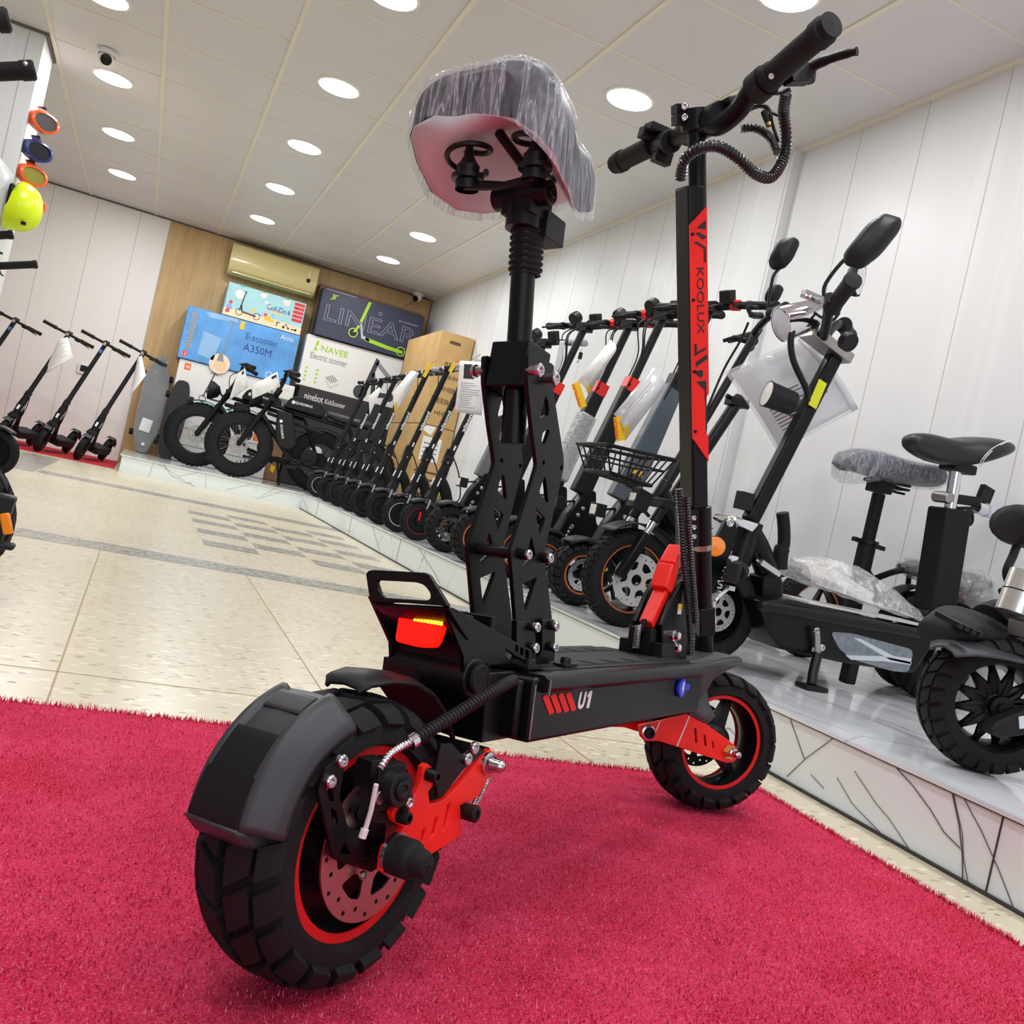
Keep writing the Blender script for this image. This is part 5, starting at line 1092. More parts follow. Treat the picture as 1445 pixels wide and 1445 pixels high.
b = wb(); b.bar('black_metal', E_(k4(700, 860), 0), V(E_(k4(668, 1000), 0).x, YE, PT+.012), .035, .04, up=(1, 0, 0)); b.build('centre_stand', r, bevel=.005)
# steering head, fork, stem
b = wb(); h0, h1 = E_(k4(205, 440), 0), E_(k4(250, 300), 0); b.cyl('black_metal', h0-(h1-h0)*.3, h1, .034, n=18); b.build('steering_head', r)
b = wb(); a = E_(k4(270, 440), 0); b.tube('black_paint', smooth_path([h1.lerp(h0, .3), E_(k4(280, 420), 0), E_(k4(330, 560), 0), E_(k4(330, 640), 0)], 6), .034, 14); b.prism('black_paint', [(p.x, p.z) for p in (E_(k4(*q), -.03) for q in ((300, 540), (375, 520), (380, 640), (290, 655)))], (0, YE, 0), XA, ZA, .07); b.build('frame_neck', r, bevel=.004)
b = wb(); b.prism('chrome', [(p.x, p.z) for p in (E_(k4(*q), -.05) for q in ((165, 300), (180, 275), (290, 310), (255, 350)))], (0, YE, 0), XA, ZA, .1); b.build('fork_crown', r, bevel=.006)
b = wb(); b.prism('chrome', [(p.x, p.z) for p in (E_(k4(*q), -.05) for q in ((130, 470), (150, 440), (205, 455), (180, 490)))], (0, YE, 0), XA, ZA, .1); b.build('fork_bridge', r, bevel=.006)
for s_ in (-1, 1):
    y = s_*.075+.03; b = wb(); pl = rpoly([(p.x, p.z) for p in (E_(k4(*q), -.05) for q in ((140, 285), (175, 290), (185, 320), (165, 420), (120, 520), (60, 620), (30, 700), (-5, 700), (10, 600), (60, 440)))], .01); b.prism('black_paint', pl, (0, YE+y, 0), XA, ZA, .014); bolt(b, (E_(k4(152, 303), -.05).x, YE+y+s_*.007, E_(k4(152, 303), -.05).z), (0, s_, 0), .012, .006)
    b.build('fork_plate', r, bevel=.002)
    b = wb(); a = E_(k4(145, 340), -.02); c = V(WE.x-.01, YE, WE.z+.05); a.y = c.y = YE+y*.7; P = []
    for i in range(100):
        t = i/99; an = 2*pi*9*t; P.append(a.lerp(c, t)+V(.014*cos(an), .014*sin(an), 0))
    b.tube('chrome', P, .003, 6); b.build('fork_spring', r)
b = wb(); c = E_(k4(102, 410), -.12); b.lathe('black_plastic', c+V(0, .012, 0), (-.45, -.9, 0), [(.001, 0), (.027, 0), (.028, .008), (.001, .009)], 24); b.lathe('orange_glow', c+V(-.004, .004, 0), (-.45, -.9, 0), [(.026, 0), (.024, .006), (.001, .008)], 24); b.build('side_reflector', r)
b = wb(); c = E_(k4(180, 520), -.10); d = V(-.35, -.3, -.06).normalized(); b.tube('black_plastic', [c-d*.045, c-d*.02, c+d*.0], [.026, .030, .030], 18); b.box('black_plastic', c+d*.016, (.035, .06, .056), Matrix.Rotation(-.86, 3, 'Z')); b.build('horn', r, bevel=.004)
b = wb(); 
for o in (0, .016): b.tube('steel', smooth_path([E_(k4(150, 590), -.11+o), E_(k4(95, 640), -.11+o), E_(k4(85, 680), -.10+o), E_(k4(90, 740), -.09+o)], 5), .005, 8)
b.box('steel', E_(k4(150, 588), -.10), (.02, .03, .012)); b.build('fender_stay', r)
b = wb(); s0, s1 = E_(k4(240, 300), 0), E_(k3(730, 700), 0); b.bar('black_paint', s0, s1, .036, .044, up=(1, 0, 0)); b.build('stem', r, bevel=.008, seg=3)
b = wb(); ya, yb = E_(k3(600, 990), -.027), E_(k3(655, 860), -.027); b.bar('yellow_green', ya, yb, .002, .03, up=(1, 0, 0)) if 'yellow_green' in MATS else b.bar(mat('yellow_green', 'd9e021', .5).name, ya, yb, .002, .03, up=(1, 0, 0)); b.build('stem_sticker', r)
b = wb(); c = E_(k3(675, 680), 0); b.box('dull_steel', c, (.15, .07, .03), Matrix.Rotation(.28, 3, 'Y')); b.build('handlebar_clamp', r, bevel=.003)
b = wb(); b.tube('black_metal', smooth_path([E_(k3(690, 430), -.20), E_(k3(675, 560), -.10), E_(k3(655, 640), -.02), E_(k3(660, 655), .02), E_(k3(690, 600), .05), E_(k3(740, 570), .10), E_(k3(790, 630), .20)], 6), .014, 12); b.build('handlebar', r)
b = wb(); a, c = E_(k3(695, 490), -.17), E_(k3(765, 400), -.24); bar_end(b, a, c-a, .13, .022); b.build('hand_grip', r)
b = wb(); a, c = E_(k3(760, 570), .10), E_(k3(800, 650), .2); bar_end(b, a, c-a, .12, .022); b.build('hand_grip', r)
b = wb(); b.cyl('black_plastic', E_(k3(770, 650), -.09), E_(k3(795, 665), -.11), .026, n=18); b.build('handlebar_end', r)
b = wb(); c = E_(k3(520, 545), -.02); d = V(-.9, .15, -.55).normalized(); b.lathe('chrome', c-d*.05, d, [(.001, -.03), (.03, -.022), (.042, 0), (.046, .05), (.05, .09), (.05, .1), (.046, .101)], 28); b.lathe('clear_lens', c-d*.05, d, [(.046, .1), (.03, .108), (.001, .112)], 28); b.build('chrome_headlamp', r)
b = wb(); b.bar('dull_steel', E_(k3(555, 410), -.1), E_(k3(650, 450), -.1), .02, .018); b.tube('steel', smooth_path([E_(k3(545, 425), -.1), E_(k3(590, 430), -.12), E_(k3(650, 450), -.1)], 4), .006, 8); b.build('brake_lever', r)
c = E_(k3(905, 150), -.16); mirror(T, smooth_path([E_(k3(660, 430), -.1), E_(k3(670, 360), -.1), E_(k3(770, 235), -.13), c], 5), c, (.5, .8, -.15), (.6, 0, 1), .08, .19, 'wb')
c = E_(k3(845, 335), .02); mirror(T, smooth_path([E_(k3(735, 420), -.0), E_(k3(770, 375), .0), c], 5), c, (.35, -.9, .1), (.35, 0, 1), .055, .115, 'wb')
b = wb(); b.tube('black_plastic', smooth_path([E_(k3(580, 480), -.04), E_(k3(500, 600), -.05), E_(k3(500, 740), -.05), E_(k3(570, 900), -.04), E_(k3(575, 960), -.03)], 6), .009, 8); b.build('cable_loom', r)
b = wb(); b.tube('black_plastic', smooth_path([E_(k3(590, 490), -.05), E_(k3(640, 530), -.08), E_(k3(700, 550), -.1), E_(k3(740, 510), -.12)], 6), .004, 6); b.build('cable', r)
b = wb(); c = E_(k3(450, 955), -.04); d = V(-1, .25, .12).normalized(); b.tube('black_plastic', [c-d*.045, c-d*.03, c+d*.04, c+d*.05], [.018, .033, .036, .038], 18); b.lathe('white_paint', c+d*.05, d, [(.034, 0), (.001, .004)], 18); b.tube('steel', [c+V(.03, 0, -.04), E_(k3(520, 1030), 0)], .005, 6); b.build('headlight', r)
b = wb(); b.box('black_plastic', E_(k9(530, 130), 0), (.045, .03, .05)); b.tube('dull_steel', [E_(k9(530, 150), 0), E_(k9(570, 170), 0), E_(k9(610, 200), 0)], .004, 6); b.build('ignition_switch', r, bevel=.004)
b = wb(); b.tube('black_matte', smooth_path([E_(k9(770, 590), 0), E_(k9(780, 480), 0), E_(k9(800, 420), 0), E_(k9(800, 300), 0), E_(k9(790, 210), 0)], 6), [.022]*10+[.018]*15, 12); b.build('folding_lever', r)
b = wb(); a, c = E_(k4(270, 465), -.05), E_(k4(365, 530), -.05); b.cyl('steel', a.lerp(c, .15), c, .0125, n=14); b.tube('steel', [a.lerp(c, .15), a], .004, 6); b.build('gas_strut', r)
# seat: square post, chrome tube, saddle, rear indicators
b = wb(); p0, p1 = E_(k4(1050, 690), 0), E_(k4(1120, 240), 0); b.bar('black_matte', p0, p1, .08, .105, up=(1, 0, 0)); b.build('seat_box', r, bevel=.008, seg=3)
b = wb(); c = E_(k4(1010, 730), 0); b.box('black_metal', c, (.07, .1, .04)); b.cyl('dull_steel', c+V(0, -.055, 0), c+V(0, .055, 0), .008); b.build('seat_hinge', r, bevel=.004)
b = wb(); b.cyl('chrome', p1, E_(k4(1150, 60), 0), .0185, n=20); b.build('seat_tube', r)
b = wb(); b.box('black_plastic', E_(k4(1155, 62), 0), (.09, .07, .03)); b.build('saddle_clamp', r, bevel=.006)
b = wb(); kk5 = lambda x, y: (1120+x/4.446, 580+y/4.446); a = E_(kk5(935, 540), 0); c = E_(kk5(1190, 575), 0)
b.bar('black_metal', a, c, .03, .03); b.cyl('dull_steel', a+V(0, -.03, 0), a+V(0, .03, 0), .018, n=16); b.box('black_plastic', E_(kk5(1195, 540), 0), (.05, .02, .07), Matrix.Rotation(.2, 3, 'Y')); b.build('tail_arm', r, bevel=.003)
b = wb(); c = E_(kk5(1200, 620), -.02); b.tube('chrome', [c+V(-.04, 0, 0), c+V(0, 0, 0)], .02, 16); b.tube('clear_lens', [c, c+V(.05, -.0, 0)], [.022, .022], 16) if 'clear_lens' in MATS else b.tube(mat('clear_lens', 'c9cde0', .1, coat=.6).name, [c, c+V(.05, 0, 0)], [.022, .022], 16); b.bar('black_metal', a+V(.02, 0, -.03), c+V(-.03, 0, 0), .008, .008); b.build('rear_indicator', r)
b = wb(); b.tube('black_plastic', smooth_path([E_(kk5(1040, 625), -.02), E_(kk5(1080, 610), -.02), E_(kk5(1120, 650), -.02), E_(kk5(1110, 710), -.02), E_(kk5(1045, 720), -.02)], 6), .005, 8); b.build('cable', r)
b = wb(); up_ = [(722, 190), (760, 150), (830, 135), (910, 140), (1000, 165), (1110, 185), (1200, 172), (1290, 160), (1350, 172), (1368, 200)]; lo_ = [(722, 205), (765, 245), (840, 290), (920, 325), (1000, 340), (1085, 350), (1160, 352), (1240, 335), (1330, 295), (1366, 270)]
wd = [.012, .035, .045, .052, .06, .085, .115, .125, .115, .09]; R_ = []
for (u_, l_, w_) in zip(up_, lo_, wd):
    A, Bq = E_(kk5(*u_), -w_*.75), E_(kk5(*l_), -w_*.75); A.y = Bq.y = YE; ring = []
    for j in range(24):
        an = 2*pi*j/24; c_, q_ = cos(an), sin(an); ring.append(A.lerp(Bq, .5-.5*(abs(q_)**.75)*(1 if q_ > 0 else -1))+V(0, w_*(abs(c_)**.8)*(1 if c_ > 0 else -1), 0))
    R_.append(ring)
b.loft('saddle_black', R_) if 'saddle_black' in MATS else b.loft(mat('saddle_black', '1a1b1d', .42, bump=(200, .2, .0006)).name, R_); sd2 = b.build('saddle', r, smooth=70, sub=1)
b = wb()
for L in ([(1160, 350), (1185, 300), (1240, 240), (1310, 200), (1362, 180)], [(1175, 350), (1200, 300), (1255, 242), (1325, 200), (1366, 188)]): b.tube('white_letter', smooth_path([E_(kk5(*p), -.112+.02*(i == 0)+.01*(i == 4)) for i, p in enumerate(L)], 5), .0012, 5)
b.build('saddle_stitching', sd2)
b = wb(); b.cyl('steel', V(2.34, YE-.09, .33), V(2.43, YE-.09, .27), .022, n=16); b.cyl('black_metal', V(2.36, YE-.06, .40), V(2.45, YE-.06, .40), .05, n=20); b.build('rear_shock', r)
b = wb(); R_ = []
for i in range(13):
    a = radians(20+i*10); R_.append([WR+V(.172*cos(a), y, .172*sin(a)) for y in (-.06, -.045, .045, .06)])
b.loft('black_plastic', R_, closed=False); b.build('rear_mudguard', r, solid=.004)
# clear bag with papers on the deck
kb9 = lambda x, y: (1225+x/4.25, 760+y/4.25)
base = E_(k4(640, 640), 0); TB = Thing('parts_bag', 'clear plastic bag of papers and cardboard lying on the seated scooter deck', 'plastic bag', loc=(base.x, YE, base.z-.02))
b = TB.wb(); P0, P1 = E_(k4(430, 560), 0)+V(0, 0, .006), E_(k4(1010, 775), 0)+V(0, 0, .02); ax = (P1-P0); R_ = []; random.seed(12)
for i in range(13):
    t = i/12; o = P0.lerp(P1, t); h = .11*sin(pi*min(1, .12+t*.95))**.8*(1-.45*t)+.004; w = .085*(sin(pi*min(1, .15+t*.85))**.5)+.01
    R_.append([o+V(random.gauss(0, .004), w*cos(2*pi*j/16), (h*max(0, sin(2*pi*j/16))+.002+.003*(j % 3 == 0))+random.gauss(0, .003)) for j in range(16)])
k = Nodes('bag_film', .15, 0, .5); ns = k.n('TexNoise', Vector=k.mapping((1, 1, 1)), Scale=22, Detail=4, Distortion=1.5).outputs[0]; k.col(lin('e9ebea')); k.l(k.ramp(ns, [(.35, .22), (.6, .45), (.68, .85)]), k.b.inputs['Alpha']); k.bump(ns, .9, .01)
b.loft('bag_film', R_); b.build('bag', TB.r, smooth=50)
b = TB.wb(); c = P0.lerp(P1, .3)+V(0, 0, .03); b.box('paper', c, (.18, .12, .035), Matrix.Rotation(.25, 3, 'Y')); b.build('manual', TB.r, bevel=.003)
b = TB.wb(); b.box('cardboard', P0.lerp(P1, .2)+V(0, .0, .045), (.06, .07, .025), Matrix.Rotation(.35, 3, 'Y')); b.build('small_box', TB.r, bevel=.002)
# ------------------------------------------------------------------ small bike behind it with a film wrapped saddle
YG = 2.33; T = Thing('folding_bike', 'small black bike with a grey film wrapped saddle, behind the seated scooter', 'electric bike', loc=(2.40, YG, PT)); wb = T.wb; r = T.r
G = lambda p, d=0: onY(p, YG+d)
wheel(T, V(2.49, YG, PT+.165), .165, .05, .13, 'fine', 'wire', 40, None, 28, mb='wb', h=.003)
b = wb(); q0, q1 = G((1205, 845)), G((1245, 682)); q1 = G(kk5(535, 520)); q0 = G(kk5(400, 1100)); b.cyl('black_matte', q0-(q1-q0)*.35, q0.lerp(q1, .48), .029, n=16); b.cyl('black_matte', q0.lerp(q1, .45), q1, .021, n=16); b.cyl('black_metal', q0.lerp(q1, .46), q0.lerp(q1, .5), .035, n=16); b.bar('black_metal', q0.lerp(q1, .48)+V(-.06, 0, .0), q0.lerp(q1, .48)+V(.07, 0, -.01), .02, .014); b.build('seat_tube', r)
b = wb(); b.box('black_plastic', G(kk5(540, 465)), (.06, .06, .05)); b.bar('black_metal', G(kk5(470, 425)), G(kk5(650, 490)), .05, .012); P = []
for i in range(50):
    t = i/49; an = 2*pi*2.2*t; P.append(G(kk5(655, 480))+V(.035*cos(an), .035*sin(an), -.015+.03*t))
b.tube('black_metal', P, .005, 6); b.build('saddle_springs', r, bevel=.004)
gu = [(262, 320), (320, 255), (400, 235), (500, 250), (600, 285), (700, 315), (800, 330), (848, 370)]; gl = [(270, 340), (320, 375), (400, 385), (500, 415), (600, 440), (700, 455), (790, 475), (840, 440)]; wd = [.02, .05, .07, .085, .1, .11, .11, .08]; R_ = []
for (u_, l_, w_) in zip(gu, gl, wd):
    A, Bq = G(kk5(*u_)), G(kk5(*l_)); R_.append([A.lerp(Bq, .5-.5*(abs(sin(an))**.7)*(1 if sin(an) > 0 else -1))+V(0, w_*(abs(cos(an))**.8)*(1 if cos(an) > 0 else -1), 0) for an in [2*pi*j/22 for j in range(22)]])
b = wb(); b.loft('saddle_grey', R_) if 'saddle_grey' in MATS else b.loft(mat('saddle_grey', '4a4f58', .45, bump=(150, .3, .001)).name, R_); sg = b.build('saddle', r, smooth=70)
b = wb(); R2 = []; random.seed(5)
for i, q in enumerate(R_):
    c = sum(q, V(0, 0, 0))/len(q); R2.append([c+(p-c)*1.13+V(0, 0, -.002-(.03*(i in (1, 2)) if p.z < c.z else 0)+random.gauss(0, .002)) for p in q])
b.loft('plastic_film', R2); b.build('plastic_film', sg, smooth=180)
b = wb(); 
b.tube('black_paint', smooth_path([G(kk5(430, 1000)), G(kk5(560, 1200)), G(kb9(180, 450)), V(2.49, YG-.04, PT+.165)], 5), .024, 12); b.tube('black_paint', [V(2.49, YG-.04, PT+.165), V(2.15, YG-.03, PT+.16), q0-(q1-q0)*.3], .016, 10); b.build('frame', r)
b = wb()
for s_ in (-1, 1):
    b.tube('black_paint', smooth_path([G(kb9(40, 240), s_*.05), G(kb9(200, 190), s_*.05), G(kb9(350, 210), s_*.05), V(2.60, YG+s_*.05, .50)], 5), .011, 8)
    b.tube('black_paint', [V(2.47, YG+s_*.05, .545), V(2.49, YG+s_*.04, PT+.165)], .009, 8)
b.bar('black_paint', G(kb9(200, 195), -.05), G(kb9(200, 195), .05), .02, .01); b.build('luggage_rack', r)
b = wb(); R_ = []
for i in range(15):
    a = radians(25+i*8.5); R_.append([V(2.49, YG, PT+.165)+V(.184*cos(a), y, .184*sin(a)) for y in (-.032, -.02, .02, .032)])
b.loft('black_plastic', R_, closed=False); b.build('rear_mudguard', r, solid=.003)
b = wb(); c = V(2.625, YG-.02, .46); b.box('black_plastic', c, (.03, .06, .05)); b.box('red_lens', c+V(.012, -.01, .03), (.02, .05, .02)); b.build('rear_lamp', r, bevel=.003)
# pillion saddle in its film, lying on the rack
TP = Thing('wrapped_saddle', 'dark saddle inside loose clear plastic, resting on the small bike rear rack', 'saddle', loc=(2.42, YG-.02, .56)); b = TP.wb(); Yp = YG-.04
su = [(205, 145), (280, 120), (370, 160), (480, 180), (600, 190), (720, 220), (790, 270)]; sl = [(220, 190), (290, 240), (380, 260), (490, 290), (600, 320), (700, 330), (770, 330)]; wd = [.03, .05, .06, .07, .085, .09, .06]; R_ = []
for u_, l_, w_ in zip(su, sl, wd):
    A, Bq = onY(kb9(*u_), Yp), onY(kb9(*l_), Yp); R_.append([A.lerp(Bq, .5-.42*sin(an))+V(0, w_*cos(an), 0) for an in [2*pi*j/18 for j in range(18)]])
b.loft('saddle_vinyl', R_); b.build('saddle', TP.r, smooth=70)
b = TP.wb(); su = [(188, 165), (230, 110), (330, 135), (480, 170), (600, 165), (720, 200), (810, 240), (835, 310)]; sl = [(195, 185), (290, 250), (380, 290), (480, 345), (590, 410), (700, 415), (790, 380), (830, 330)]; wd = [.02, .06, .08, .09, .1, .11, .09, .03]; R_ = []; random.seed(6)
for u_, l_, w_ in zip(su, sl, wd):
    A, Bq = onY(kb9(*u_), Yp), onY(kb9(*l_), Yp); R_.append([A.lerp(Bq, .5-.5*sin(an))+V(random.gauss(0, .004), w_*cos(an), random.gauss(0, .005)) for an in [2*pi*j/18 for j in range(18)]])
b.loft('bag_film', R_); b.build('plastic_film', TP.r, smooth=60)
# ------------------------------------------------------------------ big scooter at the right edge of the frame
YK = 1.30; WK = V(1.635, YK, PT+.137); T = Thing('fat_tyre_scooter', 'black fat tyred scooter with a multi spoke wheel, partly outside the frame at right', 'electric scooter', loc=(1.635, YK, PT)); wb = T.wb; r = T.r
K_ = lambda x, y, d=0: onY(kb9(x, y), YK+d)
T.wb = lambda: (lambda b_: (setattr(b_, 'M', T.inv @ Matrix.Translation(WK) @ Matrix.Rotation(radians(-27), 4, 'Z') @ Matrix.Translation(-WK)), b_)[1])(MB())
wheel(T, WK, .137, .10, .088, 'blocks', 'cast', 26, None, 12, mb='wb', h=.005, seg=64, skew=.35)
b = T.wb(); b.lathe('black_metal', WK+V(0, -.05, 0), (0, -1, 0), [(.001, .012), (.01, .012), (.012, .004), (.022, .004), (.024, -.01)], 20); b.build('wheel_hub', r)
b = wb(); p = [K_(700, 1150, -.075), K_(740, 1090, -.075), K_(935, 1010, -.075), K_(1400, 900, -.075), K_(1400, 1050, -.075), K_(935, 1165, -.075), K_(760, 1190, -.075)]; b.prism('black_matte', rpoly([(q.x, q.z) for q in p], .012), (0, YK-.075, 0), XA, ZA, .03); sw = b.build('swing_arm', r, bevel=.006)
b = wb(); p = [K_(900, 1068, -.09), K_(990, 1050, -.09), K_(990, 1130, -.09), K_(905, 1140, -.09)]; b.prism('pale_sticker', [(q.x, q.z) for q in p], (0, YK-.091, 0), XA, ZA, .001); b.build('reflector', sw)
b = wb(); R_ = []
for (x, y, w_) in ((455, 645, .03), (520, 620, .055), (640, 630, .065), (760, 655, .07), (860, 700, .07), (1000, 800, .07), (1150, 960, .065)):
    c = K_(x, y, 0); R_.append([c+V(0, s_*w_, -.014*abs(s_)**2) for s_ in (-1, -.6, 0, .6, 1)])
b.loft('guard_plastic', R_, closed=False); b.build('mudguard', r, solid=.006, bevel=.002)
b = wb(); R_ = []
for (x, y, ru, w_) in ((410, 560, .03, .05), (520, 520, .04, .07), (640, 570, .045, .08), (800, 640, .05, .08)):
    c = K_(x, y, .06); R_.append([c+V(0, w_*cos(a), ru*sin(a)) for a in [2*pi*j/16 for j in range(16)]])
b.loft('black_plastic', R_)
for i in range(4): c = K_(480+i*40, 505+i*18, .0); b.bar('black_metal', c+V(0, -.03, .0), c+V(0, .03, .012), .012, .01)
b.build('motor_cover', r, smooth=60)
b = wb(); b.tube('black_plastic', smooth_path([K_(690, 560, .05), K_(780, 510, .05), K_(900, 510, .05), K_(1100, 560, .05)], 5), [.02]*3+[.05]*13, 18); b.build('seat_body', r)
mat('silver_can', 'dcdcd6', .25, .8)
b = wb(); a, c = K_(870, 450, -.02), K_(960, 210, -.02); b.cyl('silver_can', a, c, .034, n=24); b.cyl('black_matte', a.lerp(c, .5), a.lerp(c, .53), .0345, n=24); b.build('canister', r)
b = wb(); c = K_(900, 640, -.03); b.box('dull_steel', K_(930, 545, -.03), (.03, .05, .035)); b.build('bracket', r, bevel=.003)
b = wb(); b.tube('black_plastic', smooth_path([K_(800, 320, .02), K_(850, 290, .02), K_(830, 200, .02), K_(870, 100, .02), K_(900, 20, .02)], 6), .0085, 8); b.build('backrest_bar', r)
b = wb(); c = onY((1448, 744), YK+.02); R_ = []
for t in (-1, -.9, -.6, 0, .6, .9, 1):
    k_ = .55 if abs(t) == 1 else .9 if abs(t) == .9 else 1; R_.append([c+V(.045*t+.0, 0, 0)+V(0, .06*k_*cos(a), .042*k_*sin(a)) for a in [2*pi*j/18 for j in range(18)]])
b.loft('black_plastic', R_); b.build('backrest', r, smooth=60)
# ================================================================== BACK WALL
YF_ = 9.62
def carton(name, label, x0, x1, z0, z1, y0=YF_, y1=9.93, m='cardboard', front=None, top=None, group='scooter boxes stacked against the back wall'):
    T = Thing(name, label, 'box', group, loc=((x0+x1)/2, y0, z0)); b = T.wb(); b.box(m, ((x0+x1)/2, (y0+y1)/2, (z0+z1)/2), (x1-x0, y1-y0, z1-z0)); b.build('carton', T.r, bevel=.006)
    T.b = (x0, x1, z0, z1, y0)
    def at(s_, t, e=.001): return V(x0+(x1-x0)*s_, y0-e, z0+(z1-z0)*t)
    T.at = at
    def art(name, items):
        """flat print on the front face: ('poly', material, [(s,t)...], layer) / ('text', ...)"""
        if all(it[0] == 't' for it in items) and len(items) > 1:
            for it in items: art(name, [it])
            return
        b = T.wb()
        if items[0][0] != 't' and not getattr(T, 'panel', 0): T.panel = 1; b.prism(m, [(x0+.008, z0+.008), (x1-.008, z0+.008), (x1-.008, z1-.008), (x0+.008, z1-.008)], (0, y0-.0006, 0), XA, ZA, .0008)
        for it in items:
            if it[0] == 'p': b.prism(it[1], [((x0+(x1-x0)*s_), z0+(z1-z0)*t) for s_, t in it[2]], (0, y0-.001-.0006*(it[3] if len(it) > 3 else 1), 0), XA, ZA, .0005)
            elif it[0] == 'c':
                cx, cz = x0+(x1-x0)*it[2], z0+(z1-z0)*it[3]; b.prism(it[1], circ(cx, cz, it[4], 18), (0, y0-.001-.0006*it[5], 0), XA, ZA, .0005)
            elif it[0] == 'r':
                cx, cz = x0+(x1-x0)*it[2], z0+(z1-z0)*it[3]; b.lathe(it[1], (cx, y0-.001-.0006*it[5], cz), (0, -1, 0), [(it[4], 0), (it[4], .0005), (it[4]*.8, .0005)], 24)
            elif it[0] == 'l':
                P = [V(x0+(x1-x0)*s_, y0-.001-.0006*it[4], z0+(z1-z0)*t) for s_, t in it[2]]
                for p, q in zip(P, P[1:]): b.bar(it[1], p, q, .0006, it[3], up=(q-p).cross(V(0, 1, 0)))
            elif it[0] == 't': b.text(it[1], it[2], at(it[3], it[4], .003), XA, ZA, h=it[5]*(z1-z0), w=(it[6]*(x1-x0) if len(it) > 6 and it[6] else None), th=.0005, bold=it[7] if len(it) > 7 else 0, outline=it[8] if len(it) > 8 else 0, shear=it[9] if len(it) > 9 else 0)
        return b.build(name, T.r)
    T.art = art; return T
# a small picture of a scooter in box coordinates
def scooter_art(s0, t0, sw, th, m1, m2, L=2):
    q = lambda s_, t: (s0+s_*sw, t0+t*th)
    return [('l', m1, [q(.02, 1), q(.12, 1.0), q(.2, .97)], .006, L), ('l', m1, [q(.12, 1.0), q(-.03, .15)], .012, L), ('l', m2, [q(.02, .4), q(.12, .14), q(.9, .1)], .018, L), ('r', m1, -.03*sw+s0, t0+.1*th, .035, L+1), ('r', m1, .93*sw+s0, t0+.1*th, .035, L+1)]
mat('carton_tan', 'c39f68', .8, var=(6, .1)); mat('navy_print', '33364f', .5, var=(3, .15)); mat('lime_print', 'a5d42a', .5); mat('pale_line', 'b9bdd0', .5); mat('white_box', 'e9e8e5', .5); mat('black_box', '2a292b', .55); mat('teal_print', '57b5b0', .5)
mat('mi_orange', 'f0762a', .5); mat('sky_print', '5a9ddd', .4, var=(5, .2)); mat('deep_blue', '1d4f9e', .5); mat('gold_print', 'f0cfa2', .5); mat('peach_glow', 'f6dcc4', .5); mat('aqua_print', 'a8d9de', .5, var=(3, .12)); mat('sand_print', 'efdcb8', .5); mat('royal_ink', '2b3d8f', .5)
mat('coral_print', 'e03a44', .5); mat('sun_print', 'f2c32a', .5); mat('lilac_print', '9aa0d8', .5); mat('maroon_print', '6d2f2f', .5); mat('grey_print', '8e9096', .5); mat('dark_print', '3c3f4a', .5); mat('pale_blue', '8fbbe4', .5, var=(6, .15))
T = carton('kids_scooter_box', 'small aqua and sand box with red side strip, topmost of the left stack', .47, 1.245, 1.665, 1.99, m='aqua_print')
T.art('printed_art', [('p', 'sand_print', [(0, 0), (1, 0), (1, .22), (.5, .27), (0, .2)], 1), ('p', 'aqua_print', [(0, .97), (1, .97), (1, 1), (0, 1)], 1), ('c', 'white_box', .16, .72, .045, 1), ('c', 'white_box', .45, .9, .03, 1), ('c', 'white_box', .75, .88, .04, 1)]+scooter_art(.2, .12, .23, .72, 'dark_print', 'maroon_print')+
      [('c', 'coral_print', .07, .42, .018, 2), ('c', 'coral_print', .05, .14, .02, 2), ('c', 'lilac_print', .06, .27, .028, 1), ('c', 'sun_print', .36, .36, .016, 2), ('c', 'sun_print', .56, .24, .026, 3), ('p', 'sun_print', [(.5, .27), (.66, .22), (.6, .14), (.52, .18)], 2), ('c', 'coral_print', .52, .33, .017, 2), ('p', 'lilac_print', [(.42, .3), (.5, .28), (.49, .24), (.43, .25)], 2), ('p', 'pale_blue', [(.6, .42), (.63, .4), (.64, .3), (.59, .3)], 2), ('c', 'white_box', .5, .7, .016, 2), ('c', 'white_box', .55, .62, .016, 2),
       ('l', 'black_ink', [(.67, .16), (.69, .22), (.72, .2)], .006, 3), ('l', 'black_ink', [(.69, .22), (.68, .08)], .008, 3), ('l', 'black_ink', [(.77, .1), (.8, .22), (.83, .1)], .006, 3), ('c', 'black_ink', .77, .1, .012, 3), ('c', 'black_ink', .835, .1, .01, 3), ('l', 'black_ink', [(.87, .1), (.92, .1)], .01, 3), ('c', 'black_ink', .93, .11, .012, 3), ('p', 'gold_print', [(.56, .5), (.74, .5), (.74, .44), (.57, .43)], 2)]+
      [('p', 'coral_print', [(.885, .36+.125*i), (.985, .36+.125*i), (.985, .46+.125*i), (.885, .46+.125*i)], 1) for i in range(5)]+[('c', 'coral_print', .87, .41+.125*i, .017, 1) for i in range(5)])
T.art('box_lettering', [('t', 'royal_ink', 'GoKiDo 6', .52, .5, .17, .3)])
b = T.wb()
for s_ in (.17, .74): b.box('teal_print', T.at(s_, .99), (.05, .004, .02))
b.build('carry_tab', T.r)
T = carton('blue_scooter_box', 'worn bright blue box printed with a scooter, middle of the left stack', .15, 1.25, 1.14, 1.655, y0=YF_-.02, m='sky_print')
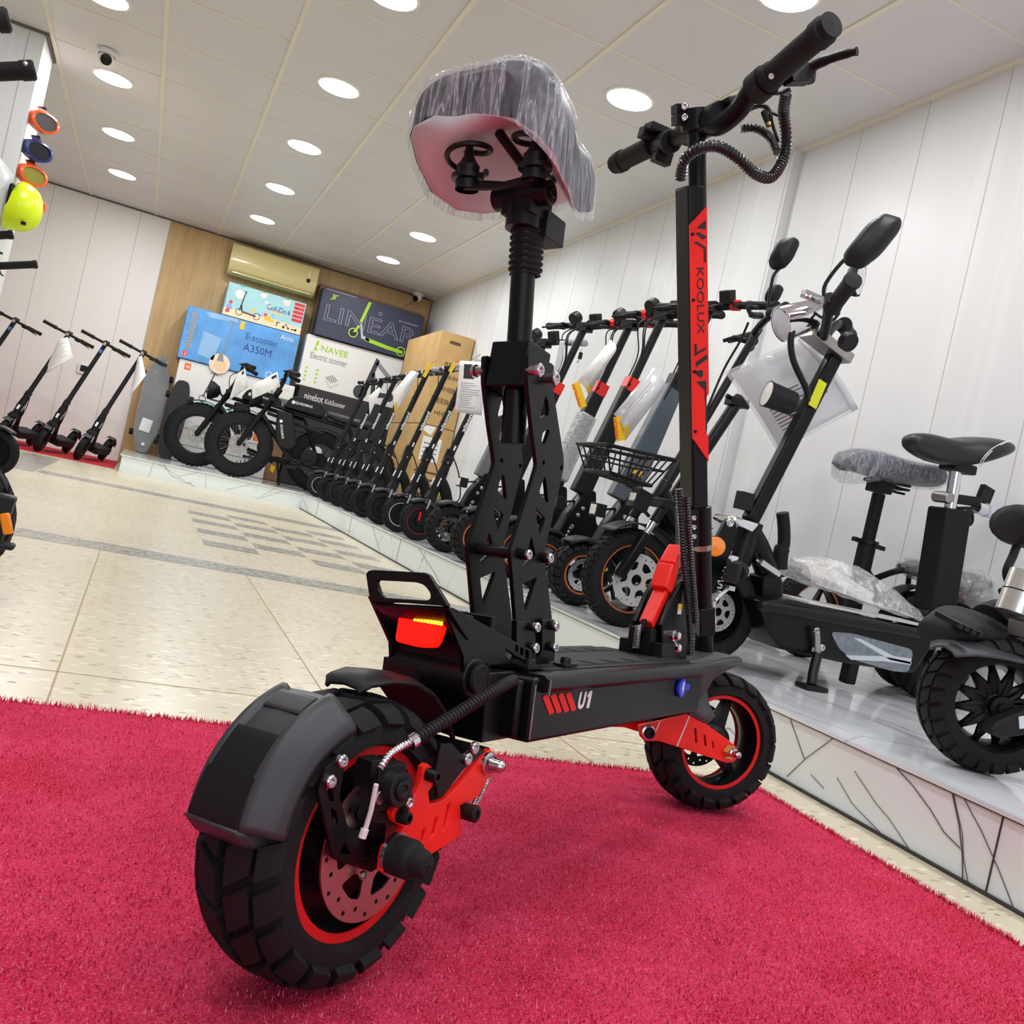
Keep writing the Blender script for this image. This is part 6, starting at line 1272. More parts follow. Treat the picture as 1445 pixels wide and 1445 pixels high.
T.art('printed_art', [('p', 'pale_blue', [(.15, .97), (.42, 1), (.45, .92), (.2, .88)], 1), ('c', 'peach_glow', .36, .07, .10, 1), ('c', 'gold_print', .37, .05, .06, 2), ('p', 'pale_blue', [(.16, .15), (.3, .1), (.33, .55), (.17, .6)], 1), 
      ('l', 'grey_print', [(.40, .92), (.37, .3), (.355, .14)], .012, 3), ('l', 'grey_print', [(.36, .93), (.45, .9)], .008, 3), ('p', 'grey_print', [(.345, .3), (.37, .3), (.39, .12), (.33, .12)], 3), ('p', 'sun_print', [(.46, .82), (.50, .82), (.50, .98), (.46, .97)], 3), ('c', 'coral_print', .05, .1, .03, 2)]+[('p', 'grey_print', [(.045, .2), (.095, .2), (.095, .93), (.045, .93)], 2)]+[('r', 'pale_blue', .07, .26+.12*i, .024, 3) for i in range(6)]+[('r', 'white_box', .80, .1, .035, 2)])
T.art('box_lettering', [('t', 'deep_blue', 'E-scooter', .53, .66, .13, .29), ('t', 'royal_ink', 'A350M', .53, .44, .14, .25), ('t', 'white_box', 'Arnic', .83, .84, .1, .12), ('t', 'white_box', '13', .032, .06, .07)])
mw = carton('white_scooter_box', 'plain white box with a small orange square, under the worn blue box',   .18, 1.27, .66, 1.135, m='white_box')
mw.art('printed_art', [('p', 'mi_orange', [(.05, .8), (.105, .8), (.105, .94), (.05, .94)], 1), ('p', 'teal_print', [(.24, .2), (.62, .16), (.62, .185), (.25, .24)], 1)]+scooter_art(.27, .24, .4, .62, 'dark_print', 'dark_print'))
mw.art('box_lettering', [('t', 'white_box', 'mi', .062, .84, .06, .032, .03)])
lw = carton('grey_white_box', 'pale grey box with a sound bar icon and orange square, on the platform floor', .18, 1.20, .148, .65, m='white_box')
lw.art('printed_art', [('p', 'brown_board', [(0, 0), (.12, 0), (.12, 1), (0, 1)], 1), ('p', 'mi_orange', [(.82, .72), (.9, .72), (.9, .9), (.82, .9)], 1), ('l', 'dark_print', [(.12, .66), (1, .66)], .006, 1), ('l', 'dark_print', [(.12, .33), (1, .33)], .006, 1)]+[('l', 'black_ink', [(.72+.035*i, .22-h), (.72+.035*i, .22+h)], .010, 2) for i, h in enumerate((.03, .06, .09, .10, .07, .04, .02))]+[('l', 'grey_print', [(.72, .14), (.84, .02), (.95, .14)], .005, 2)])
bl = carton('brown_floor_box', 'brown cardboard box with a yellow sticker, low beside the grey white box', 1.205, 1.34, .148, .66, m='brown_board'); bl.art('yellow_sticker', [('p', 'yellow_tag', [(.3, .2), (.6, .16), (.65, .28), (.36, .32)], 1)])
T = carton('navy_scooter_box', 'navy box with outlined lettering and a lime scooter, topmost of the right stack', 1.37, 2.47, 1.715, 2.21, y0=YF_-.04, y1=YF_+.16, m='navy_print')
T.art('printed_art', [('p', 'lime_print', [(.435, .95), (.465, .955), (.42, .5), (.39, .49)], 8), ('p', 'lime_print', [(.385, .42), (.41, .42), (.375, .26), (.35, .25)], 8), ('r', 'lime_print', .355, .24, .05, 3), ('c', 'black_ink', .355, .24, .03, 2), ('p', 'pale_line', [(.40, .48), (.42, .47), (.45, .24), (.52, .2), (.52, .14), (.44, .17)], 8), ('p', 'lime_print', [(.48, .22), (.72, .17), (.86, .15), (.86, .09), (.72, .09), (.48, .14)], 8), ('r', 'lime_print', .84, .13, .05, 3), ('c', 'black_ink', .84, .13, .032, 2), ('l', 'pale_line', [(.03, .97), (.32, .97)], .004, 2), ('r', 'pale_line', .57, .78, .018, 2)])
T.art('box_lettering', [('t', 'pale_line', 'LINEAR', .06, .34, .33, .9, 0, .006), ('t', 'lime_print', 'X', .08, .77, .13, .05, .02, 0, .3), ('t', 'lime_print', 'T', .105, .77, .13, .045, .02, 0, .3), ('t', 'pale_line', 'BY KUKIRIN', .76, .74, .03, .19)])
cb_ = carton('wide_brown_box', 'wide brown cardboard box just behind and above the navy box', 1.36, 2.50, 1.72, 2.27, y0=YF_+.17, y1=9.93, m='brown_board')
T = carton('white_green_box', 'white box with green lettering and a grey folded scooter picture', 1.32, 2.36, 1.175, 1.705, m='white_box')
T.art('printed_art', [('p', 'dark_print', [(.62, .05), (.66, .05), (.73, .55), (.76, .85), (.72, .9), (.68, .55)], 2), ('c', 'dark_print', .63, .16, .075, 2), ('p', 'grey_print', [(.72, .78), (.75, .84), (.98, .5), (.95, .42)], 2), ('p', 'dark_print', [(.74, .1), (.93, .18), (.95, .26), (.78, .24), (.74, .6), (.71, .58)], 2), ('c', 'dark_print', .93, .2, .05, 3), ('p', 'lime_print', [(.1, .9), (.125, .94), (.125, .84), (.105, .8), (.13, .74), (.09, .7), (.095, .8)], 1), ('l', 'lime_print', [(.145, .74), (.145, .88)], .003, 1)]+[('c', 'lime_print', .06, .12+.08*i, .012, 1) for i in range(4)]+[('c', 'lime_print', .17, .12+.08*i, .012, 1) for i in range(4)]+[('l', 'dark_print', [(.27+.018*i, .26-h), (.27+.018*i, .26+h)], .007, 2) for i, h in enumerate((.02, .04, .06, .08, .06, .05, .02))]+[('l', 'grey_print', [(.27, .2), (.33, .08), (.4, .2)], .004, 2)])
T.art('box_lettering', [('t', 'lime_print', 'NAVEE', .16, .74, .12, .27, .01), ('t', 'grey_ink', 'Electric scooter', .07, .56, .12, .37)])
T = carton('black_scooter_box', 'black box with white lettering, under the white and green box', 1.36, 2.44, .70, 1.17, m='black_box'); T.art('box_lettering', [('t', 'white_letter', 'ninebot', .06, .74, .15, .18), ('t', 'white_letter', 'KickScooter', .26, .74, .11, .2)])
T = carton('lower_black_box', 'black box with a white oval label, on the platform behind the fat tyre bikes', 1.36, 2.44, .148, .695, m='black_box'); T.art('oval_label', [('p', 'white_box', [(.28+.06*cos(a*.4), .72+.1*sin(a*.4)) for a in range(16)], 1)])
T = carton('small_white_box', 'small white box standing on the white box stack', 1.10, 1.29, .98, 1.13, y0=9.45, y1=9.60, m='white_box'); T.r['label'] = 'small white box in front of the white stack, left of the black box'
T.art('printed_line', [('p', 'gold_print', [(.2, .6), (.75, .6), (.75, .66), (.2, .66)], 1)])
# corner cartons
T = carton('tall_carton', 'tall brown cardboard box in the corner, topmost of two', 2.27, 2.60, 1.0, 1.87, y0=8.1, y1=9.25, m='carton_tan', group='brown boxes in the corner'); 
random.seed(3); mat('box_ink', '5b4630', .7)
T.art('printed_marks', [('l', 'box_ink', [(.3, .9), (.62, .9)], .03, 1)]+[('t', 'box_ink', ''.join(random.choice('EHFB') for _ in range(4)), .3, .12+.13*i, .05, .45) for i in range(5)])
T = carton('lower_carton', 'brown cardboard box in the corner with white shipping labels, under the tall one', 2.27, 2.60, .148, .995, y0=8.1, y1=9.25, m='carton_tan', group='brown boxes in the corner')
T.art('shipping_label', [('p', 'paper', [(.15, .62), (.7, .62), (.7, .88), (.15, .88)], 1)]+[('l', 'black_ink', [(.2, .66+.05*i), (.62, .66+.05*i)], .008, 2) for i in range(4)]+[('p', 'paper', [(.05, .95), (.35, .9), (.45, 1.0), (.2, 1.0)], 1)]); T.art('printed_marks', [('l', 'box_ink', [(.1, .5-.08*i), (.85, .5-.08*i)], .02, 1) for i in range(5)])
# ---- air conditioner
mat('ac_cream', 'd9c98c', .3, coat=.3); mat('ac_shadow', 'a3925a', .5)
T = Thing('air_conditioner', 'cream wall mounted air conditioner high on the wood panelled wall', 'air conditioner', loc=(.87, 9.83, 2.1)); b = T.wb()
b.prism('ac_cream', rpoly([(9.94, 2.10), (9.78, 2.09), (9.72, 2.14), (9.70, 2.22), (9.72, 2.40), (9.94, 2.40)], .03), (.435, 0, 0), (0, 1, 0), ZA, .01) if False else b.loft('ac_cream', [[V(x, y, z) for y, z in rpoly([(9.94, 2.10), (9.78, 2.09), (9.72, 2.14), (9.70, 2.22), (9.72, 2.40), (9.94, 2.40)], .03)] for x in (.435, 1.31)]); b.build('casing', T.r, smooth=50)
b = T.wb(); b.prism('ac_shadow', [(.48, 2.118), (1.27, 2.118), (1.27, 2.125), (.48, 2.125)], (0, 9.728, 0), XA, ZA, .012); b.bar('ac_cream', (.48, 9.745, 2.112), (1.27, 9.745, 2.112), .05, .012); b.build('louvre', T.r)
b = T.wb(); b.cyl('black_plastic', (1.22, 9.706, 2.24), (1.22, 9.699, 2.24), .022); b.box('white_box', (1.22, 9.703, 2.30), (.012, .004, .07)); b.build('display_window', T.r)
# ---- dome cameras
def dome(label, p, d, s_=1.0, conduit=None):
    T = Thing('security_camera', label, 'security camera', 'white dome cameras', loc=p); b = T.wb(); p = Vector(p); b.lathe('white_paint', p, (0, 0, -1), [(.001, 0), (.055*s_, 0), (.055*s_, .018*s_), (.046*s_, .026*s_)], 24); b.build('base', T.r)
    b = T.wb(); c = p+V(0, 0, -.04*s_); b.ball('white_paint', c, .043*s_, 10); b.build('housing', T.r); b = T.wb(); d = Vector(d).normalized(); b.lathe('black_metal', c+d*.026*s_, d, [(.030*s_, 0), (.029*s_, .016*s_), (.024*s_, .019*s_), (.001, .02*s_)], 20); b.build('lens', T.r)
dome('white dome camera on the ceiling near the white partition', (onZ((152, 72), CEIL-.004).x, onZ((152, 72), CEIL-.004).y, CEIL-.004), (.15, -1, -.55), 1.05)
c = onY((592, 409), 9.78); dome('white dome camera high in the back right corner above the navy box', (c.x, c.y, CEIL-.006), (-.8, -.6, -.7), 1.1)
b = MB(); b.tube('black_plastic', [onY((572, 432), 9.9), onY((592, 421), 9.9), onY((606, 420), 9.93)], .004, 6); tag(b.build('camera_cable'), 'thin black cable running down from the corner dome camera', 'cable')
# ---- thermostat
T = Thing('thermostat', 'small white thermostat with dark display on the white back wall', 'thermostat', loc=(-.655, 9.945, .82)); b = T.wb(); b.box('white_paint', (-.655, 9.94, .82), (.10, .016, .10)); b.build('plate', T.r, bevel=.006); b = T.wb(); b.box('black_plastic', (-.65, 9.931, .825), (.06, .004, .06)); b.build('display', T.r)
# ---- skateboards leaning on the wood wall
mat('shrink_film', 'dfe3e8', .08, alpha=.16, coat=.6, bump=(9, .9, .03)); mat('deck_grip', '2a2b2e', .85, bump=(300, .4, .0006)); mat('ply', 'b08b60', .5)
def board(label, xc, y, w, L, tilt, lean, film):
    T = Thing('longboard' if film else 'skateboard', label, 'skateboard', loc=(xc, y, PT)); M = Matrix.Rotation(radians(lean), 4, 'X') @ Matrix.Rotation(radians(tilt), 4, 'Y')
    def mb(): b = MB(); b.M = M.copy(); return b
    N = 28; P = []
    for i in range(N):
        a = 2*pi*i/N; c_, s_ = cos(a), sin(a); z = L/2+L/2*s_; x = w/2*(abs(c_)**.55)*(1 if c_ > 0 else -1)
        if film and abs(s_) > .72: x *= .8
        P.append((x, z))
    b = mb(); b.prism('deck_grip', P, (0, 0, .002), XA, ZA, .004); b.prism('ply', P, (0, .006, .002), XA, ZA, .009); b.build('board', T.r)
    for z in (.2*L, .8*L):
        b = mb(); b.box('dull_steel', (0, .03, z), (w*.75, .03, .03))
        for s_ in (-1, 1): b.cyl('black_matte', (s_*(w/2-.01), .035, z), (s_*(w/2+.03), .035, z), .032, n=16)
        b.build('truck', T.r, bevel=.003)
    if film:
        b = mb(); b.prism('shrink_film', [(x*1.04, z*1.0+.002) for x, z in P], (0, -.006, .002), XA, ZA, .004); b.build('plastic_film', T.r)
        b = mb(); b.box('paper', (-.01, -.012, L*.28), (.1, .002, .13), Matrix.Rotation(.12, 3, 'Y')); b.build('leaflet', T.r); b = mb(); b.box('paper', (0, -.012, L*.09), (.03, .002, .03)); b.build('label', T.r)
    return T
board('black longboard in clear plastic film standing against the wood wall', .02, 9.66, .235, 1.0, 0, -12, True)
board('plain black skateboard leaning behind the left fat tyre bike', .235, 9.38, .20, .80, 1.5, -12, False)
# ---- two fat tyre bikes
mat('grey_badge', 'd0d0d0', .5)
def fat_bike(label, x0, y0, yaw, full=True):
    """origin under the front axle, x forward"""
    T = Thing('fat_tyre_bike', label, 'electric bike', 'fat tyre bikes on the platform by the back wall', M=heading(x0, y0, PT, yaw, 0)); R = .30; r = T.r
    c = V(0, 0, R); wheel(T, c, R, .115, R-.115, 'fine', 'wire', 44, None, 36, h=.005, seg=56, dR=.085, dy=.06, disc_m='dull_steel'); b = MB(); b.lathe('black_metal', c, (0, 1, 0), [(R-.112, -.035), (R-.124, -.03), (R-.128, 0), (R-.124, .03), (R-.112, .035)], 56); b.build('rim_hoop', r)
    c2 = V(-1.13, 0, R); wheel(T, c2, R, .115, R-.115, 'fine', 'wire', 44, None, 36, h=.005, seg=56); b = MB(); b.cyl('black_metal', c2+V(0, -.05, 0), c2+V(0, .05, 0), .085, n=24); b.build('hub_motor', r)
    u = V(-.40, 0, .92).normalized()
    for s_ in (-1, 1): b = MB(); b.tube('black_metal', [c+V(0, s_*.085, 0), c+u*.34+V(0, s_*.085, 0)], .024, 12); b.tube('black_paint', [c+u*.3+V(0, s_*.08, 0), c+u*.56+V(0, s_*.08, 0)], .018, 12); b.build('fork_leg', r)
    b = MB(); b.box('black_metal', c+u*.50, (.06, .22, .03)); b.tube('black_metal', [c+u*.40, c+u*.62], .028, 14); b.build('fork_crown', r, bevel=.004)
    b = MB(); hb = c+u*.66; b.tube('black_metal', smooth_path([hb+V(-.10, -.32, .10), hb+V(-.02, -.2, .12), hb+V(0, -.06, .06), hb+V(0, .06, .06), hb+V(-.02, .2, .12), hb+V(-.10, .32, .10)], 5), .013, 10); b.tube('black_metal', [c+u*.55, hb+V(0, 0, .06)], .022, 12); b.build('handlebar', r)
    for s_ in (-1, 1): b = MB(); bar_end(b, hb+V(-.04, s_*.22, .117), (-.08, s_*.10, -.018), .13, .02); b.build('hand_grip', r); b = MB(); lever(b, hb+V(-.02, s_*.18, .115), (-.2, s_, -.1), (1, 0, 0), .12); b.build('brake_lever', r)
    b = MB(); lp = c+u*.44+V(.13, 0, .03); b.lathe('black_plastic', lp, (1, 0, 0), [(.001, -.08), (.05, -.06), (.085, 0), (.09, .03), (.08, .035)], 24); b.lathe('chrome', lp, (1, 0, 0), [(.08, .034), (.04, .015), (.001, .005)], 24); b.bar('black_metal', lp+V(-.06, 0, 0), c+u*.42, .03, .02); b.build('headlamp', r)
    b = MB(); R_ = []
    for i in range(11):
        a = radians(60+i*7); R_.append([c+V((R+.02)*cos(a), y, (R+.02)*sin(a)) for y in (-.06, -.04, .04, .06)])
    b.loft('black_plastic', R_, closed=False); b.build('front_mudguard', r, solid=.005)
    hd = c+u*.45; hl = c+u*.34; bb = V(-.62, 0, .30); st = V(-.80, 0, .68)
    b = MB()
    for p, q, t in ((hd, V(-.92, 0, .66), .02), (hd+V(0, 0, -.08), V(-.70, 0, .56), .016), (hl, bb+V(.16, 0, -.03), .024), (bb+V(.16, 0, -.03), V(-.90, 0, .20), .018)): b.tube('black_paint', [p, q], t, 12)
    for s_ in (-1, 1): b.tube('black_paint', [V(-.92, s_*.05, .66), c2+V(0, s_*.085, 0)], .016, 10); b.tube('black_paint', [V(-.66, s_*.05, .24), c2+V(0, s_*.085, -.02)], .016, 10); b.tube('black_paint', [bb+V(.15, s_*.06, -.06), V(-.72, s_*.07, .20)], .013, 8)
    b.build('frame', r)
    b = MB(); b.prism('black_plastic', rpoly([(-.31, .72), (-.35, .81), (-.41, .84), (-.61, .83), (-.68, .79), (-.68, .71)], .03), (0, 0, 0), XA, ZA, .14); tk = b.build('tank', r, bevel=.02, seg=3)
    b = MB(); b.prism('black_plastic', rpoly([(-.26, .68), (-.40, .68), (-.49, .40), (-.46, .35), (-.36, .35), (-.29, .44)], .03), (0, 0, 0), XA, ZA, .12); bt = b.build('battery_case', r, bevel=.015, seg=3)
    b = MB(); b.text('white_letter', 'QUADMAX', (-.40, .0715, .765), (-1, 0, -.04), ZA, h=.026, w=.16, bold=.01); b.prism('white_letter', circ(-.385, .777, .016, 16), (0, .0712, 0), XA, ZA, .001); b.build('tank_lettering', tk)
    b = MB(); b.text('white_letter', 'QUADMAX', (-.335, .0615, .56), (-.35, 0, -1), (1, 0, -.35), h=.024, w=.13, bold=.01); b.prism('white_letter', circ(-.315, .585, .014, 16), (0, .0612, 0), XA, ZA, .001); b.build('battery_lettering', bt)
    b = MB(); saddle_shape(b, 'saddle_black', [(-.70, 0, .775), (-.78, 0, .775), (-.95, 0, .765), (-1.08, 0, .765), (-1.13, 0, .76)], [.06, .09, .11, .11, .08], [.05, .075, .08, .08, .05]); b.build('seat', r, smooth=60)
    b = MB(); R_ = []
    for i in range(13):
        a = radians(35+i*9); R_.append([c2+V((R+.025)*cos(a), y, (R+.025)*sin(a)) for y in (-.06, -.04, .04, .06)])
    b.loft('black_plastic', R_, closed=False); b.build('rear_mudguard', r, solid=.005)
    b = MB(); b.lathe('black_metal', bb+V(0, .06, .02), (0, 1, 0), [(.001, 0), (.075, 0), (.075, .008), (.001, .01)], 24); b.cyl('black_metal', bb+V(0, -.09, .02), bb+V(0, .09, .02), .03); b.bar('black_metal', bb+V(0, .085, .02), bb+V(.12, .085, -.09), .03, .015); b.box('black_plastic', bb+V(.13, .13, -.10), (.09, .08, .025)); b.build('crank', r, bevel=.003)
    for q in (0, .02): b = MB(); b.tube('black_plastic', smooth_path([hb+V(.02, .05+q, .05), hb+V(.09, .03, -.02), hb+V(.06, .02, -.2), hl+V(.0, .02, 0)], 6), .004, 6); b.build('cable', r)
    b = MB(); b.bar('black_metal', V(-.75, .09, .26), V(-.82, .2, .005), .02, .012); b.build('kickstand', r)
    return T
fat_bike('black fat tyre bike with lettered tank, nearer one with its whole front wheel in view', .80, 8.58, 171)
fat_bike('black fat tyre bike with round headlamp, farther one nearest the skateboard', .46, 9.05, 172)
# ================================================================== LEFT SIDE
for i, (x, lab) in enumerate(((-.475, 'slim grey and black kick scooter on the red mat, nearest the wood wall'), (-.785, 'slim grey and black kick scooter on the red mat, middle of the visible three'), (-1.085, 'slim grey and black kick scooter on the red mat, its stem hidden by a sheet'), (-1.50, 'slim grey and black kick scooter on the red mat, only its grip in the frame'))):
    M = heading(x, 8.68, .006, -101, 16); kick_scooter(M, lab, 'slim scooters on the red mat', dict(band='blue_band' if 'blue_band' in MATS else mat('blue_band', '4b6fb0', .4).name, flip=True, r=.112))
# scooters parked in front of the white partition, mostly outside the frame
kick_scooter(heading(-.685, 5.46, 0, -14, 0), 'dark kick scooter with an orange side reflector at the left edge, far behind', 'scooters cut by the left edge', dict(refl='orange_glow', r=.125, side='orange_glow'))
def edge_scooter(label, loc, parts):
    T = Thing('parked_scooter', label, 'electric scooter', 'scooters cut by the left edge', loc=loc); parts(T); return T
def near_left(T):
    r = T.r; wb = T.wb; Y = 2.25; P = lambda x, y, d=0: onY((x, y), Y+d); c = V(P(-119, 800).x, Y, .165)
    wheel(T, c, .165, .09, .11, 'blocks', 'cast', 22, None, 8, mb='wb')
    b = wb(); b.box('black_plastic', P(-8, 738, -.055), (.05, .05, .13), Matrix.Rotation(.1, 3, 'Y')); b.box('black_plastic', P(-3, 768, -.06), (.065, .04, .014)); b.bar('black_metal', P(-8, 740), V(c.x, Y, c.z), .06, .05); b.build('fork', r, bevel=.006)
    b = wb(); a = P(6, 724, -.08); q = P(12, 754, -.08); b.bar('orange_glow', a, q, .012, .02, up=(1, 0, 0)); b.build('side_reflector', r, bevel=.004)
    b = wb(); b.bar('black_metal', V(c.x, Y, .24), V(c.x-.2, Y, 1.16), .06, .06, up=(1, 0, 0)); b.build('stem', r, bevel=.01)
    b = wb(); g1 = onY((50, 99), 2.25); g0 = onY((-60, 104), 2.25); b.tube('black_metal', [V(c.x-.2, Y, 1.14), g0], .014, 12); b.build('handlebar', r)
    b = wb(); b.lathe('rubber_grip', g0, g1-g0, [(.001, 0), (.02, 0), (.02, .004), (.0185, .01), (.0185, (g1-g0).length-.03), (.0205, (g1-g0).length-.026), (.0205, (g1-g0).length-.004), (.017, (g1-g0).length), (.001, (g1-g0).length)], 24); gr = b.build('hand_grip', r)
    b = wb(); e = g1.lerp(g0, .13)+V(0, -.0175, .008); b.ball('steel', e, .006, 8); b.build('end_screw', gr)
    b = wb(); b.box('black_paint', (c.x-.55, Y, .2), (.5, .18, .08)); b.build('deck', r, bevel=.01)
    wheel(T, c+V(-.95, 0, 0), .165, .09, .11, 'blocks', 'cast', 22, None, 8, mb='wb')
edge_scooter('black scooter with orange reflector, mostly left of the frame, its grip pointing in', (-1.0, 2.25, 0), near_left)
def grip_only(y_px, z_off, Y, r0, label, lv=False, L=120):
    def f(T):
        wb = T.wb; g1 = onY(y_px, Y); g0 = onY((y_px[0]-L, y_px[1]+3), Y); d = (g1-g0); Ln = d.length; c = V(g0.x-.15, Y, .12)
        b = wb(); b.lathe('rubber_grip', g0, d, [(.001, 0), (r0, 0), (r0, Ln-.02), (r0*1.12, Ln-.018), (r0*1.12, Ln-.004), (r0*.9, Ln), (.001, Ln)], 20); b.build('hand_grip', T.r)
        b = wb(); b.tube('black_metal', [g0, V(c.x-.05, Y, g0.z-.01)], .014, 10); b.build('handlebar', T.r)
        b = wb(); b.tube('black_metal', [V(c.x-.05, Y, g0.z-.01), V(c.x+.06, Y, .3)], .022, 12); b.build('stem', T.r)
        wheel(T, c+V(.1, 0, 0), .12, .06, .085, 'ribs', 'motor', 24, None, mb='wb', h=.003); wheel(T, c+V(-.75, 0, 0), .12, .06, .085, 'ribs', 'motor', 24, None, mb='wb', h=.003)
        b = wb(); b.box('black_matte', (c.x-.33, Y, .14), (.62, .15, .06)); b.bar('black_matte', (c.x+.06, Y, .34), (c.x-.05, Y, .14), .05, .05, up=(1, 0, 0)); b.build('deck', T.r, bevel=.01)
        if lv: b = wb(); p = g1.lerp(g0, .55); b.tube('black_metal', smooth_path([p+V(0, -.02, -.02), p+V(.02, -.02, -.05), p+V(.06, -.02, -.06)], 5), .005, 8); b.build('brake_lever', T.r)
    o = onY(y_px, Y); edge_scooter(label, (o.x-.3, Y, 0), f)
grip_only((14, 28), 0, 1.85, .0185, 'scooter whose grip just shows in the top left corner', L=90)
grip_only((53, 373), 0, 5.02, .018, 'scooter whose thin black grip points in below the yellow helmet', L=70)
grip_only((19, 331), 0, 4.35, .017, 'scooter whose grip and lever show beside the yellow helmet', lv=True, L=60)
# ---- goggles and helmet hanging on the end of the partition
def goggles(label, p, frame_c, lens_c, s_=1.0):
    T = Thing('goggles', label, 'goggles', 'riding goggles hanging on the partition', loc=p); p = Vector(p); wb = T.wb
    gn = V(.62, -.78, -.05).normalized(); gw = V(.78, .62, 0)
    def ring(k, dx): return [p+gn*dx+gw*(.075*k*cos(a)*s_)+V(0, 0, .045*k*(abs(sin(a))**.8)*(1 if sin(a) > 0 else -1)*s_+(-.012*k*(1-abs(cos(a))) if sin(a) < 0 else 0)) for a in [2*pi*i/24 for i in range(24)]]
    b = wb(); b.loft(frame_c, [ring(1.0, .0), ring(1.06, .02), ring(1.0, .055), ring(.8, .06), ring(.78, .045)], caps=False); b.build('frame', T.r, smooth=60)
    b = wb(); q = ring(.8, .05); b.add(q, [tuple(range(24))], lens_c); b.build('lens', T.r)
    b = wb(); b.bar(frame_c, p+gn*.02+V(0, 0, .03), p+V(0, 0, .07), .06, .006, up=gn); b.bar('black_matte', p+V(0, 0, .062), p+V(-.01, 0, .085), .05, .006, up=gn); b.build('strap', T.r)
    return T
mat('goggle_orange', 'ea5a12', .35, coat=.2); mat('goggle_blue', '1c2f6b', .35, coat=.2); mat('smoke_lens', '59585c', .08, coat=.6); mat('olive_lens', '8e8a3a', .1, coat=.6); mat('dark_lens', '1d1f26', .08, coat=.6)
gx = -.90
goggles('orange goggles with smoky lens, top of the hanging column', (gx, 6.12, 2.015), 'goggle_orange', 'smoke_lens', 1.15)
goggles('dark blue and black goggles, second of the hanging column', (gx, 6.12, 1.845), 'goggle_blue', 'dark_lens', 1.15)
goggles('orange goggles with olive lens, third, just above the helmet', (gx, 6.12, 1.70), 'goggle_orange', 'olive_lens', 1.15)
goggles('orange goggles half hidden behind the yellow helmet', (gx+.02, 6.22, 1.56), 'goggle_orange', 'smoke_lens', 1.0)
mat('helmet_yellow', 'd9f20a', .35, coat=.2)
T = Thing('helmet', 'neon yellow helmet hanging on the end of the white partition', 'helmet', loc=(-.86, 6.05, 1.49)); b = T.wb(); c = V(-.875, 6.05, 1.485); R_ = []
for i in range(13):
    a = pi/2*i/12; rr = cos(a)**.8 if i < 12 else .02; R_.append([c+V(.02+.125*sin(a)-.05, .125*rr*cos(t), .142*rr*sin(t)+.012*rr) for t in [2*pi*j/28 for j in range(28)]])
R_ = [[c+V(-.085+.035*(.5+.5*sin(2*pi*j/28))*(1 if sin(2*pi*j/28) > 0 else .4), .121*cos(2*pi*j/28), .138*sin(2*pi*j/28)) for j in range(28)]]+R_
b.loft('helmet_yellow', R_); hm = b.build('shell', T.r, smooth=60)
for y, z, w in ((-.10, -.09, .02), (-.088, .015, .012), (-.07, -.03, .012), (-.05, .03, .01)):
    b = T.wb(); q = c+V(.0, 0, 0)+V(.05*(1-abs(y)/.13)+.015, y, z); n = V(.5, y, z).normalized(); b.box('black_matte', q, (w*1.3, w*.8, w)); b.build('vent', hm, bevel=.003)
b = T.wb(); b.box('black_matte', c+V(-.07, -.02, .05), (.03, .14, .13)); b.build('lining', T.r, bevel=.02)
# ================================================================== PRICE SHEETS
kf_ = lambda L: [(x/6.02, 440+y/6.02) for x, y in L]
kg7 = lambda L: [(250+x/7.22, 500+y/7.22) for x, y in L]
k6_ = lambda L: [(520+x/6.02, 440+y/6.02) for x, y in L]
kh_ = lambda L: [(740+x/6.568, 420+y/6.568) for x, y in L]
k3_ = lambda L: [(980+x/3.613, 300+y/3.613) for x, y in L]
sheet('price_sheet', 'white sheet hiding the stem of the left slim scooter', kf_([(495, 235), (575, 215), (625, 395), (375, 530)]), 8.78, .02, lines=8)
sheet('price_sheet', 'white sheet beside the longboard, on the slim scooter nearest the wood wall', kf_([(1175, 385), (1205, 370), (1240, 540), (1100, 720)]), [8.80, 8.80, 8.7, 8.7], .02, lines=8)
sheet('price_sheet', 'white sheet on the fat tyre bike with the round headlamp', kg7([(610, 200), (690, 140), (720, 335), (525, 475)]), 8.86, .02, lines=6, pic=(.6, .08, .85, .22))
sheet('price_sheet', 'white folded sheet on the fat tyre bike that is nearer', kg7([(760, 320), (1020, 180), (1050, 330), (765, 455)]), 8.36, .01, lines=6, pic=(.75, .1, .95, .3))
sheet('price_sheet', 'white sheet with a yellow stripe hanging in the scooter row', k6_([(205, 690), (360, 500), (430, 520), (220, 885)]), 6.25, .03, lines=0, tagc='yellow_tag')
sheet('price_sheet', 'narrow white sheet at the left end of the scooter row', k6_([(0, 720), (90, 640), (105, 660), (10, 880)]), 6.9, .01, lines=3)
sheet('price_sheet', 'large white sheet with a dark scooter picture, left of the seat support', k6_([(775, 415), (985, 425), (960, 880), (730, 850)]), 4.62, .02, lines=12, pic=(.18, .06, .6, .34), hang=[(678, 500)])
for (q, Y, lab) in ((k6_([(520, 490), (530, 440), (500, 520), (455, 580)]), 5.5, 'small yellow tag on the second pale gripped scooter'), (k6_([(690, 450), (735, 430), (715, 520), (680, 530)]), 5.1, 'small yellow tag on the pale gripped scooter nearest the big sheet')):
    c = onY(q[0], Y); T = Thing('yellow_tag', lab, 'tag', 'yellow tags in the scooter row', loc=c); b = T.wb(); b.bar('yellow_tag', onY(q[1], Y), onY(q[1], Y).lerp(onY(q[3], Y), .8), .002, .022, up=(1, 0, 0)); b.build('tag_card', T.r); b = T.wb(); b.tube('red_paint', [onY(q[1], Y), onY((q[1][0]+8, q[1][1]-4), Y)], .002, 5); b.build('loop', T.r)
mat('sleeve_sheet', 'dcdfe2', .25, alpha=.62, coat=.4, bump=(8, .4, .01))
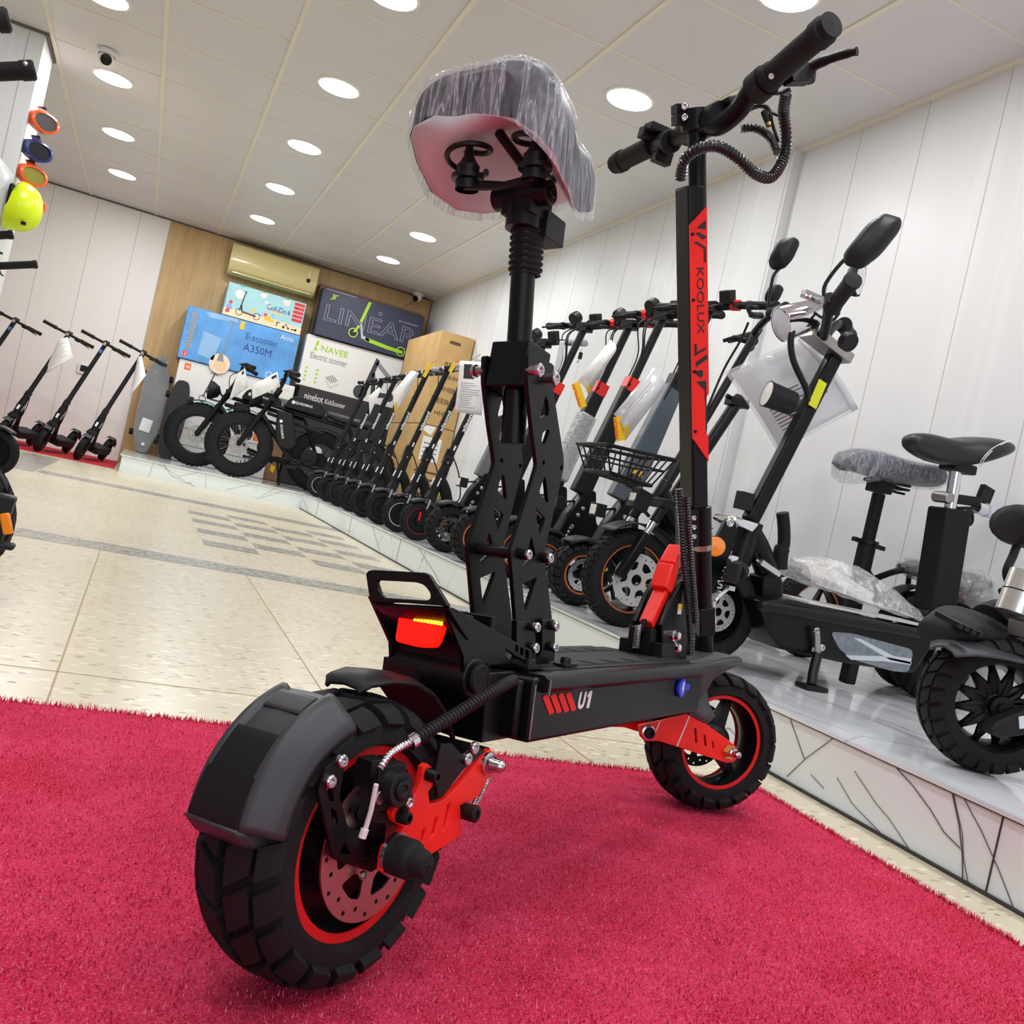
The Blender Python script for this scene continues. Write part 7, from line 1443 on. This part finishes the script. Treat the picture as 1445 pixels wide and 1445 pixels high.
sheet('price_sheet', 'see-through sheet left of the dangling keys, on the first orange rimmed scooter', kh_([(330, 400), (375, 400), (330, 650), (250, 760)]), 3.9, .01, m='sleeve_sheet', lines=6)
sheet('price_sheet', 'white sheet with a yellow tag, above the bubble wrapped stem', kh_([(490, 770), (800, 390), (800, 560), (590, 910)]), 3.42, .05, lines=14, tagc='yellow_tag')
sheet('price_sheet', 'clear sleeved sheet with pink corner and yellow tag, beside the slate stem', kh_([(830, 1080), (1190, 640), (1235, 930), (930, 1330)]), 2.86, .06, m='sleeve_sheet', lines=8, tagc='yellow_tag')
sheet('price_sheet', 'large sheet in a punched clear sleeve, hanging from the chrome headlamp', k3_([(180, 820), (540, 660), (800, 1000), (430, 1195)]), 2.2, .02, m='sleeve_sheet', lines=11, sleeve=True)
sheet('price_sheet', 'grey sleeve corner sticking in at the left edge', [(-60, 200), (0, 222), (20, 248), (-60, 330)], 5.4, 0, m='sleeve_sheet', lines=3)
for (p, q, Y, lab) in (((812, 540), (823, 575), 3.38, 'yellow warning tag hanging by the bubble wrapped stem'), ((872, 588), (876, 622), 2.84, 'yellow warning tag hanging below the clear sleeved sheet')):
    a, c = onY(p, Y), onY(q, Y); T = Thing('warning_tag', lab, 'tag', 'yellow warning tags', loc=a); b = T.wb(); b.bar('yellow_tag', a, c, .002, .036, up=(1, 0, 0)); b.build('tag_card', T.r)
    b = T.wb(); u = (a-c).normalized(); b.text('red_trim', 'PREMIUM', c+u*.006+V(-.008, -.003, 0), u, V(-1, 0, 0)-u*(V(-1, 0, 0).dot(u)), w=(a-c).length*.85, h=.014); b.build('tag_lettering', T.r)
a = onY((820, 493), 3.95); T = Thing('key_fob', 'small black key fob dangling from the first orange rimmed scooter', 'key', loc=a); b = T.wb(); b.tube('dull_steel', [a, onY((820, 498), 3.95)], .0015, 5); b.build('key_ring', T.r); b = T.wb(); b.box('black_plastic', onY((819, 502), 3.95), (.02, .008, .034)); b.build('fob', T.r, bevel=.003); b = T.wb(); b.bar('dull_steel', onY((818, 506), 3.95), onY((814, 512), 3.95), .008, .002); b.build('key', T.r)
